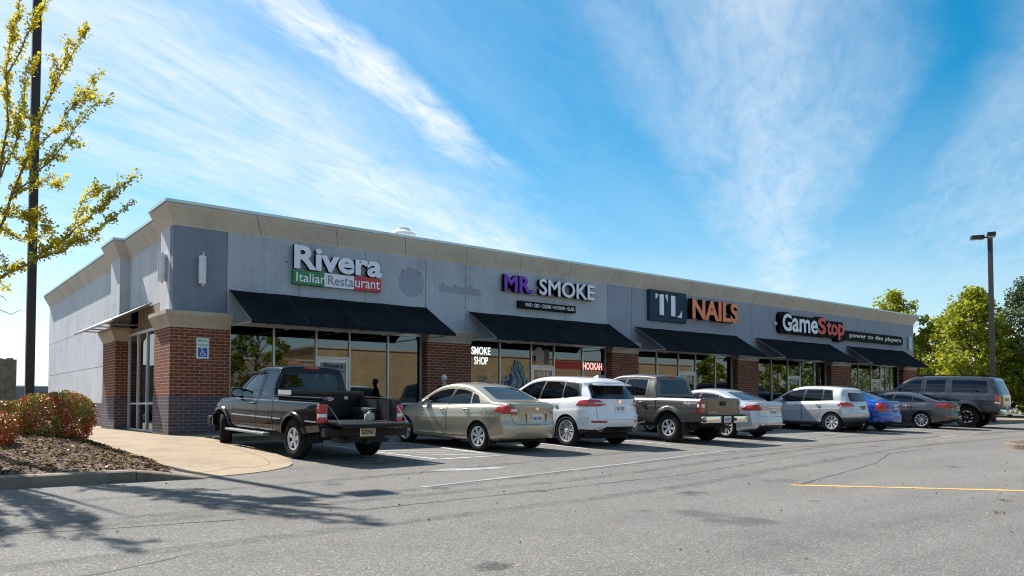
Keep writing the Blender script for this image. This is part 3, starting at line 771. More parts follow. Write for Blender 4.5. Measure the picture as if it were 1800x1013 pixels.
def window_stuff():
    # frosted door panel of the first shop
    fm = mat('frosted_film', (.30, .30, .33), .35, var=.05)
    bm = NB(); box(bm, 4.20, 5.02, .0865-.004, .0865-.001, .40, 2.20); link('frosted_film', bm, fm, PANE[0][1])
    # red band in the smoke shop window
    bm = NB(); box(bm, 13.53, 14.88, .084, .087, 2.28, 2.56); link('red_band', bm, LET_R, PANE[1][0])
    bm = NB(); box(bm, 14.98, 16.15, .0875, .0885, 2.26, 2.50); link('red_band', bm, LET_R, PANE[1][0])
    # swirling blue window painting (plain abstract stand-in)
    m = bpy.data.materials.new('blue_window_paint'); m.use_nodes = True; g = NT(m.node_tree); b = g.n['Principled BSDF']; b.inputs['Roughness'].default_value = .5
    tc = g.new('ShaderNodeTexCoord').outputs['Object']
    wv = g.new('ShaderNodeTexWave', ins={'Vector': tc, 'Scale': 1.3, 'Distortion': 14.0, 'Detail': 3.0, 'Detail Scale': 1.0})
    c = g.ramp(wv.outputs['Fac'], [(0, (.012, .022, .07)), (.3, (.03, .08, .22)), (.55, (.10, .24, .38)), (.75, (.30, .42, .46)), (.88, (.40, .38, .08)), (1, (.03, .06, .16))])
    g.l.new(c, b.inputs['Base Color'])
    bm = NB()
    def blob(cx, cz, rx, rz, seed, y):
        rr = random.Random(seed); n = 26; pts = []
        for i in range(n):
            a = 2*math.pi*i/n; k = rr.uniform(.86, 1.08); pts.append((cx+rx*k*math.cos(a), max(1.0, cz+rz*k*math.sin(a))))
        prism(bm, pts, 'y', y, y+.003)
    blob(11.68, 1.30, .66, .92, 3, .083); blob(11.74, 1.60, .36, 1.0, 13, .0815); blob(10.35, 1.15, .5, .55, 4, .083); blob(11.15, 1.2, .25, .7, 6, .082)
    link('window_painting', bm, m, PANE[1][0])
    bm = NB(); rr = random.Random(8)
    for (cx, cz, r) in ((12.75, 2.74, .26),):
        n = 24; prism(bm, [(cx+r*math.cos(6.283*i/n), cz+1.15*r*math.sin(6.283*i/n)) for i in range(n)], 'y', .083, .087)
    link('round_sticker', bm, mat('sticker_grey', (.42, .41, .40), .6, var=.35, vscale=9), PANE[1][0])
    bm = NB(); box(bm, 12.44, 12.6, .083, .086, 2.42, 2.72); link('orange_poster', bm, mat('orange_poster', (.50, .14, .03), .6, var=.6, vscale=14), PANE[1][0])
    bm = NB(); box(bm, 12.55, 13.3, .078, .081, 1.5, 1.9); link('door_poster', bm, mat('mixed_poster', (.28, .18, .12), .6, col2=(.03, .03, .04), vscale=9), PANE[1][1])
    for x0, x1, z0, z1, c1, c2, nm in ((15.86, 16.16, 1.35, 2.1, (.45, .47, .52), (.10, .14, .22), 'pale_poster'), (14.45, 14.8, 1.3, 1.95, (.50, .50, .52), (.08, .16, .3), 'blue_poster'), (10.0, 10.4, 1.55, 1.95, (.12, .10, .09), (.4, .35, .2), 'dark_poster'), (13.0, 13.26, 2.42, 2.98, (.05, .05, .05), (.22, .2, .18), 'list_poster')):
        bm = NB(); box(bm, x0, x1, .084, .087, z0, z1); link('poster', bm, mat(nm, c1, .6, col2=c2, vscale=7), PANE[1][0])
    pn = mat('purple_neon', (.3, .05, .5), .5, emit=(.35, .06, 1.0, 1.4)); bm = NB()
    for p, q in (((11.45, 2.60), (11.72, 2.86)), ((11.72, 2.86), (11.99, 2.60)), ((11.55, 2.56), (11.72, 2.72)), ((11.72, 2.72), (11.89, 2.56))): bar(bm, (p[0], .14, p[1]), (q[0], .14, q[1]), .022)
    link('neon_tube', bm, pn, PANE[1][0])
    # marks left on the wall where older signs were taken down
    gm = stucco_mat('old_sign_mark', (.285, .315, .375), .30); bm = NB()
    prism(bm, [(7.28+.47*math.cos(6.283*i/32), 4.86+.47*math.sin(6.283*i/32)) for i in range(32)], 'y', -.0025, .01); fixn(bm); bpart('old_sign_mark', bm, gm)
    bm = NB(); box(bm, 8.35, 10.05, -.0024, .01, 4.66, 4.90); bpart('old_sign_mark', bm, gm)
    for x, z in ((6.95, 5.22), (7.6, 5.2), (8.5, 4.95), (9.0, 4.93), (9.6, 4.95), (3.1, 5.05)):
        bm = NB(); box(bm, x-.02, x+.02, -.012, .0, z-.02, z+.02); bpart('old_fixing', bm, DARK)
    rd = mat('red_neon', (.6, .02, .03), .5, emit=(1, .05, .06, 1.1))
    bm = text_bm('nail', 20.72, 21.4, 2.55, 2.9, .01, .03, .13); link('neon_lettering', bm, rd, PANE[2][0])
window_stuff()

# awnings: canvas on a light tube frame
def awning(x0, x1, where, proj=1.62, top=4.10, bot=3.12):
    t = thing('awning', where, 'awning', ((x0+x1)/2, 0, bot), group='awnings along the shop front')
    hw = (x1-x0)/2; bm = NB(); n = 8
    for side in (0,):
        T = [bm.verts.new((-hw+2*hw*i/n, -.012, top-bot-.012*(i % 2))) for i in range(n+1)]
        M1 = [bm.verts.new((-hw+2*hw*i/n, -proj*.5, (top-bot)*.5-.010-.030*(i % 2))) for i in range(n+1)]
        Bt = [bm.verts.new((-hw+2*hw*i/n, -proj, -.012*(i % 2))) for i in range(n+1)]
        V = [bm.verts.new((-hw+2*hw*i/n, -proj-.003, -.07)) for i in range(n+1)]
        for A, B in ((T, M1), (M1, Bt), (Bt, V)):
            for i in range(n): bm.faces.new((A[i], B[i], B[i+1], A[i+1]))
    r = bmesh.ops.solidify(bm, geom=bm.faces[:], thickness=.012)
    for i in range(0, n+1, 2):      # sewn seams over the frame ribs
        x = -hw+2*hw*i/n+(.02 if i == 0 else (-.02 if i == n else 0))
        bar(bm, (x, -.012-.006, top-bot+.006), (x, -proj*.5-.006, (top-bot)*.5-.004), .035, .006, 1); bar(bm, (x, -proj*.5-.006, (top-bot)*.5-.004), (x, -proj-.004, .006), .035, .006, 1)
    fixn(bm); link('canvas', bm, [FABRIC, mat('awning_seam', (.030, .036, .046), .8, var=.3, spec=.08)], t)
    bm = NB(); pr = proj-.03; h = top-bot
    for x in [-hw+.03+(2*hw-.06)*i/4 for i in range(5)]:
        tube(bm, [(x, -pr, -.03), (x, -.02, -.03)], .018, 6); tube(bm, [(x, -pr, -.02), (x, -.03, h-.04)], .016, 6)
    tube(bm, [(-hw+.02, -pr, -.03), (hw-.02, -pr, -.03)], .02, 6); tube(bm, [(-hw+.02, -.03, h-.05), (hw-.02, -.03, h-.05)], .02, 6)
    link('frame', bm, mat('awning_tube', (.62, .62, .60), .4, .4), t)
    for i in range(5):
        bm = NB(); x = -hw+.5+(2*hw-1)*i/4; box(bm, x-.03, x+.03, -proj+.06, -proj+.12, -.075, -.05); link('canvas_clip', bm, BLK, t)
    return t
awning(1.46, 7.82, 'widest black canvas awning above the restaurant windows, nearest the corner', 1.75)
awning(9.5, 16.28, 'black canvas awning above the smoke shop windows, under the purple and white letters')
awning(17.78, 24.58, 'black canvas awning with pale streaks above the nail salon windows')
awning(26.1, 32.72, 'black canvas awning below the white and red letters, above the fourth window bay')
awning(34.48, 41.02, 'black canvas awning at the far end of the shop row, below the dark slogan sign', 1.45)
def side_canopy():
    t = thing('entrance_canopy', 'thin sloping metal canopy on tube brackets over the side entrance', 'canopy', (0, 6.2, 3.4))
    y0, y1 = -2.9, 3.1; bm = NB(); XO, XI = -.75, .28
    obox(bm, ((XO+XI)/2, 0, .30), (XI-XO, 0, .56), (0, 1, 0), (-.56, 0, XI-XO), math.hypot(XI-XO, .56)/2, (y1-y0)/2, .012); link('sheet', bm, mat('canopy_metal', (.16, .14, .12), .5, .5, var=.15), t)
    bm = NB(); tube(bm, [(XO, y0, 0), (XO, y1, 0)], .03, 8)
    for y in (-1.6, -.4, .7, 1.75): tube(bm, [(XO, y, -.0), (XI if y < -.2 else -.02, y, -.0)], .02, 6)
    tube(bm, [(XO, y0, 0), (XI, y0, .57)], .022, 6); tube(bm, [(XO, y1, 0), (XI, y1, .57)], .022, 6)
    link('frame', bm, mat('canopy_tube', (.40, .38, .36), .45, .5), t)
side_canopy()
def wall_lamp(loc, rz, label, s=1.0):
    t = thing('wall_lamp', label, 'wall lamp', loc, (0, 0, rz), 'cylinder wall lamps'); n = 20
    bm = NB(); lathe(bm, [(0.0, -.37), (.085*1.15, -.37), (.098, -.36), (.098, .36), (.085*1.15, .37), (0, .37)], n, 'z', (0, -.11, 0)); link('shade', bm, mat('lamp_acrylic', (.74, .75, .78), .35), t, 40)
    bm = NB()
    for z in (-.28, -.22, .22, .28): lathe(bm, [(.1, z-.008), (.104, z-.008), (.104, z+.008), (.1, z+.008)], n, 'z', (0, -.11, 0), closed=True)
    box(bm, -.012, .012, -.222, -.205, -.46, .46); box(bm, -.02, .02, -.13, -.09, .371, .42); box(bm, -.02, .02, -.13, -.09, -.42, -.371); link('bands', bm, ALU, t)
    bm = NB(); box(bm, -.05, .05, -.018, -.001, -.34, .34); link('back_plate', bm, ALU, t)
wall_lamp((.72, 0, 4.55), 0, 'white cylinder wall lamp on the front of the dark grey corner pier')
wall_lamp((0, .62, 4.62), R(-90), 'white cylinder wall lamp on the sunlit side of the corner pier')
wall_lamp((41.68, 0, 4.56), 0, 'small white cylinder wall lamp at the far right end of the shop front')
def roof_vent():
    t = thing('roof_vent', 'round white mushroom vent standing on the flat roof', 'roof vent', (8.75, 3.0, 5.9))
    bm = NB(); lathe(bm, [(0, 0), (.28, 0), (.28, 1.22), (.0, 1.22)], 20); link('duct', bm, ALU, t, 40)
    bm = NB(); lathe(bm, [(.3, 1.14), (.46, 1.17), (.44, 1.27), (.30, 1.36), (.26, 1.38), (.24, 1.45), (0, 1.47)], 24); link('hood', bm, mat('vent_white', (.75, .76, .75), .4), t, 40)
roof_vent()

# ------------------------------------------------------------------ signs
def sign(name, label, loc=(0, 0, 0)): return thing(name, label, 'sign', loc)
RET = mat('sign_return', (.006, .006, .008), .7, spec=.15)
SIGNW = mat('sign_white', (.74, .75, .84), .4)
GREEN = mat('sign_green', (.015, .20, .06), .4); REDF = mat('sign_red', (.55, .018, .045), .4); PURP = mat('sign_purple', (.14, .014, .42), .4)
ORNG = mat('sign_orange', (.78, .20, .075), .45, var=.12); REDG = mat('sign_scarlet', (.60, .035, .03), .4)
TEALB = mat('sign_slate', (.022, .050, .075), .6, spec=.15); GREYB = mat('raceway', (.30, .28, .27), .6)
def letters(t, s, x0, x1, z0, z1, m, depth=.12, bold=.02, y=-.20, name='letters', sp=1.0):
    bm = text_bm(s, x0, x1, z0, z1, depth, bold, y, 0.0, sp); return link(name, bm, [m, RET], t)
t = sign('restaurant_sign', 'white raised letters over a green white and red flag board at the restaurant')
bm = NB(); box(bm, 3.4, 5.95, -.07, -.001, 4.93, 5.02); link('raceway', bm, GREYB, t)
letters(t, 'Rivera', 3.25, 6.10, 4.86, 5.56, SIGNW, bold=.034)
b0 = None
for x0, x1, m in ((3.25, 4.2, GREEN), (4.202, 5.17, SIGNW), (5.172, 6.1, REDF)):
    bm = NB(); box(bm, x0, x1, -.16, -.001, 4.43, 4.83); fl = link('flag_panel', bm, m, t)
letters(t, 'Italian', 3.33, 4.24, 4.50, 4.77, WHT, .012, .008, -.174); letters(t, 'Res', 4.32, 4.84, 4.50, 4.77, mat('grey_outline', (.22, .25, .32), .5), .012, -.002, -.174)
letters(t, 't', 4.86, 4.96, 4.50, 4.76, MATS['grey_outline'], .012, -.002, -.174); letters(t, 'a', 4.985, 5.155, 4.50, 4.695, MATS['grey_outline'], .012, -.002, -.174); letters(t, 'urant', 5.20, 6.04, 4.50, 4.755, WHT, .012, .008, -.174)
t = sign('smoke_shop_sign', 'purple and white raised capital letters above the smoke shop awning')
bm = NB(); box(bm, 11.0, 15.2, -.07, -.001, 4.90, 4.97); link('raceway', bm, GREYB, t)
letters(t, 'MR.', 10.9, 12.22, 4.91, 5.50, PURP, .16, .03, -.24); letters(t, 'SMOKE', 12.5, 15.3, 4.92, 5.50, SIGNW, .16, .02, -.24)
t = sign('product_sign', 'narrow black board of small white words under the smoke shop letters')
bm = NB(); box(bm, 11.63, 14.38, -.15, -.001, 4.38, 4.64, bev=.01); link('board', bm, RET, t)
letters(t, 'VAPE • CBD • CIGARS • HOOKAH • GLASS', 11.9, 14.3, 4.45, 4.58, WHT, .006, .012, -.158)
t = sign('monogram_sign', 'square slate blue board with two tall white serif letters')
bm = NB(); box(bm, 18.53, 20.87, -.16, -.001, 4.41, 5.69, bev=.012); link('board', bm, TEALB, t)
bm = NB(); y0, y1 = -.172, -.162
for (a, b, c, d) in ((19.13, 19.40, 4.66, 5.53), (19.86, 20.13, 4.66, 5.53)): box(bm, a, b, y0, y1, c, d)
prism(bm, [(18.88, 5.55), (18.92, 5.55), (19.06, 5.50), (18.96, 5.36), (18.88, 5.30)][::-1], 'y', y0, y1); prism(bm, [(19.64, 5.55), (19.60, 5.55), (19.47, 5.50), (19.57, 5.36), (19.64, 5.22)], 'y', y0, y1)
prism(bm, [(20.56, 4.62), (20.22, 4.64), (20.42, 4.74), (20.56, 4.95)], 'y', y0, y1); fixn(bm)
link('letters', bm, SIGNW, t)
for (a, b, c, d) in ((18.86, 19.66, 5.535, 5.56), (19.05, 19.48, 4.62, 4.645), (19.78, 20.21, 5.535, 5.56), (19.78, 20.56, 4.59, 4.612)): bm = NB(); box(bm, a, b, -.170, -.1605, c, d); link('serif', bm, RET, t)
t = sign('nail_salon_sign', 'raised orange capital letters beside the slate blue board')
letters(t, 'NAILS', 21.03, 24.3, 4.62, 5.52, ORNG, .26, .035, -.36)
bm = NB(); box(bm, 21.3, 24.0, -.09, -.001, 4.95, 5.05); link('raceway', bm, GREYB, t)
t = sign('game_shop_sign', 'white and red raised letters on a black outline above the fourth awning')
def back(t, x0, x1, z0, z1, y0, y1, r, m=RET):
    pts = []
    for cx, cz, a0 in ((x1-r, z1-r, 0), (x0+r, z1-r, 90), (x0+r, z0+r, 180), (x1-r, z0+r, 270)):
        pts += [(cx+r*math.cos(R(a0+q*15)), cz+r*math.sin(R(a0+q*15))) for q in range(7)]
    bm = NB(); prism(bm, pts, 'y', y0, y1); fixn(bm); return link('board', bm, m, t)
back(t, 27.85, 31.4, 4.42, 5.34, -.22, -.001, .22); back(t, 27.85, 28.9, 4.44, 5.46, -.218, -.002, .25)
back(t, 31.0, 33.82, 4.44, 5.30, -.219, -.003, .18); back(t, 31.1, 31.95, 4.44, 5.44, -.217, -.004, .2); back(t, 33.0, 33.84, 4.26, 5.22, -.2165, -.005, .12)
letters(t, 'G', 27.97, 28.75, 4.52, 5.38, SIGNW, .08, .03, -.30); letters(t, 'ame', 28.8, 31.15, 4.52, 5.20, SIGNW, .08, .024, -.30)
letters(t, 'S', 31.17, 31.95, 4.54, 5.38, REDG, .08, .035, -.30); letters(t, 'to', 32.0, 33.1, 4.54, 5.28, REDG, .08, .03, -.30); letters(t, 'p', 33.14, 33.78, 4.32, 5.16, REDG, .08, .03, -.30)
bm = NB(); box(bm, 27.6, 27.849, -.1, -.001, 4.78, 4.95); link('raceway', bm, ALU, t)
t = sign('slogan_sign', 'long black rounded board with pale lowercase words at the end shop')
back(t, 33.98, 40.66, 4.40, 4.90, -.18, -.001, .2, mat('sign_black', (.008, .012, .012), .7, spec=.12))
letters(t, 'power to the players', 34.5, 40.4, 4.50, 4.80, mat('pale_letter', (.62, .62, .52), .5), .012, .03, -.194, sp=1.08)
def hc_sign():
    t = sign('parking_sign', 'white and blue reserved parking sign with wheelchair symbol on the brick corner column', (0, 0, 0))
    y = -.202; bm = NB(); box(bm, .56, .89, y-.014, y, 2.16, 2.72, bev=.004); link('panel', bm, mat('sign_panel', (.74, .80, .80), .4), t)
    gr = mat('sign_teal', (.02, .22, .17), .5); bm = NB(); y2 = y-.016
    for q in ((.575, .875, 2.703, 2.709), (.575, .875, 2.171, 2.177), (.572, .578, 2.171, 2.709), (.872, .878, 2.171, 2.709)): box(bm, q[0], q[1], y2, y-.0145, q[2], q[3])
    link('border', bm, gr, t)
    for s, z in (('RESERVED', 2.60), ('PARKING', 2.49)): link('letters', text_bm(s, .60, .85, z, z+.075, .0015, .02, y2), gr, t)
    bm = NB(); box(bm, .605, .845, y2, y-.0145, 2.205, 2.46, bev=.0005); link('blue_square', bm, mat('sign_blue', (.012, .085, .42), .4), t)
    bm = NB(); y3 = y2-.002
    def rect(p, q, w):
        d = (Vector(q)-Vector(p)).normalized(); n = Vector((-d.y, d.x))*w/2; p, q = Vector(p), Vector(q)
        prism(bm, [tuple(p-n), tuple(q-n), tuple(q+n), tuple(p+n)], 'y', y3, y2-.0004)
    cx, cz = .715, 2.285
    for i in range(12):
        a, b = R(130+i*19), R(130+(i+1)*19); rect((cx+.052*math.cos(a), cz+.052*math.sin(a)), (cx+.052*math.cos(b), cz+.052*math.sin(b)), .013)
    rect((cx-.012, cz+.125), (cx-.006, cz+.02), .018); rect((cx-.006, cz+.028), (cx+.06, cz+.028), .016); rect((cx+.06, cz+.03), (cx+.085, cz-.035), .016); rect((cx-.008, cz+.075), (cx+.045, cz+.075), .012)
    prism(bm, [(cx-.016+.019*math.cos(6.283*i/12), cz+.148+.019*math.sin(6.283*i/12)) for i in range(12)], 'y', y3, y2-.0004); fixn(bm)
    link('symbol', bm, WHT, t)
hc_sign()
t = sign('open_sign', 'red neon open sign hanging inside the restaurant window')
link('letters', text_bm('OPEN', 3.0, 3.78, 1.94, 2.20, .03, .02, .16), mat('neon_red', (.7, .08, .03), .4, emit=(1, .12, .04, 1.6)), t)
bm = NB(); bar(bm, (3.1, .175, 2.20), (3.1, .175, 3.1), .006); bar(bm, (3.68, .175, 2.20), (3.68, .175, 3.1), .006); link('wire', bm, BLK, t)
# ------------------------------------------------------------------ vehicles
SIDE_PROF = pchip([(0, .925), (.04, .968), (.10, .983), (.17, .979), (.26, .984), (.42, .995), (.58, 1.0), (.66, 1.001), (.71, .992), (.78, .986), (.88, .972), (.94, .952), (.975, .930), (1.0, .900)])
def inpoly(x, y, P):
    c = False; j = len(P)-1
    for i in range(len(P)):
        a, b = P[i], P[j]
        if (a[1] > y) != (b[1] > y) and x < (b[0]-a[0])*(y-a[1])/(b[1]-a[1])+a[0]: c = not c
        j = i
    return c
def offset_poly(P, d):
    n = len(P); A = sum(P[i][0]*P[(i+1) % n][1]-P[(i+1) % n][0]*P[i][1] for i in range(n)); s = 1 if A > 0 else -1
    out = []
    for i in range(n):
        p = Vector(P[i]); a = (p-Vector(P[i-1])).normalized(); b = (Vector(P[(i+1) % n])-p).normalized()
        na, nb = Vector((-a.y, a.x))*s, Vector((-b.y, b.x))*s; m = na+nb
        if m.length < 1e-6: m = na
        m = m/max(.35, m.dot(na)); out.append(tuple(p+m*d))       # d > 0: inwards
    return out
def round_poly(P, r, n=3):
    out = []; N = len(P); rr = r if isinstance(r, (list, tuple)) else [r]*N
    for i in range(N):
        p = Vector(P[i]); a = Vector(P[i-1]); b = Vector(P[(i+1) % N]); r_ = rr[i]
        r1 = min(r_, (a-p).length*.45); r2 = min(r_, (b-p).length*.45)
        if r_ <= 0: out.append(tuple(p)); continue
        q0 = p+(a-p).normalized()*r1; q1 = p+(b-p).normalized()*r2
        for k in range(n+1):
            t = k/n; out.append(tuple(q0*(1-t)**2+p*2*t*(1-t)+q1*t*t))
    return out
def circ(c, r, n=22, a0=0, a1=360): return [(c[0]+r*math.cos(R(a0+(a1-a0)*i/n)), c[1]+r*math.sin(R(a0+(a1-a0)*i/n))) for i in range(n)]

class Car:
    """Lofted body shell. s runs from the nose (0) to the tail (L); local frame: +Y forward, -X the left side."""
    def __init__(self, S):
        self.S = S; self.L = S['L']; self.fa = S['fa']; self.wb = S['wb']; self.ra = self.fa+self.wb
        self.yc = (self.fa+self.ra)/2
        self.f = {k: pchip(S[k]) for k in ('zt', 'zbelt', 'zb', 'w', 'crown')}
        self.Xr = pchip(S['Xr']); self.Xf = pchip(S['Xf'])
        self.shell()
    def y(self, s): return self.yc-s
    def section(self, s):
        w, zb, zbelt, zt, cr = (self.f[k](s) for k in ('w', 'zb', 'zbelt', 'zt', 'crown'))
        S = self.S; pr = S.get('prof', SIDE_PROF); P = [(0, zb), (.55*w, zb), (.85*w, zb), (.90*w, zb+.008)]
        zbelt = min(zbelt, zt-.02)
        for v in (.0, .03, .06, .10, .14, .19, .25, .32, .40, .48, .56, .61, .655, .68, .71, .745, .79, .85, .90, .94, .97, 1.0):
            P.append((w*pr(v), zb+.02+v*(zbelt-zb-.02)))
        hg = max(.02, zt-zbelt); cr = min(cr, hg); he = hg-cr; wb = w*pr(1.0); tum = S.get('tum', .36)
        for u in (.1, .25, .4, .55, .7, .85, 1.0):
            P.append((wb-tum*u*he+.05*he*math.sin(math.pi*u), zbelt+u*he))
        le = wb-tum*he; e = 2/S.get('rn', 2.7)
        for a in (8, 16, 25, 35, 46, 57, 67, 76, 83, 90):
            P.append((le*max(0, math.cos(R(a)))**e if a < 90 else 0.0, zbelt+he+cr*math.sin(R(a))**e))
        return P
    def end_s(self, lat, z, w):
        k = min(1.15, abs(lat)/w); S = self.S
        return self.L-self.Xr(z)-S.get('cr', .2)*k**S.get('crp', 3.2)
    def nose_s(self, lat, z, w):
        k = min(1.15, abs(lat)/w); return self.Xf(z)+self.S.get('cf', .35)*k**2.6
    def shell(self):
        S = self.S; L = self.L; bm = NB()
        st = set([0, .03, .08, .15] + [L-.02, L-.05, L-.1] + [i*L/44 for i in range(45)] + list(S.get('st', [])))
        st = sorted(x for x in st if 0 <= x <= L)
        st = [x for i, x in enumerate(st) if i == 0 or x-st[i-1] > .011]
        rs = S.get('rs', self.ra+.25); fs = S.get('fs', self.fa-.1)
        wl, w0 = self.f['w'](L), self.f['w'](0)
        G = []
        for s in st:
            ring = []
            for lat, z in self.section(s):
                q = s
                if s > rs: q = rs+(s-rs)*(self.end_s(lat, z, wl)-rs)/(L-rs)
                elif s < fs: q = fs-(fs-s)*(fs-self.nose_s(lat, z, w0))/fs
                ring.append((lat, q, z))
            G.append(ring)
        NR = len(G[0])
        def mk(P): return bm.verts.new((P[0], self.y(P[1]), P[2]))
        VR = [[mk(p) for p in ring] for ring in G]
        VL = [[VR[i][j] if j in (0, NR-1) else mk((-p[0], p[1], p[2])) for j, p in enumerate(ring)] for i, ring in enumerate(G)]
        for V, fl in ((VR, 0), (VL, 1)):
            for a in range(len(V)-1):
                for j in range(NR-1):
                    q = [V[a][j], V[a][j+1], V[a+1][j+1], V[a+1][j]]
                    q = [v for i, v in enumerate(q) if v not in q[:i]]
                    if len(q) > 2:
                        try: bm.faces.new(q if not fl else q[::-1])
                        except ValueError: pass
        ks = [1, .975, .94, .89, .82, .72, .6, .45, .3, .15, 0]
        for V, ring, end in ((VR, G[-1], 1), (VR, G[0], 0)):
            w = wl if end else w0
            for sgn in (1, -1):
                src = (VR if sgn > 0 else VL)[-1 if end else 0]; prev = src[1:-1]
                for k in ks[1:]:
                    cur = []
                    for lat, q, z in ring[1:-1]:
                        l = lat*k; s = self.end_s(l, z, w) if end else self.nose_s(l, z, w)
                        cur.append(mk((sgn*l, s, z)))
                    for j in range(len(cur)-1):
                        q = [prev[j], prev[j+1], cur[j+1], cur[j]]
                        bm.faces.new(q if (sgn > 0) == bool(end) else q[::-1])
                    prev = cur
        bmesh.ops.remove_doubles(bm, verts=bm.verts, dist=.0006)
        bmesh.ops.dissolve_degenerate(bm, dist=1e-5, edges=bm.edges)
        bmesh.ops.recalc_face_normals(bm, faces=bm.faces[:]); bm.normal_update()
        self.base = bm.copy(); self.base.verts.ensure_lookup_table(); self.base.faces.ensure_lookup_table(); bmesh.ops.triangulate(self.base, faces=self.base.faces[:]); self.base.normal_update()
        self.tree = BVHTree.FromBMesh(self.base); self.base.faces.ensure_lookup_table()
        self.bm = bm; self.tg = bm.faces.layers.int.new('tag'); self.names = ['body']
    def normal_at(self, p, fn):
        loc, n, i, d = self.tree.find_nearest(p)
        if i is None: return fn
        f = self.base.faces[i]; a, b, c = [v.co for v in f.verts]
        v0, v1, v2 = b-a, c-a, loc-a; d00, d01, d11, d20, d21 = v0.dot(v0), v0.dot(v1), v1.dot(v1), v2.dot(v0), v2.dot(v1); den = d00*d11-d01*d01
        if abs(den) < 1e-14: return f.normal.copy()
        v = (d11*d20-d01*d21)/den; w = (d00*d21-d01*d20)/den
        r = f.verts[0].normal*(1-v-w)+f.verts[1].normal*v+f.verts[2].normal*w
        return r.normalized() if r.length > 1e-6 else fn
    def cut(self, poly, proj, tagname, filt=None, only=('body',), sides=(-1, 1)):
        """cut the outline poly into the skin and give the faces inside a tag. proj 'side': (s,z); 'end': (x,z); 'top': (x,s)"""
        bm = self.bm; tg = self.tg
        if tagname not in self.names: self.names.append(tagname)
        tid = self.names.index(tagname); ok = [self.names.index(o) for o in only if o in self.names]
        yc = self.yc
        if proj == 'side': co = lambda v: (yc-v.y, v.z)
        elif proj == 'end': co = lambda v: (v.x, v.z)
        else: co = lambda v: (v.x, yc-v.y)
        for sd in (sides if proj == 'side' else (0,)):
            if proj == 'side': base = lambda c, n, sd=sd: c.x*sd > .12
            else: base = lambda c, n: True
            ff = (lambda c, n: base(c, n) and (filt is None or filt(c, n)))
            x0 = min(p[0] for p in poly)-.01; x1 = max(p[0] for p in poly)+.01; y0 = min(p[1] for p in poly)-.01; y1 = max(p[1] for p in poly)+.01
            cand = []
            for f in bm.faces:
                if f[tg] not in ok: continue
                P = [co(v.co) for v in f.verts]
                if max(p[0] for p in P) < x0 or min(p[0] for p in P) > x1 or max(p[1] for p in P) < y0 or min(p[1] for p in P) > y1: continue
                if ff(f.calc_center_median(), f.normal): cand.append(f)
            n = len(poly)
            for i in range(n):
                a, b = poly[i], poly[(i+1) % n]
                if abs(a[0]-b[0])+abs(a[1]-b[1]) < 1e-5: continue
                d = Vector((b[0]-a[0], b[1]-a[1])).normalized()
                ex0, ex1 = min(a[0], b[0])-.02, max(a[0], b[0])+.02; ey0, ey1 = min(a[1], b[1])-.02, max(a[1], b[1])+.02
                sel = []
                for f in cand:
                    P = [co(v.co) for v in f.verts]
                    if max(p[0] for p in P) < ex0 or min(p[0] for p in P) > ex1 or max(p[1] for p in P) < ey0 or min(p[1] for p in P) > ey1: continue
                    sel.append(f)
                if not sel: continue
                if proj == 'side': pc = Vector((0, yc-a[0], a[1])); pn = Vector((0, d.y, d.x))
                elif proj == 'end': pc = Vector((a[0], 0, a[1])); pn = Vector((-d.y, 0, d.x))
                else: pc = Vector((a[0], yc-a[1], 0)); pn = Vector((d.y, d.x, 0))
                geom = list({e for f in sel for e in f.edges} | {v for f in sel for v in f.verts})+sel
                r = bmesh.ops.bisect_plane(bm, geom=geom, plane_co=pc, plane_no=pn, dist=2e-5)
                cs = set(cand)
                for g in r['geom']:
                    if isinstance(g, bmesh.types.BMFace): cs.add(g)
                cand = [f for f in cs if f.is_valid]
            for f in cand:
                c = f.calc_center_median(); u, v = co(c)
                if f[tg] in ok and inpoly(u, v, poly): f[tg] = tid
    def panel(self, poly, proj, tagname, gap=.009, **kw):
        """a panel with a real shut line round it"""
        self.cut(poly, proj, 'GAP', **kw); only = kw.pop('only', ('body',))
        self.cut(offset_poly(poly, gap), proj, tagname, only=('GAP',), **kw)
    def largest(self, tagname, to='body'):
        """keep only the biggest piece on either side under this tag; crumbs go back to the body"""
        if tagname not in self.names: return
        tid = self.names.index(tagname); tg = self.tg; fs = {f for f in self.bm.faces if f[tg] == tid}; isl = []
        while fs:
            st = [fs.pop()]; g = list(st)
            while st:
                f = st.pop()
                for e in f.edges:
                    for h in e.link_faces:
                        if h in fs: fs.discard(h); st.append(h); g.append(h)
            isl.append(g)
        for sd in (-1, 1):
            mine = sorted((g for g in isl if g[0].calc_center_median().x*sd > 0), key=lambda g: -sum(f.calc_area() for f in g))
            for g in mine[1:]:
                for f in g: f[tg] = self.names.index(to)
    def take(self, tagname, name, m, parent, off=0.0, sel=None, thick=0.0):
        """lift the faces with a tag into a mesh of their own"""
        if tagname not in self.names: return None
        tid = self.names.index(tagname); tg = self.tg
        fs = [f for f in self.bm.faces if f[tg] == tid and (sel is None or sel(f.calc_center_median()))]
        if not fs: return None
        return self.emit(fs, name, [m], parent, off, lambda f: 0, thick)
    def emit(self, fs, name, mats, parent, off, mi, thick=0.0):
        vm = {}; co = []; no = []; polys = []; idx = []
        for f in fs:
            p = []
            for v in f.verts:
                if v not in vm:
                    vm[v] = len(co); n = self.normal_at(v.co, v.normal); no.append(n); co.append(v.co+n*off)
                p.append(vm[v])
            polys.append(p); idx.append(mi(f))
        nn = list(no)
        if thick:
            k = len(co); edges = {}
            for p in polys:
                for a, b in zip(p, p[1:]+p[:1]): edges[(a, b)] = 1
            bd = [(a, b) for (a, b) in edges if (b, a) not in edges]
            co2 = [c-n*thick for c, n in zip(co, no)]; co += co2; nn += no
            for a, b in bd: polys.append([a, a+k, b+k, b]); idx.append(0)
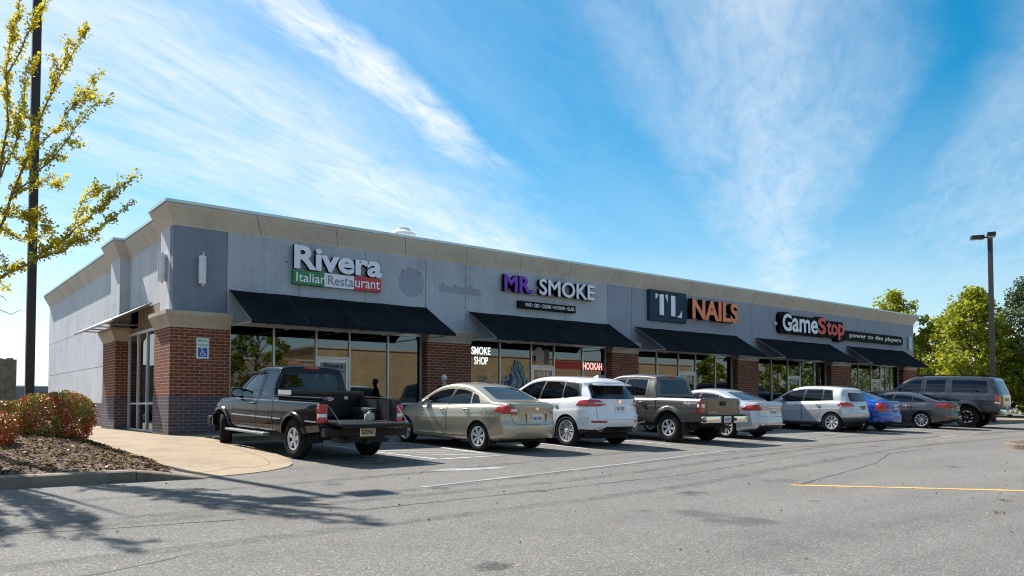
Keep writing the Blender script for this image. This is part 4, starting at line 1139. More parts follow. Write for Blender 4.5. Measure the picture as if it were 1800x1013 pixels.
        me = bpy.data.meshes.new(name); me.from_pydata([tuple(c) for c in co], [], polys)
        for m in mats: me.materials.append(m)
        me.polygons.foreach_set('material_index', idx); me.polygons.foreach_set('use_smooth', [True]*len(polys))
        me.update()
        if not thick: me.normals_split_custom_set_from_vertices([tuple(n) for n in nn])
        o = bpy.data.objects.new(name, me); COL.objects.link(o); o.parent = parent
        return o
    def body(self, m, parent, extra=None):
        """what is left of the skin is the body; extra: {tag: material} kept in the same mesh"""
        ex = extra or {}; mats = [m]+list(ex.values()); tm = {self.names.index(k): i+1 for i, k in enumerate(ex) if k in self.names}
        tm[0] = 0; tg = self.tg
        return self.emit([f for f in self.bm.faces if f[tg] in tm], 'body', mats, parent, 0, lambda f: tm[f[tg]])

def wheel_mesh(r, w, rr, kind, n):
    """returns bmeshes (tyre, rim, hub) with the axle along x; the outer face is at -x"""
    h = w/2; tb = NB()
    prof = [(rr-.012, -h*.62), (rr, -h*.80), (rr+.012, -h*.9), (rr+(r-rr)*.45, -h*1.02), (r-.035, -h*.95), (r-.010, -h*.80), (r, -h*.55), (r+.001, -h*.2), (r-.007, -h*.17), (r-.007, -h*.10), (r+.001, -h*.07), (r+.001, h*.07), (r-.007, h*.10), (r-.007, h*.17), (r+.001, h*.2), (r, h*.55), (r-.01, h*.8), (r-.035, h*.95), (rr, h*.8), (rr-.02, h*.6)]
    lathe(tb, prof, 40, 'x')
    rb = NB()
    lathe(rb, [(rr-.012, -h*.60), (rr+.004, -h*.84), (rr-.004, -h*.90), (rr-.022, -h*.86), (rr-.028, -h*.62)], 40, 'x')
    x0 = -h*.70
    def sp(a, r0, w0, r1, w1, d0, d1, th=.018):
        ca, sa = math.cos(a), math.sin(a)
        def P(rad, t, x): return rb.verts.new((x, rad*ca-t*sa, rad*sa+t*ca))
        q = [P(r0, -w0, d0), P(r0, w0, d0), P(r1, w1, d1), P(r1, -w1, d1)]; q2 = [P(r0, -w0*1.1, d0+th*2), P(r0, w0*1.1, d0+th*2), P(r1, w1*1.1, d1+th*2), P(r1, -w1*1.1, d1+th*2)]
        m = [P((r0+r1)/2, 0, (d0+d1)/2-.006)]
        for k in range(4):
            rb.faces.new((q[k], q[(k+1) % 4], m[0])) ; rb.faces.new((q[k], q2[k], q2[(k+1) % 4], q[(k+1) % 4]))
    for i in range(n):
        a = 2*math.pi*i/n+.2
        if kind == 'twin':
            for s in (-1, 1): sp(a+s*.125, .075, .007, rr-.02, .015, x0+.012, x0-.004, .012)
        elif kind == 'petal': sp(a, .06, .017, rr*.62, .034 if n > 5 else .046, x0, x0-.01, .012); sp(a, rr*.62, .034 if n > 5 else .046, rr-.022, .026, x0-.01, x0-.002, .012)
        elif kind == 'wide': sp(a, .06, .016, rr-.015, .046, x0+.004, x0-.006, .012)
        else: sp(a, .055, .012, rr-.02, .020 if n > 6 else .034, x0+.012, x0-.004, .012)
    lathe(rb, [(0, x0-.012), (.03, x0-.012), (.036, x0-.004), (.07, x0+.0), (.075, x0+.05)], 20, 'x')
    if kind == 'wide' or kind == 'petal':
        for i in range(5):
            a = 2*math.pi*i/5; lathe(rb, [(0, x0-.012), (.011, x0-.010), (.011, x0+.01)], 6, 'x', (0, .052*math.cos(a), .052*math.sin(a)))
    fixn(rb); fixn(tb)
    hb = NB(); lathe(hb, [(0, -h*.10), (rr-.06, -h*.10), (rr-.03, -h*.12), (rr-.026, -h*.60), (rr-.012, -h*.60), (rr-.012, h*.45), (0, h*.5)], 30, 'x'); fixn(hb)
    return tb, rb, hb
def add_wheels(car, root, r, w, rr, kind, n, rim_m, track, steer=0.0, dz=0.0):
    tb, rb, hb = wheel_mesh(r, w, rr, kind, n); first = None
    for ax in (car.fa, car.ra):
        for sd in (-1, 1):
            if first is None:
                wh = link('wheel', hb, DARK, root, 40); ty = link('tyre', tb, RUB, wh, 40); rm = link('rim', rb, rim_m, wh, 35); first = (wh, ty, rm)
            else:
                wh = first[0].copy(); COL.objects.link(wh); wh.parent = root
                for q in first[1:]:
                    c = q.copy(); COL.objects.link(c); c.parent = wh
            wh.location = (sd*(track/2), car.y(ax), r+dz)
            wh.rotation_euler = (random.uniform(0, 6), 0, (0 if sd < 0 else math.pi)+(steer if ax == car.fa else 0))
def underbody(car, root, r_arch, zlo=.20, ztop=.55):
    bm = NB(); w = car.f['w'](car.L/2); L = car.L
    segs = [(.25, car.fa-r_arch-.02, .84), (car.fa-r_arch-.02, car.fa+r_arch+.02, .58), (car.fa+r_arch+.02, car.ra-r_arch-.02, .86), (car.ra-r_arch-.02, car.ra+r_arch+.02, .58), (car.ra+r_arch+.02, L-.48, .74)]
    for a, b, k in segs: box(bm, -w*k, w*k, car.y(b), car.y(a), zlo, ztop)
    for ax in (car.fa, car.ra):
        for sd in (-1, 1):      # wheel tubs
            n = 14; rows = []
            for i in range(n+1):
                a = R(-8+196*i/n); rr = r_arch+.015
                rows.append([bm.verts.new((sd*w*x, car.y(ax)+rr*math.cos(a), car.zw+rr*math.sin(a))) for x in (.93, .55)])
            for A, B in zip(rows, rows[1:]): bm.faces.new((A[0], A[1], B[1], B[0]))
    return link('underbody', bm, DARK, root)
def interior(car, root, col, s0, s1, zf, rows=2, zroof=1.4, rear_deck=None):
    """seats, dash and steering wheel seen through the glass"""
    bm = NB(); w = car.f['w'](car.L/2)*.80
    box(bm, -w, w, car.y(s1), car.y(s0), zf-.05, zf)
    box(bm, -w, w, car.y(s0+.35), car.y(s0-.05), zf+.2, zf+.58, bev=.05)
    for k in range(rows):
        s = s0+.88+k*.72
        for x in ((-.36, .36) if k == 0 else (-.40, .40)):
            hw = .25 if k == 0 else .36
            box(bm, x-hw, x+hw, car.y(s+.25), car.y(s-.25), zf+.10, zf+.26, bev=.05)
            hb = .30 if k == 0 else .22; obox(bm, (x, car.y(s+.33), zf+.24+hb), (1, 0, 0), (0, 1, .28), (0, -.28, 1), hw, .06, hb)
            box(bm, x-.12, x+.12, car.y(s+.50), car.y(s+.42), zf+.22+2*hb, zf+.34+2*hb, bev=.03)
    if rear_deck: box(bm, -w, w, car.y(rear_deck[1]), car.y(rear_deck[0]), rear_deck[2]-.03, rear_deck[2])
    o = link('interior', bm, mat('cabin_'+('beige' if col == 1 else 'dark'), (.22, .19, .15) if col == 1 else (.028, .028, .03), .85, var=.2), root, 40)
    sb = NB(); lathe(sb, [(.185, -.012), (.20, 0), (.185, .012), (.172, 0)], 24, 'y', closed=True); bar(sb, (-.18, 0, 0), (.18, 0, 0), .03); bar(sb, (0, 0, 0), (0, 0, -.18), .03)
    link('steering_wheel', sb, BLK, root, 40, loc=(-.36, car.y(s0+.47), zf+.62), rot=(R(-25), 0, 0))
def mirrors(car, root, s, z, m, x, big=1.0):
    for sd in (-1, 1):
        bm = NB()
        if big > 1.1:
            box(bm, -.115, .115, -.055, .05, -.095, .115, bev=.03)
        else:
            lathe(bm, [(0, -.075), (.05, -.07), (.085, -.03), (.095, .02), (.088, .055), (0, .055)], 16, 'y')
            for v in bm.verts: v.co.x *= 1.15*big; v.co.z *= .80*big; v.co.y *= -1
        bar(bm, (-sd*.02, 0, -.02), (-sd*.17, .03, -.05), .05, .04)
        fixn(bm); o = link('wing_mirror', bm, m, root, 40, loc=(sd*(x+.10), car.y(s), z))
        gb = NB(); lathe(gb, [(0, 0), (.078, 0), (.078, .003), (0, .003)], 16, 'y')
        for v in gb.verts: v.co.x *= 1.15*big; v.co.z *= .8*big
        fixn(gb); link('mirror_glass', gb, CHROME, o, loc=(0, -.060, 0))
def handle(parent, car, s, z, x, m, sd=-1, L=.17):
    bm = NB(); pts = [(0, L/2, 0), (-.028, L/2-.02, 0), (-.034, 0, .002), (-.028, -L/2+.02, 0), (0, -L/2, 0)]
    tube(bm, [(a*(-sd) if sd > 0 else a, b, c) for a, b, c in pts], [.012, .014, .016, .014, .012], 8)
    return link('handle', bm, m, parent, 50, loc=(sd*x, car.y(s), z))
def plate(root, x, y, z, s, m=None, tilt=0, txt=(.03, .05, .20), w=.30, h=.152):
    bm = NB(); box(bm, -w/2, w/2, 0, .008, -h/2, h/2, bev=.003)
    o = link('license_plate', bm, m or mat('plate_white', (.62, .64, .66), .4), root, loc=(x, y, z), rot=(tilt, 0, 0))
    tm = mat('plate_ink_%d' % int(txt[2]*100), txt, .5)
    link('plate_letters', text_bm(s, -w*.42, w*.42, -h*.28, h*.22, .002, .02, -.0025), tm, o)
    bm = NB(); fb = .004
    for q in ((-w/2-.006, w/2+.006, h/2, h/2+.008), (-w/2-.006, w/2+.006, -h/2-.008, -h/2), (-w/2-.008, -w/2, -h/2, h/2), (w/2, w/2+.008, -h/2, h/2)): box(bm, q[0], q[1], -.003, .008, q[2], q[3])
    link('plate_frame', bm, CHROME, o)
def body_x(car, s, z):
    """half width of the skin at station s, height z"""
    P = car.section(s); best = max(p[0] for p in P)
    for (a, za), (b, zb_) in zip(P[4:], P[5:]):
        if za <= z <= zb_ and zb_ > za: return a+(b-a)*(z-za)/(zb_-za)
    return best
def tail_surface(car, x, z): return car.y(car.end_s(x, z, car.f['w'](car.L)))
def place(root, x_left, y_rear, car, half, head, sc=1.04):
    """put the car so that its rear left wheel stands at x_left, y_rear; head = heading in degrees (90 = facing the shops)"""
    a = R(head-90); lx, ly = -half*sc, car.y(car.ra)*sc; root.scale = (sc, sc, sc)
    ox = x_left-(lx*math.cos(a)-ly*math.sin(a)); oy = y_rear-(lx*math.sin(a)+ly*math.cos(a))
    z = gz(0, y_rear)+(oy-y_rear)*GB if y_rear < -2 else gz(0, oy)
    root.location = (ox, oy, z); root.rotation_euler = (math.atan(GB), 0, a)
def edge(car, s): return car.f['zt'](s)-min(car.f['crown'](s), max(.02, car.f['zt'](s)-car.f['zbelt'](s)))
def win(car, sa, sb, za, zb_, m=.03, tb=0.0, ta=None, step=.07):
    """side window outline: sill from (sa,za) to (sb,zb_), top following the roof edge less m. ta/tb lean of the ends"""
    sill = lambda s: za+(zb_-za)*(s-sa)/(sb-sa)
    top = []; n = max(4, int((sb-sa)/step)); et = sb+tb; st = sa if ta is None else sa+ta
    for i in range(n+1):
        s = st+(et-st)*i/n; z = edge(car, s)-m
        if z > sill(s)+.02: top.append((s, z))
    return [(sb, zb_), (sa, za)]+top if top else [(sb, zb_), (sa, za), ((sa+sb)/2, za+.1)]
def ring_arch(car, root, r, m, flare=.012, z=None, wid=.035, name='arch_trim', axles=None):
    """moulding round each wheel opening, lying on the skin"""
    for ax in axles or (car.fa, car.ra):
        for sd in (-1, 1):
            bm = NB(); rows = []
            for i in range(23):
                a = R(-14+208*i/22); row = []
                for k, (rr, o) in enumerate(((r-.004, -.06), (r-.004, flare), (r+wid*.7, flare*.9), (r+wid, 0.0))):
                    s = ax+rr*math.cos(a); zz = car.zw+rr*math.sin(a)
                    zz2 = max(zz, car.f['zb'](s)+.02)
                    row.append(bm.verts.new((sd*(body_x(car, s, zz2)+o), car.y(s), zz2)))
                rows.append(row)
            for A, B in zip(rows, rows[1:]):
                for k in range(3): bm.faces.new((A[k], A[k+1], B[k+1], B[k]))
            bmesh.ops.remove_doubles(bm, verts=bm.verts, dist=1e-4); fixn(bm); bm.normal_update()
            c = sum((f.normal.x*sd for f in bm.faces), 0)
            if c < 0:
                for f in bm.faces: f.normal_flip()
            link(name, bm, m, root, 50)
def generic(S, label, cat, name, group='cars parked in front of the shops'):
    car = Car(S); car.zw = S['r']; root = thing(name, label, cat, group=group); P = S['paint']; glass = S.get('glass', TINT); ra_ = S['arch']; L = car.L
    lo = lambda c, n: abs(c.x) > car.f['w'](L/2)*.55
    for ax in (car.fa, car.ra): car.cut([(s, z) for s, z in circ((ax, car.zw), ra_, 28)], 'side', 'ARCH', filt=lo)
    # windscreen and rear window
    fr = lambda c, n: car.y(car.fa) > c.y-.9 and c.y > car.y(S['roof0']+.05) and n.z > .15 and n.y > .1
    wx = S['wsx']; car.cut([(-wx[0], wx[2]), (wx[0], wx[2]), (wx[1], wx[3]), (-wx[1], wx[3])], 'end', 'windscreen', filt=fr)
    rw = S['rear']; rear = lambda c, n: c.y < car.y(S['rw_s']) and n.y < -.12
    car.cut(round_poly(rw, .06), 'end', 'rear_window', filt=rear)
    # side glass
    for nm, q, rd in S['wins']: car.cut(round_poly(q(car), rd), 'side', nm, filt=lambda c, n: abs(n.x) > .35)
    if 'dlo' in S: car.cut(S['dlo'](car), 'side', 'TRIM', filt=lambda c, n: abs(n.x) > .35)
    wn = tuple(q[0] for q in S['wins'])
    for side, end, nm in S['tails']:
        if side: car.cut(side, 'side', nm, filt=lambda c, n: c.y < car.y(car.ra+.1) and abs(n.x) > .5)
        if end:
            for sd in (-1, 1): car.cut([(sd*x, z) for x, z in end], 'end', nm, filt=lambda c, n: n.y < -.25 and c.y < car.y(L-.55))
    for q in S.get('clad', []): car.cut(q, 'side', 'CLAD')
    for q in S.get('clad_end', []): car.cut(q, 'end', 'CLAD', filt=lambda c, n: n.y < -.2 or n.z < -.2)
    if 'lid' in S: car.panel(S['lid'], 'end', 'lid', gap=.008, filt=lambda c, n: n.y < -.15 and c.y < car.y(S['rw_s']))
    # doors: the shut line runs round the glass, the glass itself stays whole
    for nm, q in S['doors']:
        car.cut(q(car), 'side', 'GAP', only=('body',), filt=lambda c, n: abs(n.x) > .3)
        inn = offset_poly(q(car), .009)
        car.cut(inn, 'side', nm, only=('GAP',))
    for nm, q in S['doors']: car.largest(nm)
    tl = [q[0] for q in S['tails'] if q[0]]
    if tl:      # shut line between rear wing and bumper
        q = min(tl[-1], key=lambda p: p[0]); p0 = Vector((car.ra+ra_*.90, car.zw+ra_*.46)); p1 = Vector((q[0]+.14, min(p[1] for p in tl[-1])-.01)); d = (p1-p0).normalized(); n = Vector((-d.y, d.x))*.0032
        car.cut([tuple(p0-n), tuple(p1-n), tuple(p1+n), tuple(p0+n)], 'side', 'GAP', filt=lambda c, n_: abs(n_.x) > .3)
    for ax_, poly in S.get('cuts', []): car.cut(poly, ax_, 'GAP')
    car.cut(round_poly([(car.ra+.12, .80*S.get('fk', 1)), (car.ra+.29, .80*S.get('fk', 1)), (car.ra+.29, .97*S.get('fk', 1)), (car.ra+.12, .97*S.get('fk', 1))], .07, 5), 'side', 'FUEL', sides=(-1,)) if S.get('fuel') else None
    if S.get('fuel'): car.cut(offset_poly(round_poly([(car.ra+.12, .80*S.get('fk', 1)), (car.ra+.29, .80*S.get('fk', 1)), (car.ra+.29, .97*S.get('fk', 1)), (car.ra+.12, .97*S.get('fk', 1))], .07, 5), .006), 'side', 'fuel', only=('FUEL',), sides=(-1,))
    hl = S.get('head')
    if hl: car.cut(hl, 'side', 'headlight', filt=lambda c, n: c.y > car.y(.7)); 
    if hl:
        for sd in (-1, 1): car.cut([(sd*x, z) for x, z in S['head_end']], 'end', 'headlight', filt=lambda c, n: n.y > .2 and c.y > car.y(.6))
    # split the meshes
    ex = {}
    if 'clad' in S or 'clad_end' in S: ex['CLAD'] = S.get('cladm', BLK)
    if 'dlo' in S: ex['TRIM'] = S.get('trimm', BLK)
    body = car.body(P, root, ex)
    drs = {}
    for nm, q in S['doors']:
        for sd in (-1, 1):
            d = car.take(nm, 'door', P, root, 0, lambda c, sd=sd: c.x*sd > 0); drs[(nm, sd)] = d
    for nm, q, rd in S['wins']:
        own = S.get('own', {}).get(nm)
        for sd in (-1, 1):
            car.take(nm, 'window', glass, drs.get((own, sd)) or root, -.007, lambda c, sd=sd: c.x*sd > 0)
    car.take('windscreen', 'windscreen', CARGLASS, root, -.004)
    lid = car.take('lid', S.get('lidname', 'boot_lid'), P, root)
    car.take('rear_window', 'rear_window', S.get('rglass', glass), root, -.005)
    for side, end, nm in S['tails']:
        for sd in (-1, 1): car.take(nm, S.get('tname', {}).get(nm, 'tail_light'), S.get('tmat', {}).get(nm, REDL), root, .006, lambda c, sd=sd: c.x*sd > 0, .02)
    if S.get('fuel'): car.take('fuel', 'fuel_flap', P, root)
    for sd in (-1, 1): car.take('headlight', 'headlight', CLEARL, root, .004, lambda c, sd=sd: c.x*sd > 0)
    underbody(car, root, ra_, S.get('ub', .20), S.get('ubt', .55)); interior(car, root, S.get('cab', 0), S['cab_s'][0], S['cab_s'][1], S['cab_z'], S.get('seat_rows', 2), 1.4, S.get('deck'))
    add_wheels(car, root, S['r'], S['tw'], S['rr'], S['rim'][0], S['rim'][1], S.get('rimm', ALLOY), S['track'], S.get('steer', 0))
    ms, mz = S['mir']; mirrors(car, root, ms, mz, S.get('mirm', P), body_x(car, ms, mz)-.02)
    for (nm, q), (hs, hz) in zip(S['doors'], S['handles']):
        for sd in (-1, 1):
            if drs[(nm, sd)]: handle(drs[(nm, sd)], car, hs, hz, body_x(car, hs, hz), S.get('hm', CHROME), sd)
    return car, root
def sedan_doors(d0, d1, d2, zs, low, m=.012):
    def front(car):
        top = [(s, edge(car, s)-m) for s in [d0+(d1-d0)*i/9 for i in range(10)]]; return [(d1, zs), (d0, zs)]+[(s, max(z, car.f['zbelt'](s)-.02)) for s, z in top]
    def rear(car):
        top = [(s, edge(car, s)-m) for s in [d1+.002+(d2-d1)*i/9 for i in range(10)]]; b = car.f['zbelt'](d2)-.04
        return [(low[0], zs), (d1+.002, zs)]+top+[(d2, b), (low[1], low[2])]
    return [('door_front', front), ('door_rear', rear)]

# ---- tan saloon
P_TAN = paint('champagne_paint', (.42, .36, .265), .5, .30, .16)
S = dict(L=4.5, fa=.87, wb=2.65, r=.316, tw=.205, rr=.215, arch=.352, track=1.53, paint=P_TAN, rim=('petal', 7), glass=CARGLASS, rglass=CARGLASS, cr=.27, cf=.4,
    zt=[(0, .60), (.05, .68), (.2, .76), (.6, .88), (1.0, .965), (1.15, 1.0), (1.3, 1.07), (1.6, 1.24), (1.9, 1.385), (2.1, 1.44), (2.45, 1.478), (2.8, 1.466), (3.05, 1.43), (3.3, 1.35), (3.6, 1.225), (3.85, 1.12), (3.95, 1.095), (4.2, 1.085), (4.42, 1.075), (4.5, 1.045)],
    zbelt=[(0, .56), (.3, .70), (1.0, .88), (1.4, .915), (2.4, .945), (3.2, .985), (3.8, 1.01), (4.5, .985)], zb=[(0, .22), (.5, .2), (1.3, .2), (3, .21), (3.9, .23), (4.5, .30)],
    w=[(0, .78), (.3, .84), (.8, .875), (2, .887), (3.5, .887), (4.0, .868), (4.5, .80)], crown=[(0, .1), (1.0, .08), (1.5, .10), (2.4, .12), (3.1, .11), (3.8, .06), (4.5, .05)],
    Xr=[(.25, .12), (.34, .035), (.5, 0.0), (.60, .005), (.66, .05), (.85, .06), (.98, .04), (1.05, .07)], Xf=[(.2, .12), (.4, 0), (.6, .06), (.8, .2)],
    roof0=2.0, wsx=(.62, .50, 1.04, 1.38), rw_s=2.95, rear=[(-.60, 1.115), (.60, 1.115), (.47, 1.375), (-.47, 1.375)],
    wins=[('w1', lambda c: win(c, 1.62, 2.42, .965, .985, .035, .10), .03), ('w2', lambda c: win(c, 2.50, 3.19, .985, 1.005, .035, -.02, .10), .04), ('w3', lambda c: win(c, 3.23, 3.52, 1.01, 1.03, .035, -.12, -.02), .04)],
    dlo=lambda c: [(2.40, .98), (2.52, .98), (2.62, edge(c, 2.6)-.036), (2.50, edge(c, 2.5)-.036)], own={'w1': 'door_front', 'w2': 'door_rear'},
    doors=sedan_doors(1.33, 2.46, 3.24, .30, (3.10, 3.2, .72)), handles=[(2.28, .86), (3.12, .885)], mir=(1.66, 1.0), hm=P_TAN, fuel=1, fk=.95,
    tails=[(None, [(.50, .875), (.64, .87), (.64, .93), (.53, .935)], 't2'), ([(4.0, .86), (4.06, .975), (4.3, 1.0), (4.56, .985), (4.56, .83), (4.3, .82)], [(.52, .83), (.95, .82), (.95, .985), (.60, .965), (.50, .90)], 't1')], tmat={'t2': CLEARL}, tname={'t2': 'reverse_light'},
    lid=[(-.56, .60), (.56, .60), (.60, .66), (.63, .81), (.50, .82), (.49, .90), (.58, .975), (.66, 1.02), (.6, 1.072), (-.6, 1.072), (-.66, 1.02), (-.58, .975), (-.49, .90), (-.50, .82), (-.63, .81), (-.60, .66)],
    head=[(.05, .58), (.5, .70), (.55, .76), (.1, .70)], head_end=[(.45, .56), (.8, .58), (.8, .74), (.5, .66)], cab=1, cab_s=(1.15, 3.8), cab_z=.35, deck=(3.35, 3.95, 1.06))
car, root = generic(S, 'tan champagne four door saloon parked beside the black pickup, sun on its boot', 'car', 'saloon_car')
bm = NB(); lathe(bm, [(0, -.006), (.05, -.006), (.056, 0), (.05, .004)], 18, 'y');
for v in bm.verts: v.co.z *= .62
fixn(bm); link('badge', bm, CHROME, root, 40, loc=(0, tail_surface(car, 0, .93)-.004, .935))
plate(root, 0, tail_surface(car, 0, .74)-.012, .735, 'VHE 75M')
bm = NB(); box(bm, -.30, .30, -.004, .02, -.10, -.095); box(bm, -.30, -.295, -.004, .02, -.1, .09); box(bm, .295, .30, -.004, .02, -.1, .09); link('plate_recess', bm, BLK, root, loc=(0, tail_surface(car, 0, .74)-.002, .745))
bm = NB(); tube(bm, [(0, 0, 0), (0, -.10, .06)], [.006, .003], 6); lathe(bm, [(0, 0), (.018, 0), (.012, .02), (0, .024)], 12); link('antenna', bm, BLK, root, loc=(0, car.y(2.95), 1.445))
for sd in (-1, 1):
    bm = NB(); box(bm, -.11, .11, 0, .012, -.16, .06); link('mud_flap', bm, BLK, root, loc=(sd*.76, car.y(car.ra+.37), .30))
place(root, 4.62, -7.38, car, .77, 95)
SALOON = (car, root)

# ---- white crossover
P_WHT = paint('white_paint', (.72, .73, .76), 0.0, .25, .05)
S = dict(L=4.66, fa=.93, wb=2.75, r=.365, tw=.235, rr=.262, arch=.405, track=1.60, paint=P_WHT, rim=('twin', 10), rimm=ALLOY, glass=TINT, cr=.26, cf=.4, tum=.40,
    zt=[(0, .72), (.06, .82), (.25, .93), (.7, 1.04), (1.15, 1.10), (1.3, 1.17), (1.6, 1.36), (1.95, 1.56), (2.2, 1.645), (2.6, 1.685), (3.3, 1.68), (3.9, 1.645), (4.3, 1.60), (4.6, 1.565), (4.66, 1.54)],
    zbelt=[(0, .66), (.3, .82), (1.1, .99), (1.6, 1.02), (2.6, 1.06), (3.4, 1.115), (4.1, 1.17), (4.66, 1.17)], zb=[(0, .26), (.6, .24), (3.5, .25), (4.1, .29), (4.66, .36)],
    w=[(0, .80), (.3, .87), (.9, .91), (2, .92), (3.6, .92), (4.2, .905), (4.66, .84)], crown=[(0, .1), (1.1, .09), (1.6, .11), (2.6, .10), (4.0, .10), (4.66, .09)],
    Xr=[(.4, .12), (.5, .03), (.62, 0), (.74, .015), (.82, .06), (1.08, .10), (1.16, .13), (1.35, .32), (1.46, .42), (1.52, .40), (1.56, .38)], Xf=[(.2, .1), (.5, 0), (.8, .05), (1, .3)],
    roof0=2.1, wsx=(.66, .54, 1.14, 1.57), rw_s=3.9, rear=[(-.74, 1.15), (.74, 1.15), (.61, 1.50), (-.61, 1.50)],
    wins=[('w1', lambda c: win(c, 1.68, 2.56, 1.06, 1.09, .04, .08), .03), ('w2', lambda c: win(c, 2.62, 3.42, 1.095, 1.13, .04, -.03, .07), .03), ('w3', lambda c: win(c, 3.47, 4.05, 1.135, 1.20, .05, -.14, -.03), .06)],
    dlo=lambda c: win(c, 1.62, 4.10, 1.045, 1.195, .032, -.12), trimm=BLK, own={'w1': 'door_front', 'w2': 'door_rear'},
    doors=sedan_doors(1.40, 2.59, 3.45, .36, (3.2, 3.34, .80)), handles=[(2.42, .97), (3.26, 1.0)], mir=(1.72, 1.12),
    tmat={'t3': CLEARL}, tails=[(None, [(.46, 1.035), (.70, 1.03), (.70, 1.06), (.46, 1.065)], 't3'), ([(4.0, .985), (4.1, 1.11), (4.4, 1.135), (4.7, 1.12), (4.7, .99), (4.35, .965)], [(.46, 1.02), (.60, .985), (.95, .97), (.95, 1.135), (.58, 1.125)], 't1'), (None, [(.46, .60), (.80, .59), (.80, .645), (.46, .64)], 't2')],
    tname={'t2': 'reflector', 't3': 'reverse_light'}, clad=[[(.2, .2), (4.7, .2), (4.7, .40), (4.2, .36), (3.2, .33), (1.5, .33), (.3, .40)]], clad_end=[[(-.95, .3), (.95, .3), (.95, .43), (.55, .43), (.45, .50), (-.45, .50), (-.55, .43), (-.95, .43)]],
    lid=[(-.66, .66), (.66, .66), (.68, .72), (.66, .97), (.45, 1.0), (.45, 1.03), (.6, 1.13), (-.6, 1.13), (-.45, 1.03), (-.45, 1.0), (-.66, .97), (-.68, .72)], lidname='tailgate',
    head=[(.1, .72), (.6, .84), (.65, .92), (.15, .84)], head_end=[(.45, .7), (.85, .72), (.85, .88), (.5, .82)], cab_s=(1.3, 4.2), cab_z=.48, ubt=.7)
car, root = generic(S, 'bright white crossover with dark rear glass and chrome wheels, beside the tan saloon', 'suv', 'crossover_car')
plate(root, 0, tail_surface(car, 0, .92)-.014, .925, 'BVL 397', txt=(.35, .08, .08), tilt=R(-9))
bm = NB(); lathe(bm, [(0, -.006), (.055, -.006), (.06, 0), (.05, .004)], 18, 'y'); fixn(bm); link('badge', bm, CHROME, root, 40, loc=(0, tail_surface(car, 0, 1.085)-.006, 1.085))
bm = NB(); y = tail_surface(car, .2, 1.06)
for sd in (-1, 1): bar(bm, (sd*.07, tail_surface(car, .07, 1.06)-.008, 1.055), (sd*.47, tail_surface(car, .47, 1.06)-.006, 1.06), .02, .028)
link('chrome_strip', bm, ALLOY, root)
bm = NB(); prism(bm, [(car.y(4.05)*-1, 1.56), (car.y(4.05)*-1, 1.615), (car.y(4.40)*-1, 1.575), (car.y(4.42)*-1, 1.545)], 'x', -.56, .56)
for v in bm.verts: v.co.y *= -1; v.co.z -= .08*(v.co.x/.56)**2
fixn(bm); link('roof_spoiler', bm, P_WHT, root)
bm = NB(); prism(bm, [(-.09, 0), (.09, 0), (-.06, .065), (-.085, .06)], 'x', -.018, .018); fixn(bm)
link('roof_fin', bm, P_WHT, root, loc=(0, car.y(3.75), 1.66), rot=(R(2), 0, 0))
for sd in (-1, 1):
    bm = NB(); lathe(bm, [(.045, -.06), (.05, -.06), (.05, .1), (.045, .1)], 16, 'y', closed=True)
    for v in bm.verts: v.co.x *= 1.6
    fixn(bm); link('exhaust_tip', bm, CHROME, root, 40, loc=(sd*.58, tail_surface(car, .58, .46)+.06, .44))
bm = NB(); bar(bm, (0, 0, 0), (.30, -.02, .03), .02, .012); link('wiper', bm, BLK, root, loc=(-.05, tail_surface(car, 0, 1.2)-.02, 1.2))
bm = text_bm('AVENIR', .40, .60, .74, .765, .003, .02, 0); link('badge_letters', bm, CHROME, root, loc=(0, tail_surface(car, .5, .75)-.008, 0))
place(root, 7.52, -7.16, car, .80, 90)

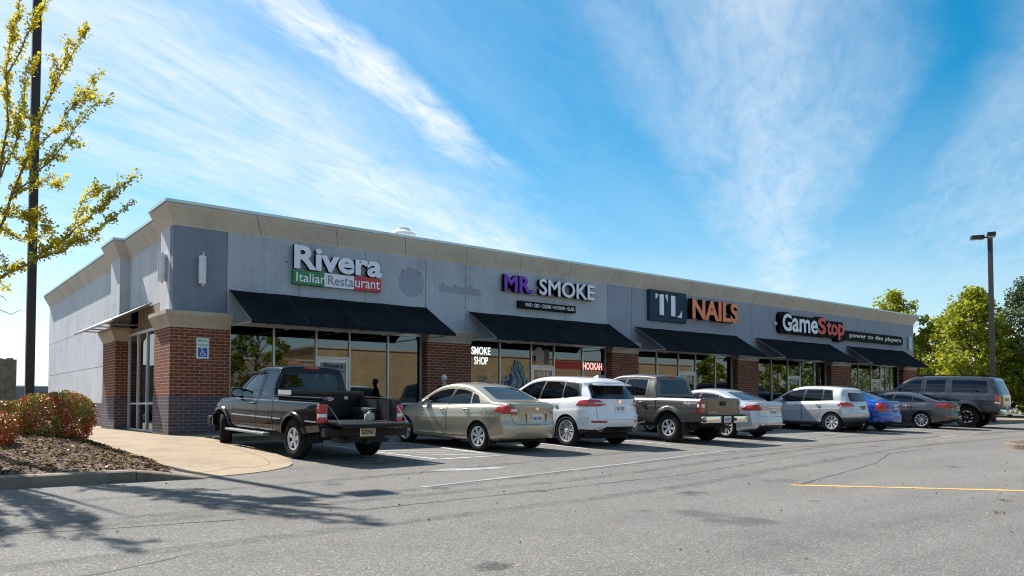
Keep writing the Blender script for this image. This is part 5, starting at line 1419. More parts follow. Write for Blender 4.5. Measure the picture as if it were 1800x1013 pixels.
# ---- silver compact crossover
P_SIL = paint('pearl_silver_paint', (.52, .53, .55), .35, .28, .05)
S = dict(L=4.3, fa=.86, wb=2.67, r=.345, tw=.22, rr=.235, arch=.385, track=1.54, paint=P_SIL, rim=('wide', 8), glass=TINT, cr=.24, cf=.4, tum=.38,
    zt=[(0, .72), (.06, .80), (.25, .90), (.7, 1.0), (1.05, 1.05), (1.2, 1.12), (1.5, 1.32), (1.8, 1.49), (2.05, 1.575), (2.4, 1.625), (3.0, 1.63), (3.6, 1.595), (4.0, 1.545), (4.25, 1.50), (4.3, 1.47)],
    zbelt=[(0, .64), (.3, .78), (1.0, .94), (1.6, .98), (2.6, 1.03), (3.4, 1.075), (4.3, 1.09)], zb=[(0, .25), (.6, .23), (3.3, .25), (3.9, .32), (4.3, .42)],
    w=[(0, .78), (.3, .85), (.9, .88), (3.5, .885), (4.0, .865), (4.3, .80)], crown=[(0, .1), (1.1, .09), (1.6, .10), (2.6, .10), (4.3, .09)],
    Xr=[(.4, .11), (.5, .03), (.62, 0), (.80, .05), (1.02, .11), (1.1, .14), (1.35, .30), (1.45, .33), (1.5, .30)], Xf=[(.2, .1), (.5, 0), (.8, .05), (1, .3)],
    roof0=2.0, wsx=(.62, .52, 1.09, 1.5), rw_s=3.6, rear=[(-.62, 1.09), (.62, 1.09), (.52, 1.40), (-.52, 1.40)],
    wins=[('w1', lambda c: win(c, 1.56, 2.36, 1.02, 1.05, .04, .06), .03), ('w2', lambda c: win(c, 2.42, 3.12, 1.055, 1.085, .04, -.02, .05), .03), ('w3', lambda c: win(c, 3.17, 3.52, 1.09, 1.12, .05, -.10, -.02), .04)],
    dlo=lambda c: win(c, 1.52, 3.56, 1.01, 1.118, .032, -.10), own={'w1': 'door_front', 'w2': 'door_rear'},
    doors=sedan_doors(1.30, 2.39, 3.16, .35, (2.98, 3.1, .75)), handles=[(2.22, .93), (2.98, .955)], mir=(1.6, 1.07), fuel=0,
    tmat={'t2': AMBL}, tname={'t2': 'indicator_light'}, tails=[([(3.95, .90), (4.35, .90), (4.35, .945), (3.95, .95)], [(.60, .89), (.9, .89), (.9, .945), (.60, .94)], 't2'), ([(3.72, .95), (3.8, 1.045), (4.1, 1.06), (4.35, 1.03), (4.35, .91), (4.1, .90)], [(.48, .93), (.9, .89), (.9, 1.06), (.62, 1.04)], 't1')],
    clad=[[(.2, .2), (4.4, .2), (4.4, .52), (3.85, .44), (2.9, .33), (1.5, .33), (.3, .40)]], clad_end=[[(-.95, .3), (.95, .3), (.95, .53), (-.95, .53)]], cladm=mat('grey_cladding', (.09, .09, .095), .6),
    lid=[(-.62, .68), (.62, .68), (.66, .74), (.62, .9), (.48, .92), (.60, 1.05), (-.60, 1.05), (-.48, .92), (-.62, .9), (-.66, .74)], lidname='tailgate',
    head=[(.1, .68), (.5, .80), (.55, .87), (.15, .80)], head_end=[(.45, .68), (.82, .7), (.82, .84), (.5, .8)], cab_s=(1.2, 3.95), cab_z=.45, ubt=.66)
car, root = generic(S, 'pearl silver compact crossover with grey lower bumper, beside the bright blue car', 'suv', 'crossover_car')
plate(root, 0, tail_surface(car, 0, .86)-.014, .865, '412 PKR', m=mat('plate_dark', (.05, .055, .06), .5), txt=(.4, .4, .4))
bm = NB(); tube(bm, [(0, 0, 0), (.0, -.30, .22)], [.004, .002], 5); link('antenna', bm, BLK, root, loc=(0, car.y(3.6), 1.6))
place(root, 21.35, -6.45, car, .77, 91)

# ---- silver white saloon half hidden by the brown pickup
P_SW = paint('silver_white_paint', (.50, .51, .535), .35, .25, .05)
S2 = dict(SALOON[0].S); S2.pop('tmat'); S2.pop('tname'); S2.update(L=4.79, fa=.86, wb=2.85, r=.335, tw=.24, rr=.24, arch=.37, track=1.56, paint=P_SW, rim=('spoke', 10), glass=TINT, rglass=TINT,
    zt=[(0, .60), (.05, .67), (.2, .75), (.7, .88), (1.2, .97), (1.35, 1.0), (1.5, 1.06), (1.8, 1.22), (2.1, 1.355), (2.35, 1.42), (2.7, 1.455), (3.0, 1.445), (3.3, 1.40), (3.6, 1.31), (3.95, 1.185), (4.2, 1.10), (4.3, 1.085), (4.5, 1.09), (4.72, 1.095), (4.79, 1.06)],
    zbelt=[(0, .56), (.3, .70), (1.2, .90), (2.6, .955), (3.6, 1.0), (4.2, 1.01), (4.79, .99)], zb=[(0, .2), (4.0, .2), (4.79, .30)], w=[(0, .80), (.3, .86), (.9, .905), (3.7, .91), (4.3, .88), (4.79, .80)],
    crown=[(0, .1), (1.2, .08), (1.8, .10), (2.7, .12), (3.4, .11), (4.1, .06), (4.79, .05)], Xr=[(.25, .13), (.34, .03), (.5, 0), (.64, .03), (.85, .06), (1.0, .03), (1.06, .05)], roof0=2.3, wsx=(.64, .5, 1.03, 1.36), rw_s=3.2, rear=[(-.60, 1.115), (.60, 1.115), (.47, 1.345), (-.47, 1.345)],
    wins=[('w1', lambda c: win(c, 1.85, 2.6, .975, .995, .035, .08), .03), ('w2', lambda c: win(c, 2.67, 3.40, .995, 1.015, .035, -.02, .08), .04), ('w3', lambda c: win(c, 3.44, 3.72, 1.02, 1.04, .035, -.12, -.02), .04)], dlo=lambda c: win(c, 1.80, 3.76, .965, 1.035, .028, -.1),
    doors=sedan_doors(1.5, 2.64, 3.44, .30, (3.28, 3.38, .72)), handles=[(2.46, .87), (3.28, .895)], mir=(1.88, 1.0), fuel=0,
    tails=[([(4.2, .86), (4.3, .97), (4.6, 1.0), (4.85, .985), (4.85, .86), (4.5, .83)], [(.48, .87), (.95, .83), (.95, .99), (.6, .955)], 't1')], clad_end=[[(-.7, .2), (.7, .2), (.6, .42), (-.6, .42)]],
    lid=[(-.55, .66), (.55, .66), (.6, .72), (.62, .83), (.48, .86), (.6, .96), (.62, 1.0), (.6, 1.07), (-.6, 1.07), (-.62, 1.0), (-.6, .96), (-.48, .86), (-.62, .83), (-.6, .72)], cab=0, cab_s=(1.4, 4.1), deck=(3.6, 4.2, 1.06))
car, root = generic(S2, 'silver white saloon half hidden behind the brown pickup tailgate', 'car', 'saloon_car')
plate(root, 0, tail_surface(car, 0, .80)-.014, .80, '874 RSC')
bm = NB(); bar(bm, (-.3, tail_surface(car, .3, .93)-.006, .925), (.3, tail_surface(car, .3, .93)-.006, .925), .02, .025); link('chrome_strip', bm, ALLOY, root)
bm = NB(); box(bm, -.62, .62, -.012, .01, -.012, .012); link('bumper_strip', bm, CHROME, root, loc=(0, tail_surface(car, .5, .42), .43))
place(root, 14.35, -6.92, car, .78, 91)

# ---- bright blue small saloon
P_BLUE = paint('bright_blue_paint', (.002, .075, .42), .1, .2, .0)
S3 = dict(SALOON[0].S); S3.pop('tmat'); S3.pop('tname'); S3.update(paint=P_BLUE, rim=('spoke', 5), glass=TINT, rglass=TINT, fuel=0, dlo=lambda c: win(c, 1.58, 3.56, .955, 1.025, .028, -.1), cr=.22, cab=0,
    zt=[(a, b+(.05 if 1.3 < a < 3.7 else .055 if a >= 3.7 else .02)) for a, b in SALOON[0].S['zt']], zbelt=[(a, b+.03) for a, b in SALOON[0].S['zbelt']],
    rear=[(-.60, 1.17), (.60, 1.17), (.47, 1.425), (-.47, 1.425)], wsx=(.62, .50, 1.08, 1.43), clad_end=[[(-.9, .2), (.9, .2), (.9, .36), (-.9, .36)]],
    tails=[([(4.12, .80), (4.12, 1.03), (4.3, 1.06), (4.56, 1.04), (4.56, .74), (4.3, .72)], [(.54, .76), (.95, .72), (.95, 1.05), (.58, 1.03), (.54, .98)], 't1')],
    lid=[(-.5, .74), (.5, .74), (.52, .98), (.57, 1.04), (.6, 1.13), (-.6, 1.13), (-.57, 1.04), (-.52, .98)])
car, root = generic(S3, 'bright blue small saloon between the silver crossover and the grey saloon', 'car', 'saloon_car')
plate(root, 0, tail_surface(car, 0, .90)-.014, .90, '935 YLM')
bm = NB(); box(bm, -.06, .06, -.008, .004, -.018, .018); box(bm, -.022, .022, -.010, .004, -.036, .036); link('badge', bm, mat('gold_badge', (.6, .42, .1), .25, .9), root, loc=(0, tail_surface(car, 0, 1.03), 1.03))
place(root, 23.35, -6.45, car, .77, 90)

# ---- dark grey saloon
P_GREY = paint('gunmetal_paint', (.062, .056, .060), .5, .26, .05)
S4 = dict(S2); S4.update(paint=P_GREY, L=4.85, fa=.92, wb=2.80, rim=('spoke', 10), w=[(0, .80), (.3, .87), (.9, .925), (3.7, .93), (4.3, .89), (4.85, .80)],
    zt=[(0, .62), (.05, .69), (.2, .77), (.7, .89), (1.15, .97), (1.3, 1.02), (1.6, 1.19), (1.9, 1.34), (2.15, 1.42), (2.55, 1.475), (2.95, 1.465), (3.3, 1.42), (3.7, 1.31), (4.1, 1.18), (4.3, 1.13), (4.5, 1.12), (4.78, 1.115), (4.85, 1.08)],
    crown=[(0, .1), (1.15, .08), (1.6, .10), (2.6, .12), (3.4, .11), (4.2, .06), (4.85, .05)], zbelt=[(0, .58), (.3, .72), (1.2, .92), (2.6, .965), (3.6, 1.01), (4.2, 1.035), (4.85, 1.01)], roof0=2.1, rw_s=3.2, rear=[(-.60, 1.15), (.60, 1.15), (.47, 1.36), (-.47, 1.36)],
    wins=[('w1', lambda c: win(c, 1.66, 2.52, .985, 1.005, .04, .08), .03), ('w2', lambda c: win(c, 2.58, 3.34, 1.005, 1.025, .04, -.02, .08), .04), ('w3', lambda c: win(c, 3.38, 3.86, 1.03, 1.055, .04, -.14, -.02), .04)], dlo=lambda c: win(c, 1.60, 3.92, .972, 1.05, .028, -.1),
    doors=sedan_doors(1.42, 2.55, 3.36, .31, (3.28, 3.36, .74)), handles=[(2.38, .88), (3.2, .905)], mir=(1.72, 1.02),
    tails=[([(4.15, .90), (4.3, .98), (4.6, 1.02), (4.9, 1.01), (4.9, .87), (4.6, .86)], [(.40, .89), (.95, .86), (.95, 1.0), (.45, .975)], 't1'), (None, [(.5, .42), (.85, .42), (.85, .46), (.5, .46)], 't2')], tname={'t2': 'reflector'}, hm=CHROME,
    lid=[(-.55, .66), (.55, .66), (.6, .74), (.62, .85), (.4, .88), (.45, .98), (.62, 1.02), (.6, 1.09), (-.6, 1.09), (-.62, 1.02), (-.45, .98), (-.4, .88), (-.62, .85), (-.6, .74)])
car, root = generic(S4, 'dark gunmetal grey saloon parked in front of the big lifted wagon', 'car', 'saloon_car')
plate(root, 0, tail_surface(car, 0, .80)-.014, .82, '061 TRW')
bm = NB(); prism(bm, [(-.09, 0), (.09, 0), (-.06, .065), (-.085, .06)], 'x', -.018, .018); fixn(bm); link('roof_fin', bm, P_GREY, root, loc=(0, car.y(3.2), 1.435), rot=(R(5), 0, 0))
bm = NB()
for sd in (-1, 1): tube(bm, [(sd*(body_x(car, s, z)+.004), car.y(s), z) for s, z in [(1.62, .972), (2.5, .992), (3.4, 1.018), (3.9, 1.046)]], .010, 6)
link('window_trim', bm, CHROME, root)
place(root, 28.5, -6.5, car, .78, 95, 1.05)

# ---- dark car far away on the left, behind the shrubs
P_NAVY = paint('navy_paint', (.010, .016, .05), .3, .25, .05)
S5 = dict(S3); S5.update(paint=P_NAVY)
car, root = generic(S5, 'dark navy saloon far behind the red shrubs at the left edge', 'car', 'saloon_car', 'cars parked away from the shops')
root.location = (-4.6, 18.0, .12); root.rotation_euler = (0, 0, R(-62))
# ------------------------------------------------------------------ pickups and the big wagon
def truck_common(S, label, name, cat, group='cars parked in front of the shops'):
    car = Car(S); car.zw = S['r']; root = thing(name, label, cat, group=group); L = car.L
    lo = lambda c, n: abs(c.x) > car.f['w'](L/2)*.55
    for ax in (car.fa, car.ra): car.cut(circ((ax, car.zw), S['arch'], 28), 'side', 'ARCH', filt=lo)
    wx = S['wsx']; car.cut([(-wx[0], wx[2]), (wx[0], wx[2]), (wx[1], wx[3]), (-wx[1], wx[3])], 'end', 'windscreen', filt=lambda c, n: n.y > .1 and c.y > car.y(S['roof0']+.05) and c.y < car.y(.9))
    cs = S['cab_end']
    if 'rear' in S: car.cut(round_poly(S['rear'], .05), 'end', 'rear_window', filt=lambda c, n: n.y < -.2 and car.y(S['rw'][1]) < c.y < car.y(S['rw'][0]))
    for nm, q, rd in S['wins']: car.cut(round_poly(q(car), rd), 'side', nm, filt=lambda c, n: abs(n.x) > .35)
    if 'dlo' in S: car.cut(S['dlo'](car), 'side', 'TRIM', filt=lambda c, n: abs(n.x) > .35)
    if S.get('bed'):
        b = S['bed']; car.cut([(cs-.012, .3), (cs+.008, .3), (cs+.008, 2), (cs-.012, 2)], 'side', 'GAP', filt=lambda c, n: c.z < S['rail']+.05)
        car.cut([(-b[0], b[1]), (b[0], b[1]), (b[0], b[2]), (-b[0], b[2])], 'top', 'BED', filt=lambda c, n: n.z > .4 and c.z > S['rail']-.12)
        car.cut([(-b[0], b[3]), (b[0], b[3]), (b[0], 3), (-b[0], 3)], 'end', 'BED' if S.get('open') else 'gate', filt=lambda c, n: c.y < car.y(L-.25) and (n.y < -.2 or n.z > .2))
    for side, end, nm in S['tails']:
        if side: car.cut(side, 'side', nm, filt=lambda c, n: c.y < car.y(car.ra+.1) and abs(n.x) > .5)
        if end:
            for sd in (-1, 1): car.cut([(sd*x, z) for x, z in end], 'end', nm, filt=lambda c, n: n.y < -.25 and c.y < car.y(L-.4))
    for q in S.get('clad', []): car.cut(q, 'side', 'CLAD')
    for nm, q in S['doors']:
        car.cut(q(car), 'side', 'GAP', only=('body',), filt=lambda c, n: abs(n.x) > .3); car.cut(offset_poly(q(car), .010), 'side', nm, only=('GAP',))
    for nm, q in S['doors']: car.largest(nm)
    for pj, poly in S.get('cuts', []): car.cut(poly, pj, 'GAP', filt=lambda c, n: n.y < -.1 or pj == 'side')
    if 'head' in S: car.cut(S['head'], 'side', 'headlight', filt=lambda c, n: c.y > car.y(.5)); [car.cut([(sd*x, z) for x, z in S['head_end']], 'end', 'headlight', filt=lambda c, n: n.y > .2) for sd in (-1, 1)]
    ex = {}
    if 'dlo' in S: ex['TRIM'] = BLK
    if 'clad' in S: ex['CLAD'] = S.get('cladm', BLK)
    car.body(S['paint'], root, ex); drs = {}
    for nm, q in S['doors']:
        for sd in (-1, 1): drs[(nm, sd)] = car.take(nm, 'door', S['paint'], root, 0, lambda c, sd=sd: c.x*sd > 0)
    for nm, q, rd in S['wins']:
        for sd in (-1, 1): car.take(nm, 'window', S.get('glass', TINT), drs.get((S.get('own', {}).get(nm), sd)) or root, -.007, lambda c, sd=sd: c.x*sd > 0)
    car.take('windscreen', 'windscreen', CARGLASS, root, -.004); car.take('rear_window', 'rear_window', S.get('glass', TINT), root, -.006)
    if S.get('bed') and not S.get('open'): car.take('gate', 'tailgate', S['paint'], root, .004, None, .03)
    for side, end, nm in S['tails']:
        for sd in (-1, 1): car.take(nm, S.get('tname', {}).get(nm, 'tail_light'), S.get('tmat', {}).get(nm, REDL), root, .008, lambda c, sd=sd: c.x*sd > 0, .03)
    for sd in (-1, 1): car.take('headlight', 'headlight', CLEARL, root, .004, lambda c, sd=sd: c.x*sd > 0)
    underbody(car, root, S['arch'], S['ub'], S['ubt']); interior(car, root, S.get('cab', 0), S['cab_s'][0], S['cab_s'][1], S['cab_z'], S['rows'])
    add_wheels(car, root, S['r'], S['tw'], S['rr'], S['rim'][0], S['rim'][1], S.get('rimm', ALLOY), S['track'], S.get('steer', 0))
    ms, mz = S['mir']; mirrors(car, root, ms, mz, S.get('mirm', BLK), body_x(car, ms, mz)-.0, 1.25)
    for (nm, q), h in zip(S['doors'], S['handles']):
        for sd in (-1, 1):
            if drs[(nm, sd)] and h: handle(drs[(nm, sd)], car, h[0], h[1], body_x(car, *h), S.get('hm', BLK), sd)
    if S.get('bed'):
        b = S['bed']; bm = NB(); y0, y1 = car.y(b[2] if not S.get('open') else L-.03), car.y(b[1]); zf = b[4]; w = b[0]; zr = S['rail']-.02
        box(bm, -w-.02, w+.02, y0, y1, zf-.03, zf)
        for i in range(13):
            x = -w+.06+(2*w-.12)*i/12; box(bm, x-.022, x+.022, y0+.01, y1-.02, zf+.0005, zf+.014)
        box(bm, -w-.03, -w-.001, y0, y1, zf+.001, zr); box(bm, w+.001, w+.03, y0, y1, zf+.001, zr); box(bm, -w, w, y1-.03, y1, zf+.002, zr)
        for sd in (-1, 1):
            box(bm, sd*w-(.20 if sd > 0 else 0), sd*w+(.20 if sd < 0 else 0), car.y(car.ra+.42), car.y(car.ra-.42), zf+.003, zf+.24, bev=.06)
            for q in range(4): yy = y0+.2+(y1-y0-.4)*q/3; box(bm, sd*w-(.02 if sd > 0 else -.0005), sd*w+(.02 if sd < 0 else -.0005), yy-.03, yy+.03, zf+.004, zr-.004)
        fixn(bm); link('bed_liner', bm, mat('bed_liner_plastic', (.030, .030, .032), .5, var=.4, vscale=4, spec=.25), root)
    return car, root, drs
def pick_doors(d0, d1, d2, zs, m=.012, low=None):
    def front(car):
        top = [(s, max(edge(car, s)-m, car.f['zbelt'](s)-.02)) for s in [d0+(d1-d0)*i/9 for i in range(10)]]; return [(d1, zs), (d0, zs)]+top
    def rear(car):
        top = [(s, edge(car, s)-m) for s in [d1+.002+(d2-d1-.03)*i/7 for i in range(8)]]; e = [(d2, zs), (d1+.002, zs)] if not low else [(low[0], zs), (d1+.002, zs)]
        return e+top+[(d2, car.f['zbelt'](d2))]+([(d2, low[1])] if low else [])
    return [('door_front', front), ('door_rear', rear)]
FLAT_PROF = pchip([(0, .955), (.06, .978), (.2, .99), (.4, .997), (.5, 1.0), (.56, .996), (.6, 1.0), (.8, .995), (.9, .985), (.96, .965), (1.0, .935)])
P_BLACK = paint('black_paint', (.003, .0035, .006), 0.0, .22, .004)
S = dict(L=5.0, fa=.80, wb=3.19, r=.365, tw=.24, rr=.205, arch=.435, track=1.50, paint=P_BLACK, rim=('petal', 5), glass=CARGLASS, cr=.05, crp=6, cf=.30, tum=.30, rn=3.0, prof=FLAT_PROF, rs=4.5,
    zt=[(0, .86), (.05, .95), (.2, 1.02), (.7, 1.075), (1.2, 1.115), (1.3, 1.15), (1.5, 1.30), (1.8, 1.52), (2.0, 1.655), (2.15, 1.715), (2.45, 1.745), (2.85, 1.74), (3.02, 1.725), (3.07, 1.69), (3.13, 1.18), (3.16, 1.135), (3.2, 1.13), (5.0, 1.13)],
    zbelt=[(0, .74), (.3, .93), (1.2, 1.02), (1.5, 1.05), (3.0, 1.06), (3.2, 1.085), (5.0, 1.085)], zb=[(0, .40), (.5, .42), (4.0, .44), (5.0, .52)],
    w=[(0, .80), (.2, .85), (.8, .875), (5.0, .88)], crown=[(0, .08), (1.2, .09), (1.6, .11), (2.4, .10), (3.0, .10), (3.1, .06), (3.2, .04), (5, .04)],
    st=[3.0, 3.04, 3.07, 3.09, 3.11, 3.13, 3.145, 3.16, 3.18, 1.25, 1.35], Xr=[(.5, .03), (.6, .0), (1.1, .0), (1.14, .01)], Xf=[(.4, .05), (.6, 0), (.9, .04), (1, .1)],
    roof0=2.0, wsx=(.66, .54, 1.18, 1.64), cab_end=3.175, rear=[(-.62, 1.19), (.62, 1.19), (.52, 1.58), (-.52, 1.58)], rw=(2.98, 3.17),
    wins=[('w1', lambda c: win(c, 1.66, 2.42, 1.10, 1.12, .05, .02), .04), ('w2', lambda c: win(c, 2.54, 2.94, 1.12, 1.12, .055, -.0, .02), .05)], own={'w1': 'door_front', 'w2': 'door_rear'},
    doors=pick_doors(1.38, 2.48, 3.04, .52), handles=[(2.32, .965), None], mir=(1.62, 1.16),
    tails=[([(4.9, .70), (4.9, 1.03), (5.05, 1.03), (5.05, .70)], [(.73, .70), (.95, .70), (.95, 1.03), (.73, 1.03)], 't1'), ([(4.905, .80), (4.905, .86), (5.05, .86), (5.05, .80)], [(.735, .80), (.95, .80), (.95, .86), (.735, .86)], 't2')][::-1], tmat={'t2': CLEARL}, tname={'t2': 'reverse_light'},
    bed=(.715, 3.26, 4.94, .66, .70), rail=1.13, open=True, ub=.36, ubt=.62, cab=0, cab_s=(1.45, 3.0), cab_z=.58, rows=1, steer=R(-24), head=[(.0, .72), (.35, .78), (.38, .93), (.05, .9)], head_end=[(.5, .72), (.85, .74), (.85, .92), (.5, .9)])
car, root, drs = truck_common(S, 'black pickup truck with its tailgate down, nearest the brick corner column', 'pickup_truck', 'pickup')
TRUCK = car
ring_arch(car, root, .435, P_BLACK, .035, wid=.07)
bm = NB()      # rub strip along the side; thin upper strip stands in for an edge highlight
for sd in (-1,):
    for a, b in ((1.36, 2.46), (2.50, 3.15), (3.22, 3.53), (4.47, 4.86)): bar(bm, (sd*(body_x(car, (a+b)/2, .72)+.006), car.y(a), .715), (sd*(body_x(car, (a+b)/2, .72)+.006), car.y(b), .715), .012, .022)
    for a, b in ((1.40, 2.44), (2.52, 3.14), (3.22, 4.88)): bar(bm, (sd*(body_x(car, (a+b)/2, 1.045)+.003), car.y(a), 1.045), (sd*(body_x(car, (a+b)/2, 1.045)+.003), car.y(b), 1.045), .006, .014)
link('rub_and_highlight_strips', bm, mat('grey_strip', (.42, .46, .52), .3, .5), root)
for sd in (-1, 1):
    bm = NB(); box(bm, sd*.95-.07, sd*.95+.07, car.y(3.1), car.y(1.35), .385, .43, bev=.015)
    for s in (1.6, 2.8): bar(bm, (sd*.95, car.y(s), .40), (sd*.6, car.y(s), .44), .04)
    link('running_board', bm, mat('step_metal', (.30, .30, .31), .4, .6), root)
bm = NB(); yb = car.y(5.0)   # rear step bumper
box(bm, -.86, .86, yb-.17, yb-.01, .46, .62, bev=.025); box(bm, -.36, .36, yb-.165, yb-.03, .415, .47, bev=.01); box(bm, -.04, .04, yb-.2, yb-.02, .33, .40); bar(bm, (-.5, yb-.05, .38), (.5, yb-.05, .38), .07); link('rear_bumper', bm, mat('bumper_black', (.016, .016, .017), .45, var=.3, spec=.2), root)
plate(root, -.02, yb-.181, .55, '225562', m=mat('plate_cream', (.62, .55, .36), .45), txt=(.03, .03, .03))
bm = NB(); zt_ = .66; box(bm, -.71, .71, yb-.50, yb-.012, zt_-.02, zt_+.035, bev=.012); box(bm, -.71, .71, yb-.515, yb-.47, zt_-.03, zt_+.042, bev=.012)
tgate = link('tailgate', bm, P_BLACK, root)
bm = NB()
for i in range(13): x = -.63+1.26*i/12; box(bm, x-.022, x+.022, yb-.46, yb-.03, zt_+.0355, zt_+.05)
link('liner', bm, MATS['bed_liner_plastic'], tgate)
bm = NB()
for sd in (-1, 1): tube(bm, [(sd*.72, yb-.01, 1.0), (sd*.70, yb-.40, zt_+.05)], .006, 5); bar(bm, (sd*.69, yb-.40, zt_+.05), (sd*.69, yb-.36, zt_+.07), .03)
link('strap', bm, mat('steel_cable', (.35, .35, .36), .4, .8), tgate)
bm = NB(); box(bm, -.16, .16, -.02, .012, -.022, .022, bev=.008); link('brake_light', bm, REDL, root, loc=(0, car.y(3.055), 1.685))
bm = NB()
for sd in (-1, 1): box(bm, sd*.80-.08, sd*.80+.08, car.y(4.99), car.y(3.22), 1.131, 1.146, bev=.004)
link('rail_cap', bm, BLK, root)
bm = NB(); tube(bm, [(0, 0, 0), (-.02, -.35, .0)], .016, 6); lathe(bm, [(0, -.12), (.10, -.12), (.10, .12), (0, .12)], 14, 'y', (.0, -.5, .06)); link('exhaust', bm, mat('rusty_steel', (.10, .07, .05), .7, .4, var=.4), root, loc=(-.32, car.y(4.2), .36))
bm = NB(); box(bm, -.85, .85, -.10, .10, .42, .62, bev=.03); link('front_bumper', bm, BLK, root, loc=(0, car.y(0)-.10, 0))
bm = NB(); prism(bm, [(1.68, 1.60), (2.02, 1.615), (2.45, 1.615), (2.45, 1.57), (2.02, 1.56), (1.74, 1.53)], 'x', -.008, .008)
for v in bm.verts: v.co.y = car.y(v.co.y)
fixn(bm); link('rain_guard', bm, BLK, root, loc=(-(body_x(car, 2.2, 1.56)+.014), 0, 0))
place(root, .27, -7.25, car, .75+.11, 94.5)
TR = root
def on_truck(s, x, z):
    M = Matrix.Translation(TR.location) @ TR.rotation_euler.to_matrix().to_4x4() @ Matrix.Scale(TR.scale[0], 4); return M @ Vector((x, TRUCK.y(s), z))
TSC = TR.scale[0]
t = thing('tool_box', 'black tread plate tool box lying across the bed of the black pickup', 'tool box', on_truck(3.5, 0, 1.146), TR.rotation_euler[:]); t.scale = (TSC,)*3
bm = NB(); box(bm, -.70, .70, -.24, .24, -.40, .001, bev=.01); box(bm, -.80, .80, -.235, .235, .002, .028, bev=.008); link('chest', bm, mat('tool_box_black', (.012, .012, .013), .35, .4), t)
bm = NB(); box(bm, -.79, .79, -.25, .25, .03, .10, bev=.012)
for i in range(52):
    for j in range(7): obox(bm, (-.76+.03*i, -.21+.07*j, .1035), (1, 1 if (i+j) % 2 else -1, 0), (-1 if (i+j) % 2 else 1, 1, 0), (0, 0, 1), .013, .004, .003)
for i in range(52): obox(bm, (-.76+.03*i, -.2515, .065), (1, 0, 1 if i % 2 else -1), (0, 1, 0), (-1 if i % 2 else 1, 0, 1), .016, .002, .005)
lid = link('lid', bm, mat('tread_plate', (.045, .045, .048), .28, .8), t)
bm = NB(); box(bm, -.80, -.788, -.255, .255, .02, .106); link('end_cap', bm, ALU, t)
bm = NB(); lathe(bm, [(0, -.003), (1, -.003), (1, 0), (0, 0)], 24, 'y')
for v in bm.verts: v.co.x *= .11; v.co.z *= .036
fixn(bm); st = link('sticker', bm, mat('sticker_white', (.7, .68, .68), .5), t, loc=(.0, -.241, -.055)); link('sticker_letters', text_bm('ZONE', -.075, .075, -.016, .018, .002, .03, -.005), LET_R, st)
bm = NB(); box(bm, -.04, .04, -.262, -.246, -.06, .0, bev=.004); link('latch', bm, ALU, t, loc=(.38, 0, .0))
t = thing('plastic_jug', 'pale pump can standing in the open bed of the black pickup', 'can', on_truck(4.55, .42, .715), TR.rotation_euler[:])
bm = NB(); lathe(bm, [(0, 0), (.10, 0), (.105, .02), (.105, .10), (.08, .14), (.03, .155), (.03, .19), (0, .19)], 18); link('can', bm, mat('dull_pale_plastic', (.42, .41, .38), .5), t, 40)
bm = NB(); tube(bm, [(-.08, 0, .11), (-.09, 0, .2), (.02, 0, .22), (.08, 0, .11)], .012, 6); link('handle', bm, BLK, t)

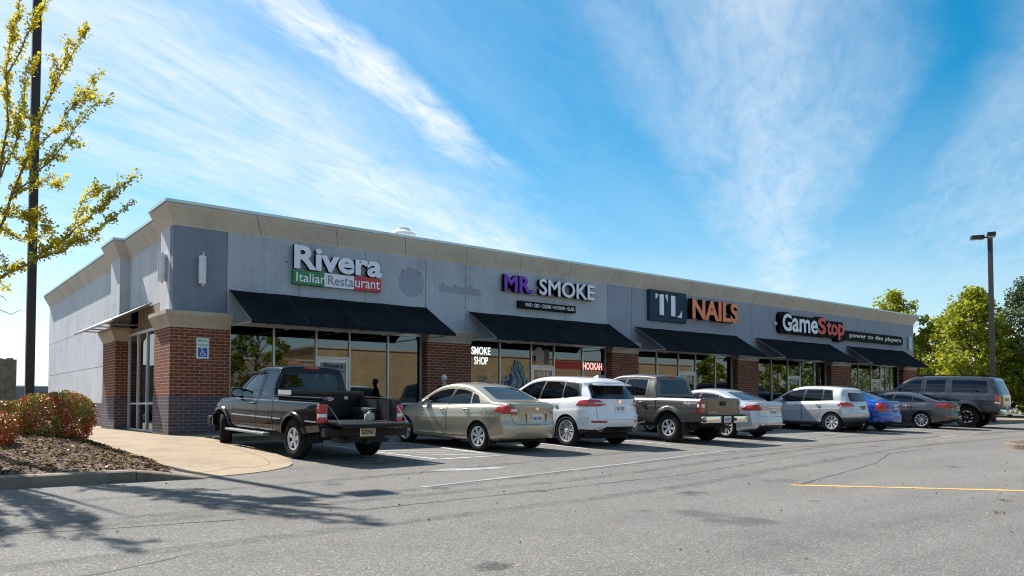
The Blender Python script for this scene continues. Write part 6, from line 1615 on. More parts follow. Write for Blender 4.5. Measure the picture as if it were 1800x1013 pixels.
# ---- brown pickup
P_BRN = paint('pyrite_brown_paint', (.050, .046, .041), .0, .32, .04, .6)
S = dict(L=5.20, fa=.90, wb=3.24, r=.39, tw=.265, rr=.215, arch=.47, track=1.60, paint=P_BRN, rim=('petal', 6), glass=TINT, cr=.07, crp=6, cf=.32, tum=.34, rn=2.8, prof=FLAT_PROF, rs=4.7,
    zt=[(0, .95), (.05, 1.05), (.2, 1.13), (.7, 1.20), (1.15, 1.24), (1.25, 1.27), (1.5, 1.44), (1.8, 1.64), (2.0, 1.745), (2.3, 1.81), (2.8, 1.825), (3.3, 1.80), (3.48, 1.775), (3.53, 1.73), (3.66, 1.26), (3.69, 1.21), (3.73, 1.20), (5.2, 1.20)],
    zbelt=[(0, .84), (.3, 1.02), (1.2, 1.12), (3.5, 1.14), (3.73, 1.155), (5.2, 1.155)], zb=[(0, .46), (.5, .48), (4.0, .50), (5.2, .58)], w=[(0, .82), (.2, .88), (.8, .92), (5.2, .92)],
    crown=[(0, .08), (1.2, .09), (1.6, .11), (2.4, .11), (3.4, .10), (3.6, .06), (3.75, .04), (5.2, .04)], st=[3.44, 3.48, 3.53, 3.56, 3.59, 3.62, 3.64, 3.66, 3.675, 3.69, 3.71], Xr=[(.5, .04), (.65, 0), (1.15, .02), (1.2, .03)], Xf=[(.4, .05), (.6, 0), (1.0, .05), (1.1, .12)],
    roof0=2.1, wsx=(.68, .55, 1.30, 1.74), cab_end=3.70, rear=[(-.64, 1.27), (.64, 1.27), (.54, 1.66), (-.54, 1.66)], rw=(3.44, 3.70),
    wins=[('w1', lambda c: win(c, 1.62, 2.42, 1.20, 1.21, .05, .05), .04), ('w2', lambda c: win(c, 2.50, 3.28, 1.21, 1.22, .05, -.02, .05), .06)], own={'w1': 'door_front', 'w2': 'door_rear'}, dlo=lambda c: [(2.40, 1.205), (2.52, 1.205), (2.58, edge(c, 2.55)-.05), (2.45, edge(c, 2.45)-.05)],
    doors=pick_doors(1.36, 2.46, 3.38, .60), handles=[(2.28, 1.04), (3.22, 1.04)], hm=P_BRN, mir=(1.60, 1.26), mirm=P_BRN,
    tails=[([(5.02, .80), (5.02, 1.10), (5.25, 1.12), (5.25, .80)], [(.745, .80), (.98, .80), (.98, 1.12), (.745, 1.12)], 't1'), ([(5.06, .96), (5.06, 1.03), (5.25, 1.03), (5.25, .96)], [(.76, .95), (.86, .95), (.86, 1.04), (.76, 1.04)], 't2')][::-1], tmat={'t2': CLEARL, 't1': mat('deep_red_lens', (.22, .01, .012), .15, coat=1)}, tname={'t2': 'reverse_light'},
    bed=(.735, 3.80, 5.10, .73, .78), rail=1.20, ub=.40, ubt=.68, cab_s=(1.4, 3.5), cab_z=.62, rows=2, head=[(.0, .82), (.4, .9), (.42, 1.0), (.05, 1.0)], head_end=[(.5, .8), (.9, .8), (.9, 1.0), (.5, .98)])
car, root, drs = truck_common(S, 'brown crew cab pickup with closed tailgate and chrome rear bumper', 'pickup_truck', 'pickup')
ring_arch(car, root, .47, P_BRN, .05, wid=.11)
yb = car.y(5.2); bm = NB()
for sd in (-1, 1): box(bm, sd*.60-.32, sd*.60+.32, yb-.16, yb+.04, .56, .74, bev=.035)
bb = link('rear_bumper', bm, CHROME, root, 50); bm = NB(); box(bm, -.279, .279, yb-.15, yb-.01, .55, .735, bev=.015); box(bm, -.9, .9, yb-.12, yb-.005, .742, .762, bev=.008); link('step_pad', bm, BLK, bb)
plate(root, -.02, yb-.162, .655, '516 NDY', txt=(.05, .08, .3)); bm = NB(); box(bm, .13, .25, -.16, -.14, -.045, .045, bev=.006); link('plug_socket', bm, mat('socket_blue', (.03, .06, .2), .5), root, loc=(.16, yb, .655))
bm = NB(); box(bm, -.11, .11, -.022, .0, -.055, .055, bev=.01); link('tailgate_handle', bm, BLK, root, loc=(0, yb-.0, 1.06))
bm = NB()
for a, b, c in ((-.715, .715, .752), (-.715, .715, .748)): pass
link('badge_letters', text_bm('TACOMA', -.66, -.30, .815, .85, .003, .02, -.012), mat('badge_silver', (.6, .6, .58), .3, .5), root, loc=(0, yb, 0)); link('badge_letters', text_bm('V6', .56, .63, .815, .85, .003, .02, -.012), MATS['badge_silver'], root, loc=(0, yb, 0))
bm.free()
def side_text(s, s0, s1, z0, z1, m):
    b = text_bm(s, 0, s1-s0, z0, z1, .002, .03, 0)     # letters read from the left side of the truck
    for v in b.verts:
        x, y, z = v.co; v.co = Vector((-(body_x(car, (s0+s1)/2, .5*(z0+z1))+.008)+y, car.y(s0)-x, z))
    return link('decal', b, m, root)
side_text('TRD', 4.60, 4.86, 1.02, 1.085, LET_W); side_text('OFF ROAD', 4.88, 5.06, 1.03, 1.075, LET_W)
bm = NB(); tube(bm, [(0, 0, 0), (0, -.45, -.06)], .04, 8); bar(bm, (-.55, .1, .02), (.55, .1, .02), .08); lathe(bm, [(0, -.1), (.13, -.07), (.13, .07), (0, .1)], 14, 'x', (0, .72, -.08)); link('exhaust', bm, MATS['rusty_steel'], root, loc=(.1, yb+.3, .50))
for sd in (-1, 1):
    bm = NB(); box(bm, -.14, .14, 0, .012, -.24, .08); link('mud_flap', bm, BLK, root, loc=(sd*.83, car.y(car.ra+.49), .48))
    bm = NB(); tube(bm, [(sd*.94, car.y(1.5), .50), (sd*.97, car.y(1.7), .45), (sd*.97, car.y(3.2), .45), (sd*.94, car.y(3.4), .50)], .038, 8); link('side_step', bm, BLK, root)
bm = NB(); box(bm, -.16, .16, -.02, .012, -.022, .022, bev=.008); link('brake_light', bm, REDL, root, loc=(0, car.y(3.535), 1.755))
place(root, 11.0, -7.40, car, .80+.12, 92)

# ---- lifted wagon
P_SLATE = paint('slate_paint', (.030, .029, .042), .3, .26, .05)
S = dict(L=5.70, fa=.98, wb=3.48, r=.445, tw=.30, rr=.26, arch=.56, track=1.72, paint=P_SLATE, rim=('petal', 8), rimm=CHROME, glass=TINT, cr=.10, crp=5, cf=.32, tum=.24, rn=3.2, prof=FLAT_PROF, rs=5.0,
    zt=[(0, 1.22), (.05, 1.32), (.2, 1.40), (.9, 1.47), (1.35, 1.50), (1.5, 1.57), (1.8, 1.82), (2.1, 2.02), (2.3, 2.10), (2.8, 2.145), (4.5, 2.15), (5.5, 2.12), (5.65, 2.10), (5.7, 2.07)],
    zbelt=[(0, 1.12), (.3, 1.32), (1.4, 1.40), (5.7, 1.42)], zb=[(0, .66), (5.2, .66), (5.7, .72)], w=[(0, .90), (.2, .96), (.9, 1.0), (5.4, 1.0), (5.7, .96)], crown=[(0, .08), (1.3, .09), (1.8, .11), (5.7, .12)],
    Xr=[(.7, .06), (.8, .0), (1.35, .02), (1.45, .05), (1.95, .26), (2.1, .34)], Xf=[(.6, .05), (.8, 0), (1.2, .05), (1.4, .12)], roof0=2.3, wsx=(.74, .62, 1.56, 2.02), cab_end=3.7,
    rear=[(-.78, 1.40), (.78, 1.40), (.70, 1.97), (-.70, 1.97)], rw=(5.1, 5.8),
    wins=[('w1', lambda c: win(c, 1.96, 2.66, 1.45, 1.46, .06, .02), .04), ('w2', lambda c: win(c, 2.84, 3.62, 1.46, 1.46, .06, .0, .02), .06), ('w3', lambda c: win(c, 3.86, 5.24, 1.46, 1.46, .06, -.10, .0), .08)], own={'w1': 'door_front', 'w2': 'door_rear'},
    doors=pick_doors(1.62, 2.74, 3.74, .78, low=(3.66, 1.2)), handles=[(2.60, 1.27), (3.58, 1.27)], mir=(1.86, 1.5),
    tails=[([(5.50, 1.02), (5.50, 1.36), (5.75, 1.36), (5.75, 1.02)], [(.82, 1.02), (1.1, 1.02), (1.1, 1.36), (.82, 1.36)], 't1'), ([(5.50, 1.02), (5.50, 1.10), (5.75, 1.10), (5.75, 1.02)], [(.82, 1.02), (1.1, 1.02), (1.1, 1.10), (.82, 1.10)], 't2')][::-1], tmat={'t2': CLEARL}, tname={'t2': 'reverse_light'},
    clad=[[(.1, .6), (5.75, .6), (5.75, .93), (.1, .93)]], cladm=mat('two_tone_grey', (.07, .07, .075), .4, .3),
    cuts=[('end', [(-.80, .86), (.80, .86), (.80, .868), (-.80, .868)]), ('end', [(-.81, .86), (-.80, .86), (-.80, 1.95), (-.81, 1.95)]), ('end', [(.80, .86), (.81, .86), (.81, 1.95), (.80, 1.95)])],
    ub=.58, ubt=.95, cab_s=(1.6, 5.3), cab_z=.92, rows=3)
car, root, drs = truck_common(S, 'very large dark slate lifted wagon at the right end of the car row', 'estate_wagon', 'suv')
ring_arch(car, root, .56, P_SLATE, .12, wid=.15, axles=(car.ra, car.fa))
yb = car.y(5.7); bm = NB(); box(bm, -.96, .96, yb-.20, yb+.05, .60, .80, bev=.03); bb = link('rear_bumper', bm, CHROME, root, 50)
bm = NB(); box(bm, -.60, .60, yb-.21, yb-.03, .803, .825, bev=.008); link('step_pad', bm, BLK, bb)
plate(root, 0, yb-.215, .70, '329 WKB'); bm = NB(); bar(bm, (-.8, car.y(car.ra), .42), (.8, car.y(car.ra), .42), .13); lathe(bm, [(0, -.16), (.2, -.08), (.2, .08), (0, .16)], 14, 'x', (0, car.y(car.ra), .42)); bar(bm, (-.05, yb-.15, .52), (.05, yb-.15, .52), .1); link('axle', bm, DARK, root)
bm = NB(); box(bm, -.3, .3, -.01, .01, -.07, .07, bev=.01); link('rear_panel', bm, mat('tan_reflector', (.16, .13, .10), .4, .0), root, loc=(0, tail_surface(car, 0, 1.2), 1.2))
for sd in (-1, 1):
    bm = NB()
    for s in (2.6, 5.0): box(bm, sd*.66-.025, sd*.66+.025, car.y(s)-.05, car.y(s)+.05, 2.05, 2.17)
    bar(bm, (sd*.66, car.y(2.3), 2.17), (sd*.66, car.y(5.3), 2.17), .04, .03); link('roof_rail', bm, BLK, root)
    bm = NB(); tube(bm, [(sd*1.02, car.y(1.8), .60), (sd*1.02, car.y(3.75), .60)], .045, 8); link('side_step', bm, CHROME, root)
place(root, 31.55, -7.05, car, .86+.15, 96, 1.065)
# ------------------------------------------------------------------ trees, shrubs, poles, people, background
def leaf(bm, c, size, rr, flat=0.0, asp=.8):
    d = Vector((rr.gauss(0, 1), rr.gauss(0, 1), rr.gauss(0, 1)*(1-flat))).normalized(); s = d.cross(Vector((rr.gauss(0, 1), rr.gauss(0, 1), rr.gauss(0, 1)))).normalized()
    d *= size; s *= size*asp
    bm.faces.new([bm.verts.new(c+v) for v in (-d, s*.9+d*.35, d*.8, -s*.9+d*.35)])
def ginkgo():
    rr = random.Random(21)
    t = thing('ginkgo_tree', 'ginkgo tree with sparse yellow green leaves reaching in from the left edge', 'tree', (-5.75, -4.3, bed_z(-5.75, -4.3)))
    O = Vector(t.location); tr = NB(); lf = NB()
    tube(tr, [Vector((-5.75, -4.3, O.z-.05))-O, Vector((-5.72, -4.35, 1.3))-O, Vector((-5.45, -4.45, 2.5))-O, Vector((-5.6, -4.2, 4.2))-O, Vector((-5.5, -4.1, 6.2))-O, Vector((-5.55, -4.0, 8.6))-O], [.13, .11, .09, .07, .045, .012], 9)
    BR = [
[(-5.50,-4.41,1.65),(-5.45,-4.50,2.44),(-5.23,-4.87,3.02),(-4.79,-5.54,3.02),(-4.35,-6.06,3.06),(-4.00,-6.52,3.29),(-3.66,-6.96,3.56),(-3.33,-7.41,3.92),(-3.02,-7.86,4.29),(-2.73,-8.25,4.66)],
[(-3.66,-6.96,3.56),(-3.42,-7.00,3.92),(-3.28,-6.98,4.39),(-3.11,-7.12,4.57)],
[(-4.00,-6.52,3.29),(-3.60,-7.17,3.45),(-3.22,-7.66,3.74),(-2.79,-8.18,4.16)],
[(-5.45,-4.50,2.44),(-4.99,-4.74,3.65),(-4.62,-5.22,3.82),(-4.33,-5.62,3.99),(-4.17,-5.94,4.53),(-4.02,-6.08,5.12),(-3.86,-6.40,5.76),(-3.67,-6.74,6.37),(-3.47,-6.93,6.85),(-3.29,-7.09,7.28)],
[(-4.02,-6.08,5.12),(-3.68,-6.02,5.61),(-3.33,-6.18,6.20),(-2.97,-6.49,6.79)],
[(-4.17,-5.94,4.53),(-3.85,-6.37,4.88),(-3.60,-6.92,5.23),(-3.41,-7.24,5.56),(-3.24,-7.56,5.83)],
[(-4.62,-5.22,3.82),(-4.29,-5.02,5.02),(-4.17,-4.84,6.03),(-4.20,-4.67,6.92),(-4.12,-4.61,7.81),(-3.98,-4.61,8.72)],
[(-4.29,-5.02,5.02),(-4.06,-5.07,5.68),(-3.98,-5.18,6.40),(-3.92,-5.24,7.11)],
[(-4.20,-4.67,6.92),(-3.90,-4.96,7.74),(-3.69,-5.14,8.26),(-3.56,-5.27,8.69)],
[(-4.62,-5.22,3.82),(-4.44,-5.88,4.23),(-4.07,-6.17,4.08),(-3.74,-6.60,4.14)],
[(-4.99,-4.74,3.65),(-4.77,-4.49,5.16),(-4.61,-4.34,6.50),(-4.53,-4.12,7.88),(-4.37,-4.14,9.23)],
[(-4.33,-5.62,3.99),(-4.08,-5.99,3.77),(-3.83,-6.35,3.75),(-3.74,-6.58,3.90)],
[(-4.17,-5.94,4.53),(-3.85,-5.70,4.79),(-3.51,-5.80,4.86)],
[(-4.79,-5.54,3.02),(-4.50,-5.93,2.58),(-4.20,-6.32,2.45),(-4.02,-6.46,2.51)],
[(-4.50,-5.93,2.58),(-4.36,-6.20,2.75),(-4.28,-6.43,2.63)]]
    bare = {13, 14}
    for k in range(16):     # the rest of the crown, out of the picture to the left
        a = R(95+rr.uniform(-10, 190)); z0 = rr.uniform(2.2, 5.6); l = rr.uniform(1.3, 2.4)*(1-.1*(z0-2))
        p = Vector((-5.6, -4.2, z0)); P = [tuple(p)]
        for i in range(5):
            p = p+Vector((math.cos(a), math.sin(a), .75+.1*i))*l/5*.85+Vector((rr.gauss(0, .05), rr.gauss(0, .05), 0)); P.append(tuple(p))
        BR.append(P)
    for k in range(13):     # limbs reaching towards the road, just outside the picture: their shade falls on the asphalt
        z0 = 2.3+.25*k+rr.uniform(-.2, .2); p = Vector((-5.6, -4.3, z0)); P = [tuple(p)]; ax = rr.uniform(-.22, .10); l = rr.uniform(2.4, 3.6)*(1-.06*(z0-2.3))
        for i in range(6):
            p = p+Vector((ax, -1, .42+.06*i))*l/6+Vector((rr.gauss(0, .06), rr.gauss(0, .06), 0)); P.append(tuple(p))
        BR.append(P)
    def grow(P, n0, r0, dens, leafy=True):
        pts = [Vector(p)-O for p in P]; n = len(pts)
        # irregular wood
        fine = []
        for a, b in zip(pts, pts[1:]):
            for i in range(3):
                q = a.lerp(b, i/3); fine.append(q+Vector((rr.gauss(0, .012), rr.gauss(0, .012), rr.gauss(0, .012))))
        fine.append(pts[-1]); m = len(fine)
        tube(tr, fine, [max(.0028, r0*(1-i/m)**.8) for i in range(m)], 6)
        if not leafy: return
        for a, b in zip(fine[m//6:], fine[m//6+1:]):
            L = (b-a).length; cnt = max(1, int(L*dens+rr.random()))
            for c in range(cnt):
                p = a.lerp(b, rr.random()); out = Vector((rr.gauss(0, 1), rr.gauss(0, 1), rr.gauss(0, .8)+.35)).normalized()*rr.uniform(.008, .075)
                for q in range(rr.randint(2, 4)): leaf(lf, p+out+Vector((rr.gauss(0, .028), rr.gauss(0, .028), rr.gauss(0, .028))), rr.uniform(.015, .037), rr, 0, .85)
    for i, P in enumerate(BR):
        L = sum((Vector(a)-Vector(b)).length for a, b in zip(P, P[1:]))
        grow(P, 0, .0065+.0038*L if i not in bare else .012, 66 if i < 15 else 62, i not in bare)
        if i in bare: continue
        for k in range(int(L*3.6)):       # side twigs
            j = rr.randint(1, len(P)-2) if len(P) > 2 else 0; a = Vector(P[j]).lerp(Vector(P[j+1]), rr.random()); d = (Vector(P[j+1])-Vector(P[j])).normalized()
            w = (d+Vector((rr.gauss(0, .6), rr.gauss(0, .6), rr.gauss(.15, .5)))).normalized(); l = rr.uniform(.14, .40)
            grow([tuple(a), tuple(a+w*l*.5), tuple(a+w*l+Vector((0, 0, .04)))], 0, .006, 80, rr.random() < .85)
    link('trunk', tr, bark_mat('ginkgo_bark', (.17, .13, .115)), t, True)
    link('crown', lf, leaf_mat('ginkgo_leaves', (.66, .50, .02), (.40, .42, .025), (.78, .52, .03), .62), t)
ginkgo()
def crown_tree(name, label, loc, h, r, mats, seed, base=1.2, leafs=.15, clumps=60, per=85, cone=.35, group='trees beyond the shops', trunk=.16):
    rr = random.Random(seed); t = thing(name, label, 'tree', loc, group=group); tr, lf = NB(), NB()
    tube(tr, [(0, 0, 0), (rr.gauss(0, .1), rr.gauss(0, .1), h*.35), (rr.gauss(0, .15), rr.gauss(0, .15), h*.7), (0, 0, h*.93)], [trunk, trunk*.8, trunk*.45, .02], 8)
    for k in range(clumps):
        u = (k+rr.random())/clumps; z = base+(h-base)*u; rad = r*((math.sin(math.pi*min(1, u*.80+.12)))**.75)*(1-cone*u)*rr.uniform(.35, 1.08)
        if u > .92: rad *= .5
        a = k*2.399+rr.gauss(0, .5); c = Vector((rad*math.cos(a), rad*math.sin(a), z)); cs = rr.uniform(.30, .62)*r/2.4
        zb = max(.5, z-rad*.6-.3); tube(tr, [(0, 0, zb), tuple(c*.55+Vector((0, 0, zb*.45+.1))), tuple(c)], [trunk*.35*(1-u*.5), trunk*.2*(1-u*.5), .012], 5)
        for q in range(int(per*rr.uniform(.6, 1.25))):
            d = Vector((rr.gauss(0, 1), rr.gauss(0, 1), rr.gauss(0, .8))); d = d.normalized()*cs*rr.random()**.45
            leaf(lf, c+d, leafs*rr.uniform(.6, 1.15), rr, .2)
    link('trunk', tr, bark_mat('grey_bark', (.12, .10, .085)), t, True); link('crown', lf, mats, t)
LF1 = leaf_mat('yellow_green_leaves', (.34, .36, .028), (.22, .28, .022), (.44, .38, .03), .55)
LF2 = leaf_mat('mid_green_leaves', (.24, .28, .028), (.14, .20, .02), (.32, .29, .03), .5)
LF3 = leaf_mat('needle_green', (.10, .14, .045), (.06, .10, .032), (.14, .17, .06), .3)
crown_tree('leafy_tree', 'yellow green tree rising behind the far right corner of the shop roof', (54.6, 6.9, .0), 9.5, 3.1, LF1, 3, clumps=90)
crown_tree('leafy_tree', 'lower yellow green tree between the shop end and the tallest full tree', (56.2, 4.3, .0), 7.2, 2.7, LF1, 4, clumps=75)
crown_tree('leafy_tree', 'broad full yellow green tree behind the right lamp post', (53.6, .9, .0), 8.8, 3.4, LF1, 5, clumps=120, per=110, cone=.42)
crown_tree('conifer_tree', 'dark feathery pine at the right edge behind the lifted wagon', (56.6, -1.6, .0), 9.6, 3.3, LF3, 6, clumps=110, leafs=.11, per=110, cone=.5)
crown_tree('leafy_tree', 'mid green tree filling the gap low behind the wagon roof', (58.5, .4, .0), 5.6, 2.8, LF2, 7, clumps=55)
crown_tree('leafy_tree', 'low pale green tree at the right edge in front of the pine', (54.5, -3.0, .0), 4.6, 2.4, LF1, 8, base=.6, clumps=50)
crown_tree('leafy_tree', 'bushy tree low behind the end of the shop row', (60.5, 7.6, .0), 5.2, 3.0, LF2, 12, base=.5, clumps=55)
def shrub(label, loc, rx, ry, h, m, seed, n=5200, ls=.027, group='clipped shrubs in the bed', name='red_shrub'):
    rr = random.Random(seed); t = thing(name, label, 'shrub', loc, group=group); lf, st = NB(), NB()
    for k in range(14):
        a = rr.uniform(0, 6.28); e = Vector((math.cos(a)*rx*rr.uniform(.3, .85), math.sin(a)*ry*rr.uniform(.3, .85), h*rr.uniform(.6, .95)))
        tube(st, [(e.x*.15, e.y*.15, -.03), (e.x*.5, e.y*.5, h*.4), tuple(e)], [.014, .009, .004], 5)
    for i in range(n):
        a = rr.uniform(0, 6.283); u = rr.uniform(-1, 1); q = math.sqrt(1-u*u); x, y, z = q*math.cos(a), q*math.sin(a), u
        k = (abs(x)**3.2+abs(y)**3.2+abs(z)**3.2)**(-1/3.2)          # squarish clipped outline
        wob = 1+.10*math.sin(5*x+3*z+seed)*math.sin(4*y-2*z+seed)+.05*math.sin(13*x+9*y)
        k *= wob*(rr.random()**.15)
        p = Vector((x*k*rx, y*k*ry, h*.5+z*k*h*.5))
        if p.z < .02: continue
        leaf(lf, p, ls*rr.uniform(.6, 1.3), rr, 0, .5)
    link('stems', st, bark_mat('shrub_bark', (.12, .08, .06)), t); link('foliage', lf, m, t)
def shrub_mat(name, top, low, sc):
    m = bpy.data.materials.new(name); m.use_nodes = True; g = NT(m.node_tree); g.n.clear()
    tc = g.new('ShaderNodeTexCoord').outputs['Object']; gi = g.new('ShaderNodeNewGeometry').outputs['Random Per Island']
    n = g.noise(tc, sc, 4, .6); s = g.new('ShaderNodeSeparateXYZ', ins={0: tc})
    f = g.math('ADD', g.math('ADD', g.math('MULTIPLY', n, 2.3), g.math('MULTIPLY', gi, .34)), -.94, clamp=True)
    c = g.ramp(f, low if False else [(0, top[0]), (.38, top[1]), (.62, top[2]), (1, top[3])])
    d = g.new('ShaderNodeBsdfPrincipled', ins={'Base Color': c, 'Roughness': .4}); t = g.new('ShaderNodeBsdfTranslucent', ins={'Color': c})
    mx = g.new('ShaderNodeMixShader', ins={0: .18, 1: d.outputs[0], 2: t.outputs[0]}); o = g.new('ShaderNodeOutputMaterial'); g.l.new(mx.outputs[0], o.inputs[0]); return m
SM1 = shrub_mat('nandina_mixed', [(.09, .15, .016), (.30, .22, .02), (.40, .060, .03), (.36, .03, .035)], None, 2.6)
SM2 = shrub_mat('nandina_red', [(.22, .17, .02), (.42, .11, .022), (.44, .035, .022), (.36, .018, .022)], None, 3)
SM3 = shrub_mat('nandina_green', [(.10, .12, .015), (.26, .22, .02), (.28, .09, .02), (.24, .035, .022)], None, 3)
shrub('large rounded red and green shrub in front of the side wall', (-3.10, -3.3, bed_z(-3.10, -3.3)-.12), .68, .62, .96, SM1, 1, 19000)
shrub('bright red shrub cut off by the left edge', (-4.62, -6.0, bed_z(-4.62, -6)-.16), .52, .5, .72, SM2, 2, 9000)
shrub('yellow green and red shrub further back at the left edge', (-3.85, -2.1, bed_z(-3.85, -2.1)-.12), .52, .5, .74, SM3, 3, 9500)
shrub('small red shrub just behind the bright red one', (-4.9, -4.4, bed_z(-4.9, -4.4)-.14), .5, .5, .66, SM2, 9, 6000)
for i, (x, y, s, lab) in enumerate(((42.6, -6.6, 1.0, 'small orange red shrub at the right edge behind the lifted wagon'), (44.5, -7.6, 1.1, 'further orange shrub at the far right edge beyond the lifted wagon'))):
    shrub(lab, (x, y, .06), .9*s, .7, .85*s, SM3 if i else SM2, 30+i, 2200, .05, 'orange shrubs beyond the cars')

for i, (x, y, s, lab) in enumerate(((60.5, -4.5, 1.2, 'broad green hedge bush low at the right edge, nearest the road'), (61.0, -1.0, 1.3, 'broad green hedge bush low behind the wagon tail'), (60.2, 2.6, 1.2, 'broad green hedge bush low behind the wagon roof'), (61.5, 6.0, 1.3, 'broad green hedge bush low behind the shop end'))):
    shrub(lab, (x, y, .0), 1.9, 1.6, 2.6*s, LF2, 50+i, 2600, .13, 'hedge bushes beyond the lot', 'hedge_bush')

def lamp_post(loc, h, w, heads, label):
    t = thing('lamp_post', label, 'lamp post', loc, group='parking lot lamp posts')
    bm = NB(); box(bm, -w/2, w/2, -w/2, w/2, 0, h, bev=.008); link('pole', bm, POLE, t)
    bm = NB(); box(bm, -.18, .18, -.18, .18, -.1, .035, bev=.01); link('base_plate', bm, POLE, t)
    for a, l in heads:
        a = R(a); d = Vector((math.cos(a), math.sin(a), 0)); n = Vector((-d.y, d.x, 0))
        bm = NB(); bar(bm, d*w*.5+Vector((0, 0, h-.12)), d*(w*.5+.2)+Vector((0, 0, h-.12)), .07, .07)
        obox(bm, d*(w*.5+.2+l/2)+Vector((0, 0, h-.10)), d, n, (0, 0, 1), l/2, .19, .10)
        hd = link('lamp_head', bm, POLE, t)
        bm = NB(); obox(bm, d*(w*.5+.2+l/2)+Vector((0, 0, h-.205)), d, n, (0, 0, 1), l/2-.06, .15, .006); link('lens', bm, mat('lamp_lens', (.55, .52, .46), .3), hd)
lamp_post((-3.44, -2.2, bed_z(-3.44, -2.2)-.05), 10.0, .165, ((0, .62), (180, .62)), 'dark bronze lamp post passing in front of the building side at the left')
lamp_post((40.55, -4.95, .0), 10.1, .20, ((125, .62), (205, .62)), 'tall lamp post with two box heads behind the lifted wagon')

def fence():
    t = thing('board_fence', 'weathered wooden board fence at the left edge', 'fence', (-5.2, 23.2, .0)); bm = NB(); x = -5.0; rr = random.Random(2)
    a = Vector((3.9, -2.3, 0)).normalized(); n = Vector((-a.y, a.x, 0))
    for i in range(46):
        c = a*(-2.2+i*.15); h = 3.05+rr.uniform(-.04, .04); obox(bm, c+Vector((0, 0, h/2)), a, n, (0, 0, 1), .069, .012, h/2)
    link('boards', bm, mat('weathered_board', (.16, .125, .085), .85, var=.45, vscale=5, bump=.4, bscale=25), t)
    bm = NB()
    for z in (.5, 1.6, 2.6): bar(bm, a*-2.2+n*.05+Vector((0, 0, z)), a*4.5+n*.05+Vector((0, 0, z)), .05, .09)
    for i in range(4): c = a*(-2.2+i*2.2)+n*.09; bar(bm, c, c+Vector((0, 0, 2.9)), .1, .1)
    link('rails', bm, MATS['weathered_board'], t)
    t = thing('far_warehouse', 'low grey flat building far behind between the fence and the shops', 'building', (0, 78, 0))
    bm = NB(); box(bm, -30, 26, 0, 20, -.5, 2.85); link('wall', bm, mat('far_grey_wall', (.17, .175, .20), .8, var=.15, vscale=.4), t)
    bm = NB(); box(bm, -30.1, 26.1, -.1, 20.1, 2.86, 3.0); link('roof', bm, COPING, t)
    bm = NB(); box(bm, 4.0, 5.2, 3, 4, 3.0, 3.5, bev=.05); link('roof_unit', bm, ALU, t)
fence()
def wheel_stops():
    first = None
    lab = ['concrete wheel stop in front of the black pickup', 'concrete wheel stop at the hatched aisle end of the tan saloon bay', 'concrete wheel stop ahead of the white crossover', 'concrete wheel stop ahead of the brown pickup']
    for i, x in enumerate((1.15, 5.45, 8.55, 11.95)):
        bm = NB(); prism(bm, [(-.08, 0), (.08, 0), (.055, .12), (-.055, .12)], 'x', -.9, .9); fixn(bm)
        if first is None:
            o = link('wheel_stop', bm, KERBM); first = o
        else: bm.free(); o = first.copy(); COL.objects.link(o)
        tag(o, lab[i], 'wheel stop', 'concrete wheel stops'); o.location = (x, -2.62, gz(x, -2.62)-.004); o.rotation_euler = (math.atan(GB), 0, 0)
wheel_stops()
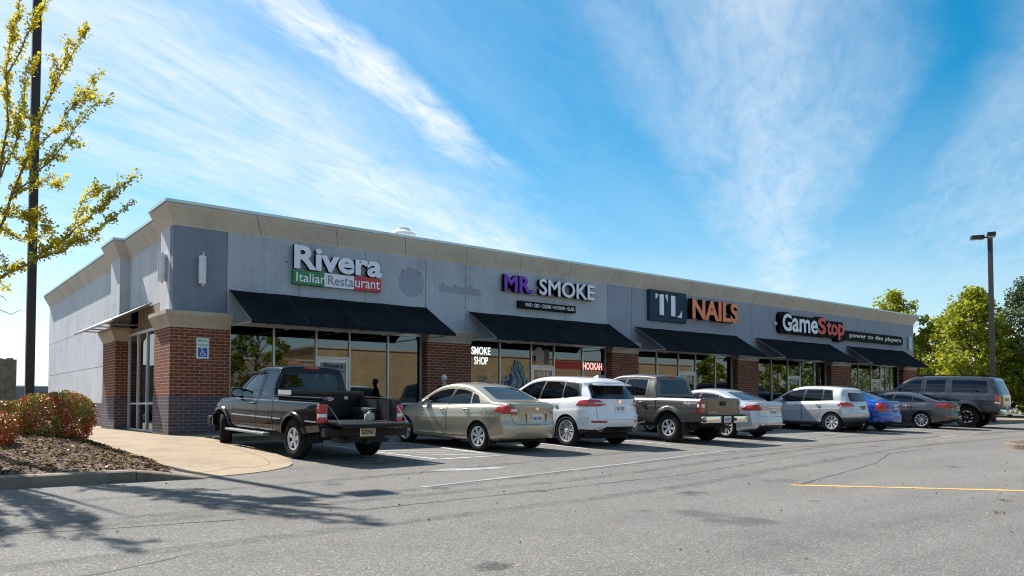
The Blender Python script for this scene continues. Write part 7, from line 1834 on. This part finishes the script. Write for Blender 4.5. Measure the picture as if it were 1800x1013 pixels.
def person():
    t = thing('person', 'white haired person in a maroon top walking by the shops behind the tan saloon', 'person', (7.22, -2.02, gz(0, -2.02)), (0, 0, R(112)))
    def skin(name, V, E, rad, m, sub=2, root=0):
        me = bpy.data.meshes.new(name); me.from_pydata(V, E, []); o = bpy.data.objects.new(name, me); COL.objects.link(o)
        md = o.modifiers.new('s', 'SKIN'); md.use_smooth_shade = True; o.modifiers.new('u', 'SUBSURF').render_levels = sub; o.modifiers['u'].levels = sub
        lay = me.skin_vertices[0].data
        for i, r in enumerate(rad): lay[i].radius = (r, r) if not isinstance(r, tuple) else r
        lay[root].use_root = True
        dg = bpy.context.evaluated_depsgraph_get(); dg.update(); m2 = bpy.data.meshes.new_from_object(o.evaluated_get(dg)); bpy.data.objects.remove(o)
        m2.name = name; m2.materials.clear(); m2.materials.append(m)
        for p in m2.polygons: p.use_smooth = True
        q = bpy.data.objects.new(name, m2); COL.objects.link(q); q.parent = t; return q
    sk = mat('skin_tone', (.46, .27, .20), .55, var=.08)
    # front is +Y; mid stride
    V = [(0, 0, .93), (0, .01, 1.15), (0, .0, 1.36), (0, .01, 1.47), (0, .035, 1.56), (0, .03, 1.66),
         (.10, 0, .88), (.11, .16, .50), (.11, .12, .09), (.11, .27, .05), (-.10, 0, .88), (-.11, -.03, .48), (-.11, -.30, .14), (-.11, -.18, .05),
         (.19, 0, 1.38), (.24, -.08, 1.10), (.25, .04, .87), (.25, .08, .79), (-.19, 0, 1.38), (-.24, .06, 1.10), (-.25, .22, .90), (-.25, .27, .83)]
    E_ = [(0, 1), (1, 2), (2, 3), (3, 4), (4, 5), (0, 6), (6, 7), (7, 8), (8, 9), (0, 10), (10, 11), (11, 12), (12, 13), (2, 14), (14, 15), (15, 16), (16, 17), (2, 18), (18, 19), (19, 20), (20, 21)]
    rad = [(.15, .11), (.135, .10), (.15, .105), .055, (.075, .095), (.07, .085), .085, .058, .042, .035, .085, .058, .042, .035, .055, .042, .032, .028, .055, .042, .032, .028]
    body = skin('body', V, E_, rad, sk)
    skin('shirt', [V[i] for i in (0, 1, 2, 14, 15, 16, 18, 19, 20)]+[(0, .005, 1.44)], [(0, 1), (1, 2), (2, 3), (3, 4), (4, 5), (2, 6), (6, 7), (7, 8), (2, 9)], [(.168, .128), (.158, .122), (.175, .128), .078, .058, .047, .078, .058, .047, .075], mat('maroon_cloth', (.085, .018, .03), .85, var=.2))
    skin('trousers', [V[i] for i in (0, 6, 7, 8, 10, 11, 12)], [(0, 1), (1, 2), (2, 3), (0, 4), (4, 5), (5, 6)], [(.165, .122), .10, .075, .062, .10, .075, .062], mat('dark_trousers', (.03, .03, .04), .85))
    # hair cap, face
    rr = random.Random(4); bm = NB(); bmesh.ops.create_icosphere(bm, subdivisions=3, radius=1)
    for v in bm.verts:
        c = v.co.copy(); v.co = Vector((c.x*.088, -.0+c.y*.105+.012, 1.655+c.z*.10))
        if c.z < .1 and c.y > -.1: v.co = v.co*.0+Vector((c.x*.07, .012+c.y*.085, 1.655+c.z*.06))
        v.co += Vector((rr.gauss(0, .003), rr.gauss(0, .003), rr.gauss(0, .003)))
    link('hair', bm, mat('white_hair', (.62, .60, .58), .8, var=.15, vscale=60), t, True)
    bm = NB(); prism(bm, [(.10, 1.62), (.135, 1.585), (.105, 1.57)], 'x', -.014, .014)
    for sd in (-1, 1): lathe(bm, [(0, -.006), (.02, -.004), (.025, .006), (0, .01)], 10, 'x', (sd*.076, .03, 1.60)); 
    fixn(bm); link('nose_and_ears', bm, sk, t, True)
    bm = NB()
    for sd in (-1, 1): lathe(bm, [(0, .0), (.009, -.002), (.006, .004), (0, .006)], 8, 'y', (sd*.032, .112, 1.615))
    box(bm, -.024, .024, .118, .123, 1.535, 1.541); link('eyes_and_mouth', bm, BLK, t)
    for k, (p, sd) in enumerate(((V[17], 1), (V[21], -1))):     # fingers and thumb, gently curled
        bm = NB()
        for f in range(4):
            x = p[0]; y = p[1]-.024+f*.016; l = (.066, .078, .072, .056)[3-f]
            tube(bm, [(x, y, p[2]), (x-sd*.004, y+.004, p[2]-l*.5), (x-sd*.016, y+.008, p[2]-l)], [.0085, .008, .006], 6)
        tube(bm, [(x-sd*.004, p[1]+.026, p[2]+.025), (x-sd*.014, p[1]+.045, p[2]-.01), (x-sd*.018, p[1]+.048, p[2]-.036)], [.010, .009, .007], 6)
        link('fingers', bm, sk, t, True)
    bm = NB()
    for p in (V[9], V[13]): box(bm, p[0]-.045, p[0]+.045, p[1]-.20, p[1]+.05, .0 if p is V[9] else .01, .075, bev=.02)
    link('shoes', bm, BLK, t, 40)
person()

# ---- what the shop windows reflect: the stone fronted shops and trees across the drive, behind the camera
def opposite():
    t = thing('stone_building', 'tan stone faced building across the drive, seen mirrored in the shop windows', 'building', (36, -32, -.95))
    m = brick_mat('tan_ashlar', (.50, .36, .19), (.42, .30, .155), (.33, .25, .15)); 
    for n in m.node_tree.nodes:
        if n.bl_idname == 'ShaderNodeTexBrick': n.inputs['Brick Width'].default_value = .8; n.inputs['Row Height'].default_value = .3; n.inputs['Mortar Size'].default_value = .012
    bm = NB(); box(bm, -17.5, 26, -14, 0, 0, 6.05); box(bm, -23, -17.5, -14, .1, 0, 5.0); link('wall', bm, m, t)
    bm = NB(); box(bm, -17.6, 26.1, -14.1, .1, 6.06, 6.2); box(bm, -23.1, -17.6, -14.1, .2, 5.01, 5.15); link('coping', bm, CAPM, t)
    bm = NB(); P = [(-20.6+3.0*math.cos(R(180-a)), 3.4+1.9*math.sin(R(a))) for a in range(0, 181, 15)]; prism(bm, [(-23.6+.0, 1)]+P+[(-17.6, 1)], 'y', .11, .6); fixn(bm)
    link('arched_front', bm, mat('rubble_stone', (.24, .18, .12), .9, var=.5, vscale=5), t)
    bm = NB()
    for x in (-8, -2, 8, 16):
        box(bm, x, x+.06, 0, .5, 3.0, 3.06); box(bm, x+.2, x+.5, .1, .45, 2.5, 3.0)
    link('wall_lantern', bm, BLK, t)
    crown_tree('leafy_tree', 'dark leafy tree left of the stone building, seen mirrored in the first shop window', (12.0, -26, -.7), 7.6, 2.2, LF2, 40, clumps=48, group='trees across the drive')
    for i, (x, y, h) in enumerate(((50.5, -21, 5.6), (56.5, -22, 7.2), (62.5, -22, 6.4), (69, -24, 7.4), (76, -25, 7), (86, -27, 8), (97, -28, 8.5), (109, -30, 8), (122, -33, 9))):
        crown_tree('leafy_tree', ['small tree across the drive mirrored in the nail salon panes', 'taller green tree across the drive mirrored in the nail salon panes', 'green tree across the drive mirrored in the fourth bay', 'tall green tree across the drive mirrored right of the fourth bay', 'tree across the drive mirrored in the end shop panes', 'tree across the drive, sixth from the stone building', 'tree across the drive, seventh from the stone building', 'tree across the drive, eighth from the stone building', 'tree across the drive farthest from the stone building'][i], (x, y, -.7), h, 2.5 if i < 5 else 4.5, LF2 if i % 2 else LF1, 41+i, clumps=44, group='trees across the drive')
opposite()
# leaf litter and pebbles on the asphalt
def litter():
    rr = random.Random(77); bm = NB()
    for i in range(220):
        x = rr.uniform(-5, 14); y = rr.uniform(-18.5, -9.5); c = Vector((x, y, gz(x, y)+.008)); leaf(bm, c, rr.uniform(.008, .022), rr, .8)
    for x, y in ((5.3, -17.6), (6.6, -17.2)):
        for i in range(40): leaf(bm, Vector((x+rr.gauss(0, .07), y+rr.gauss(0, .05), gz(x, y)+.012)), rr.uniform(.008, .02), rr, .6)
    o = struct('leaf_litter', bm, leaf_mat('dry_litter', (.36, .26, .14), (.05, .045, .04), (.5, .42, .3), .05), kind='stuff')
litter()
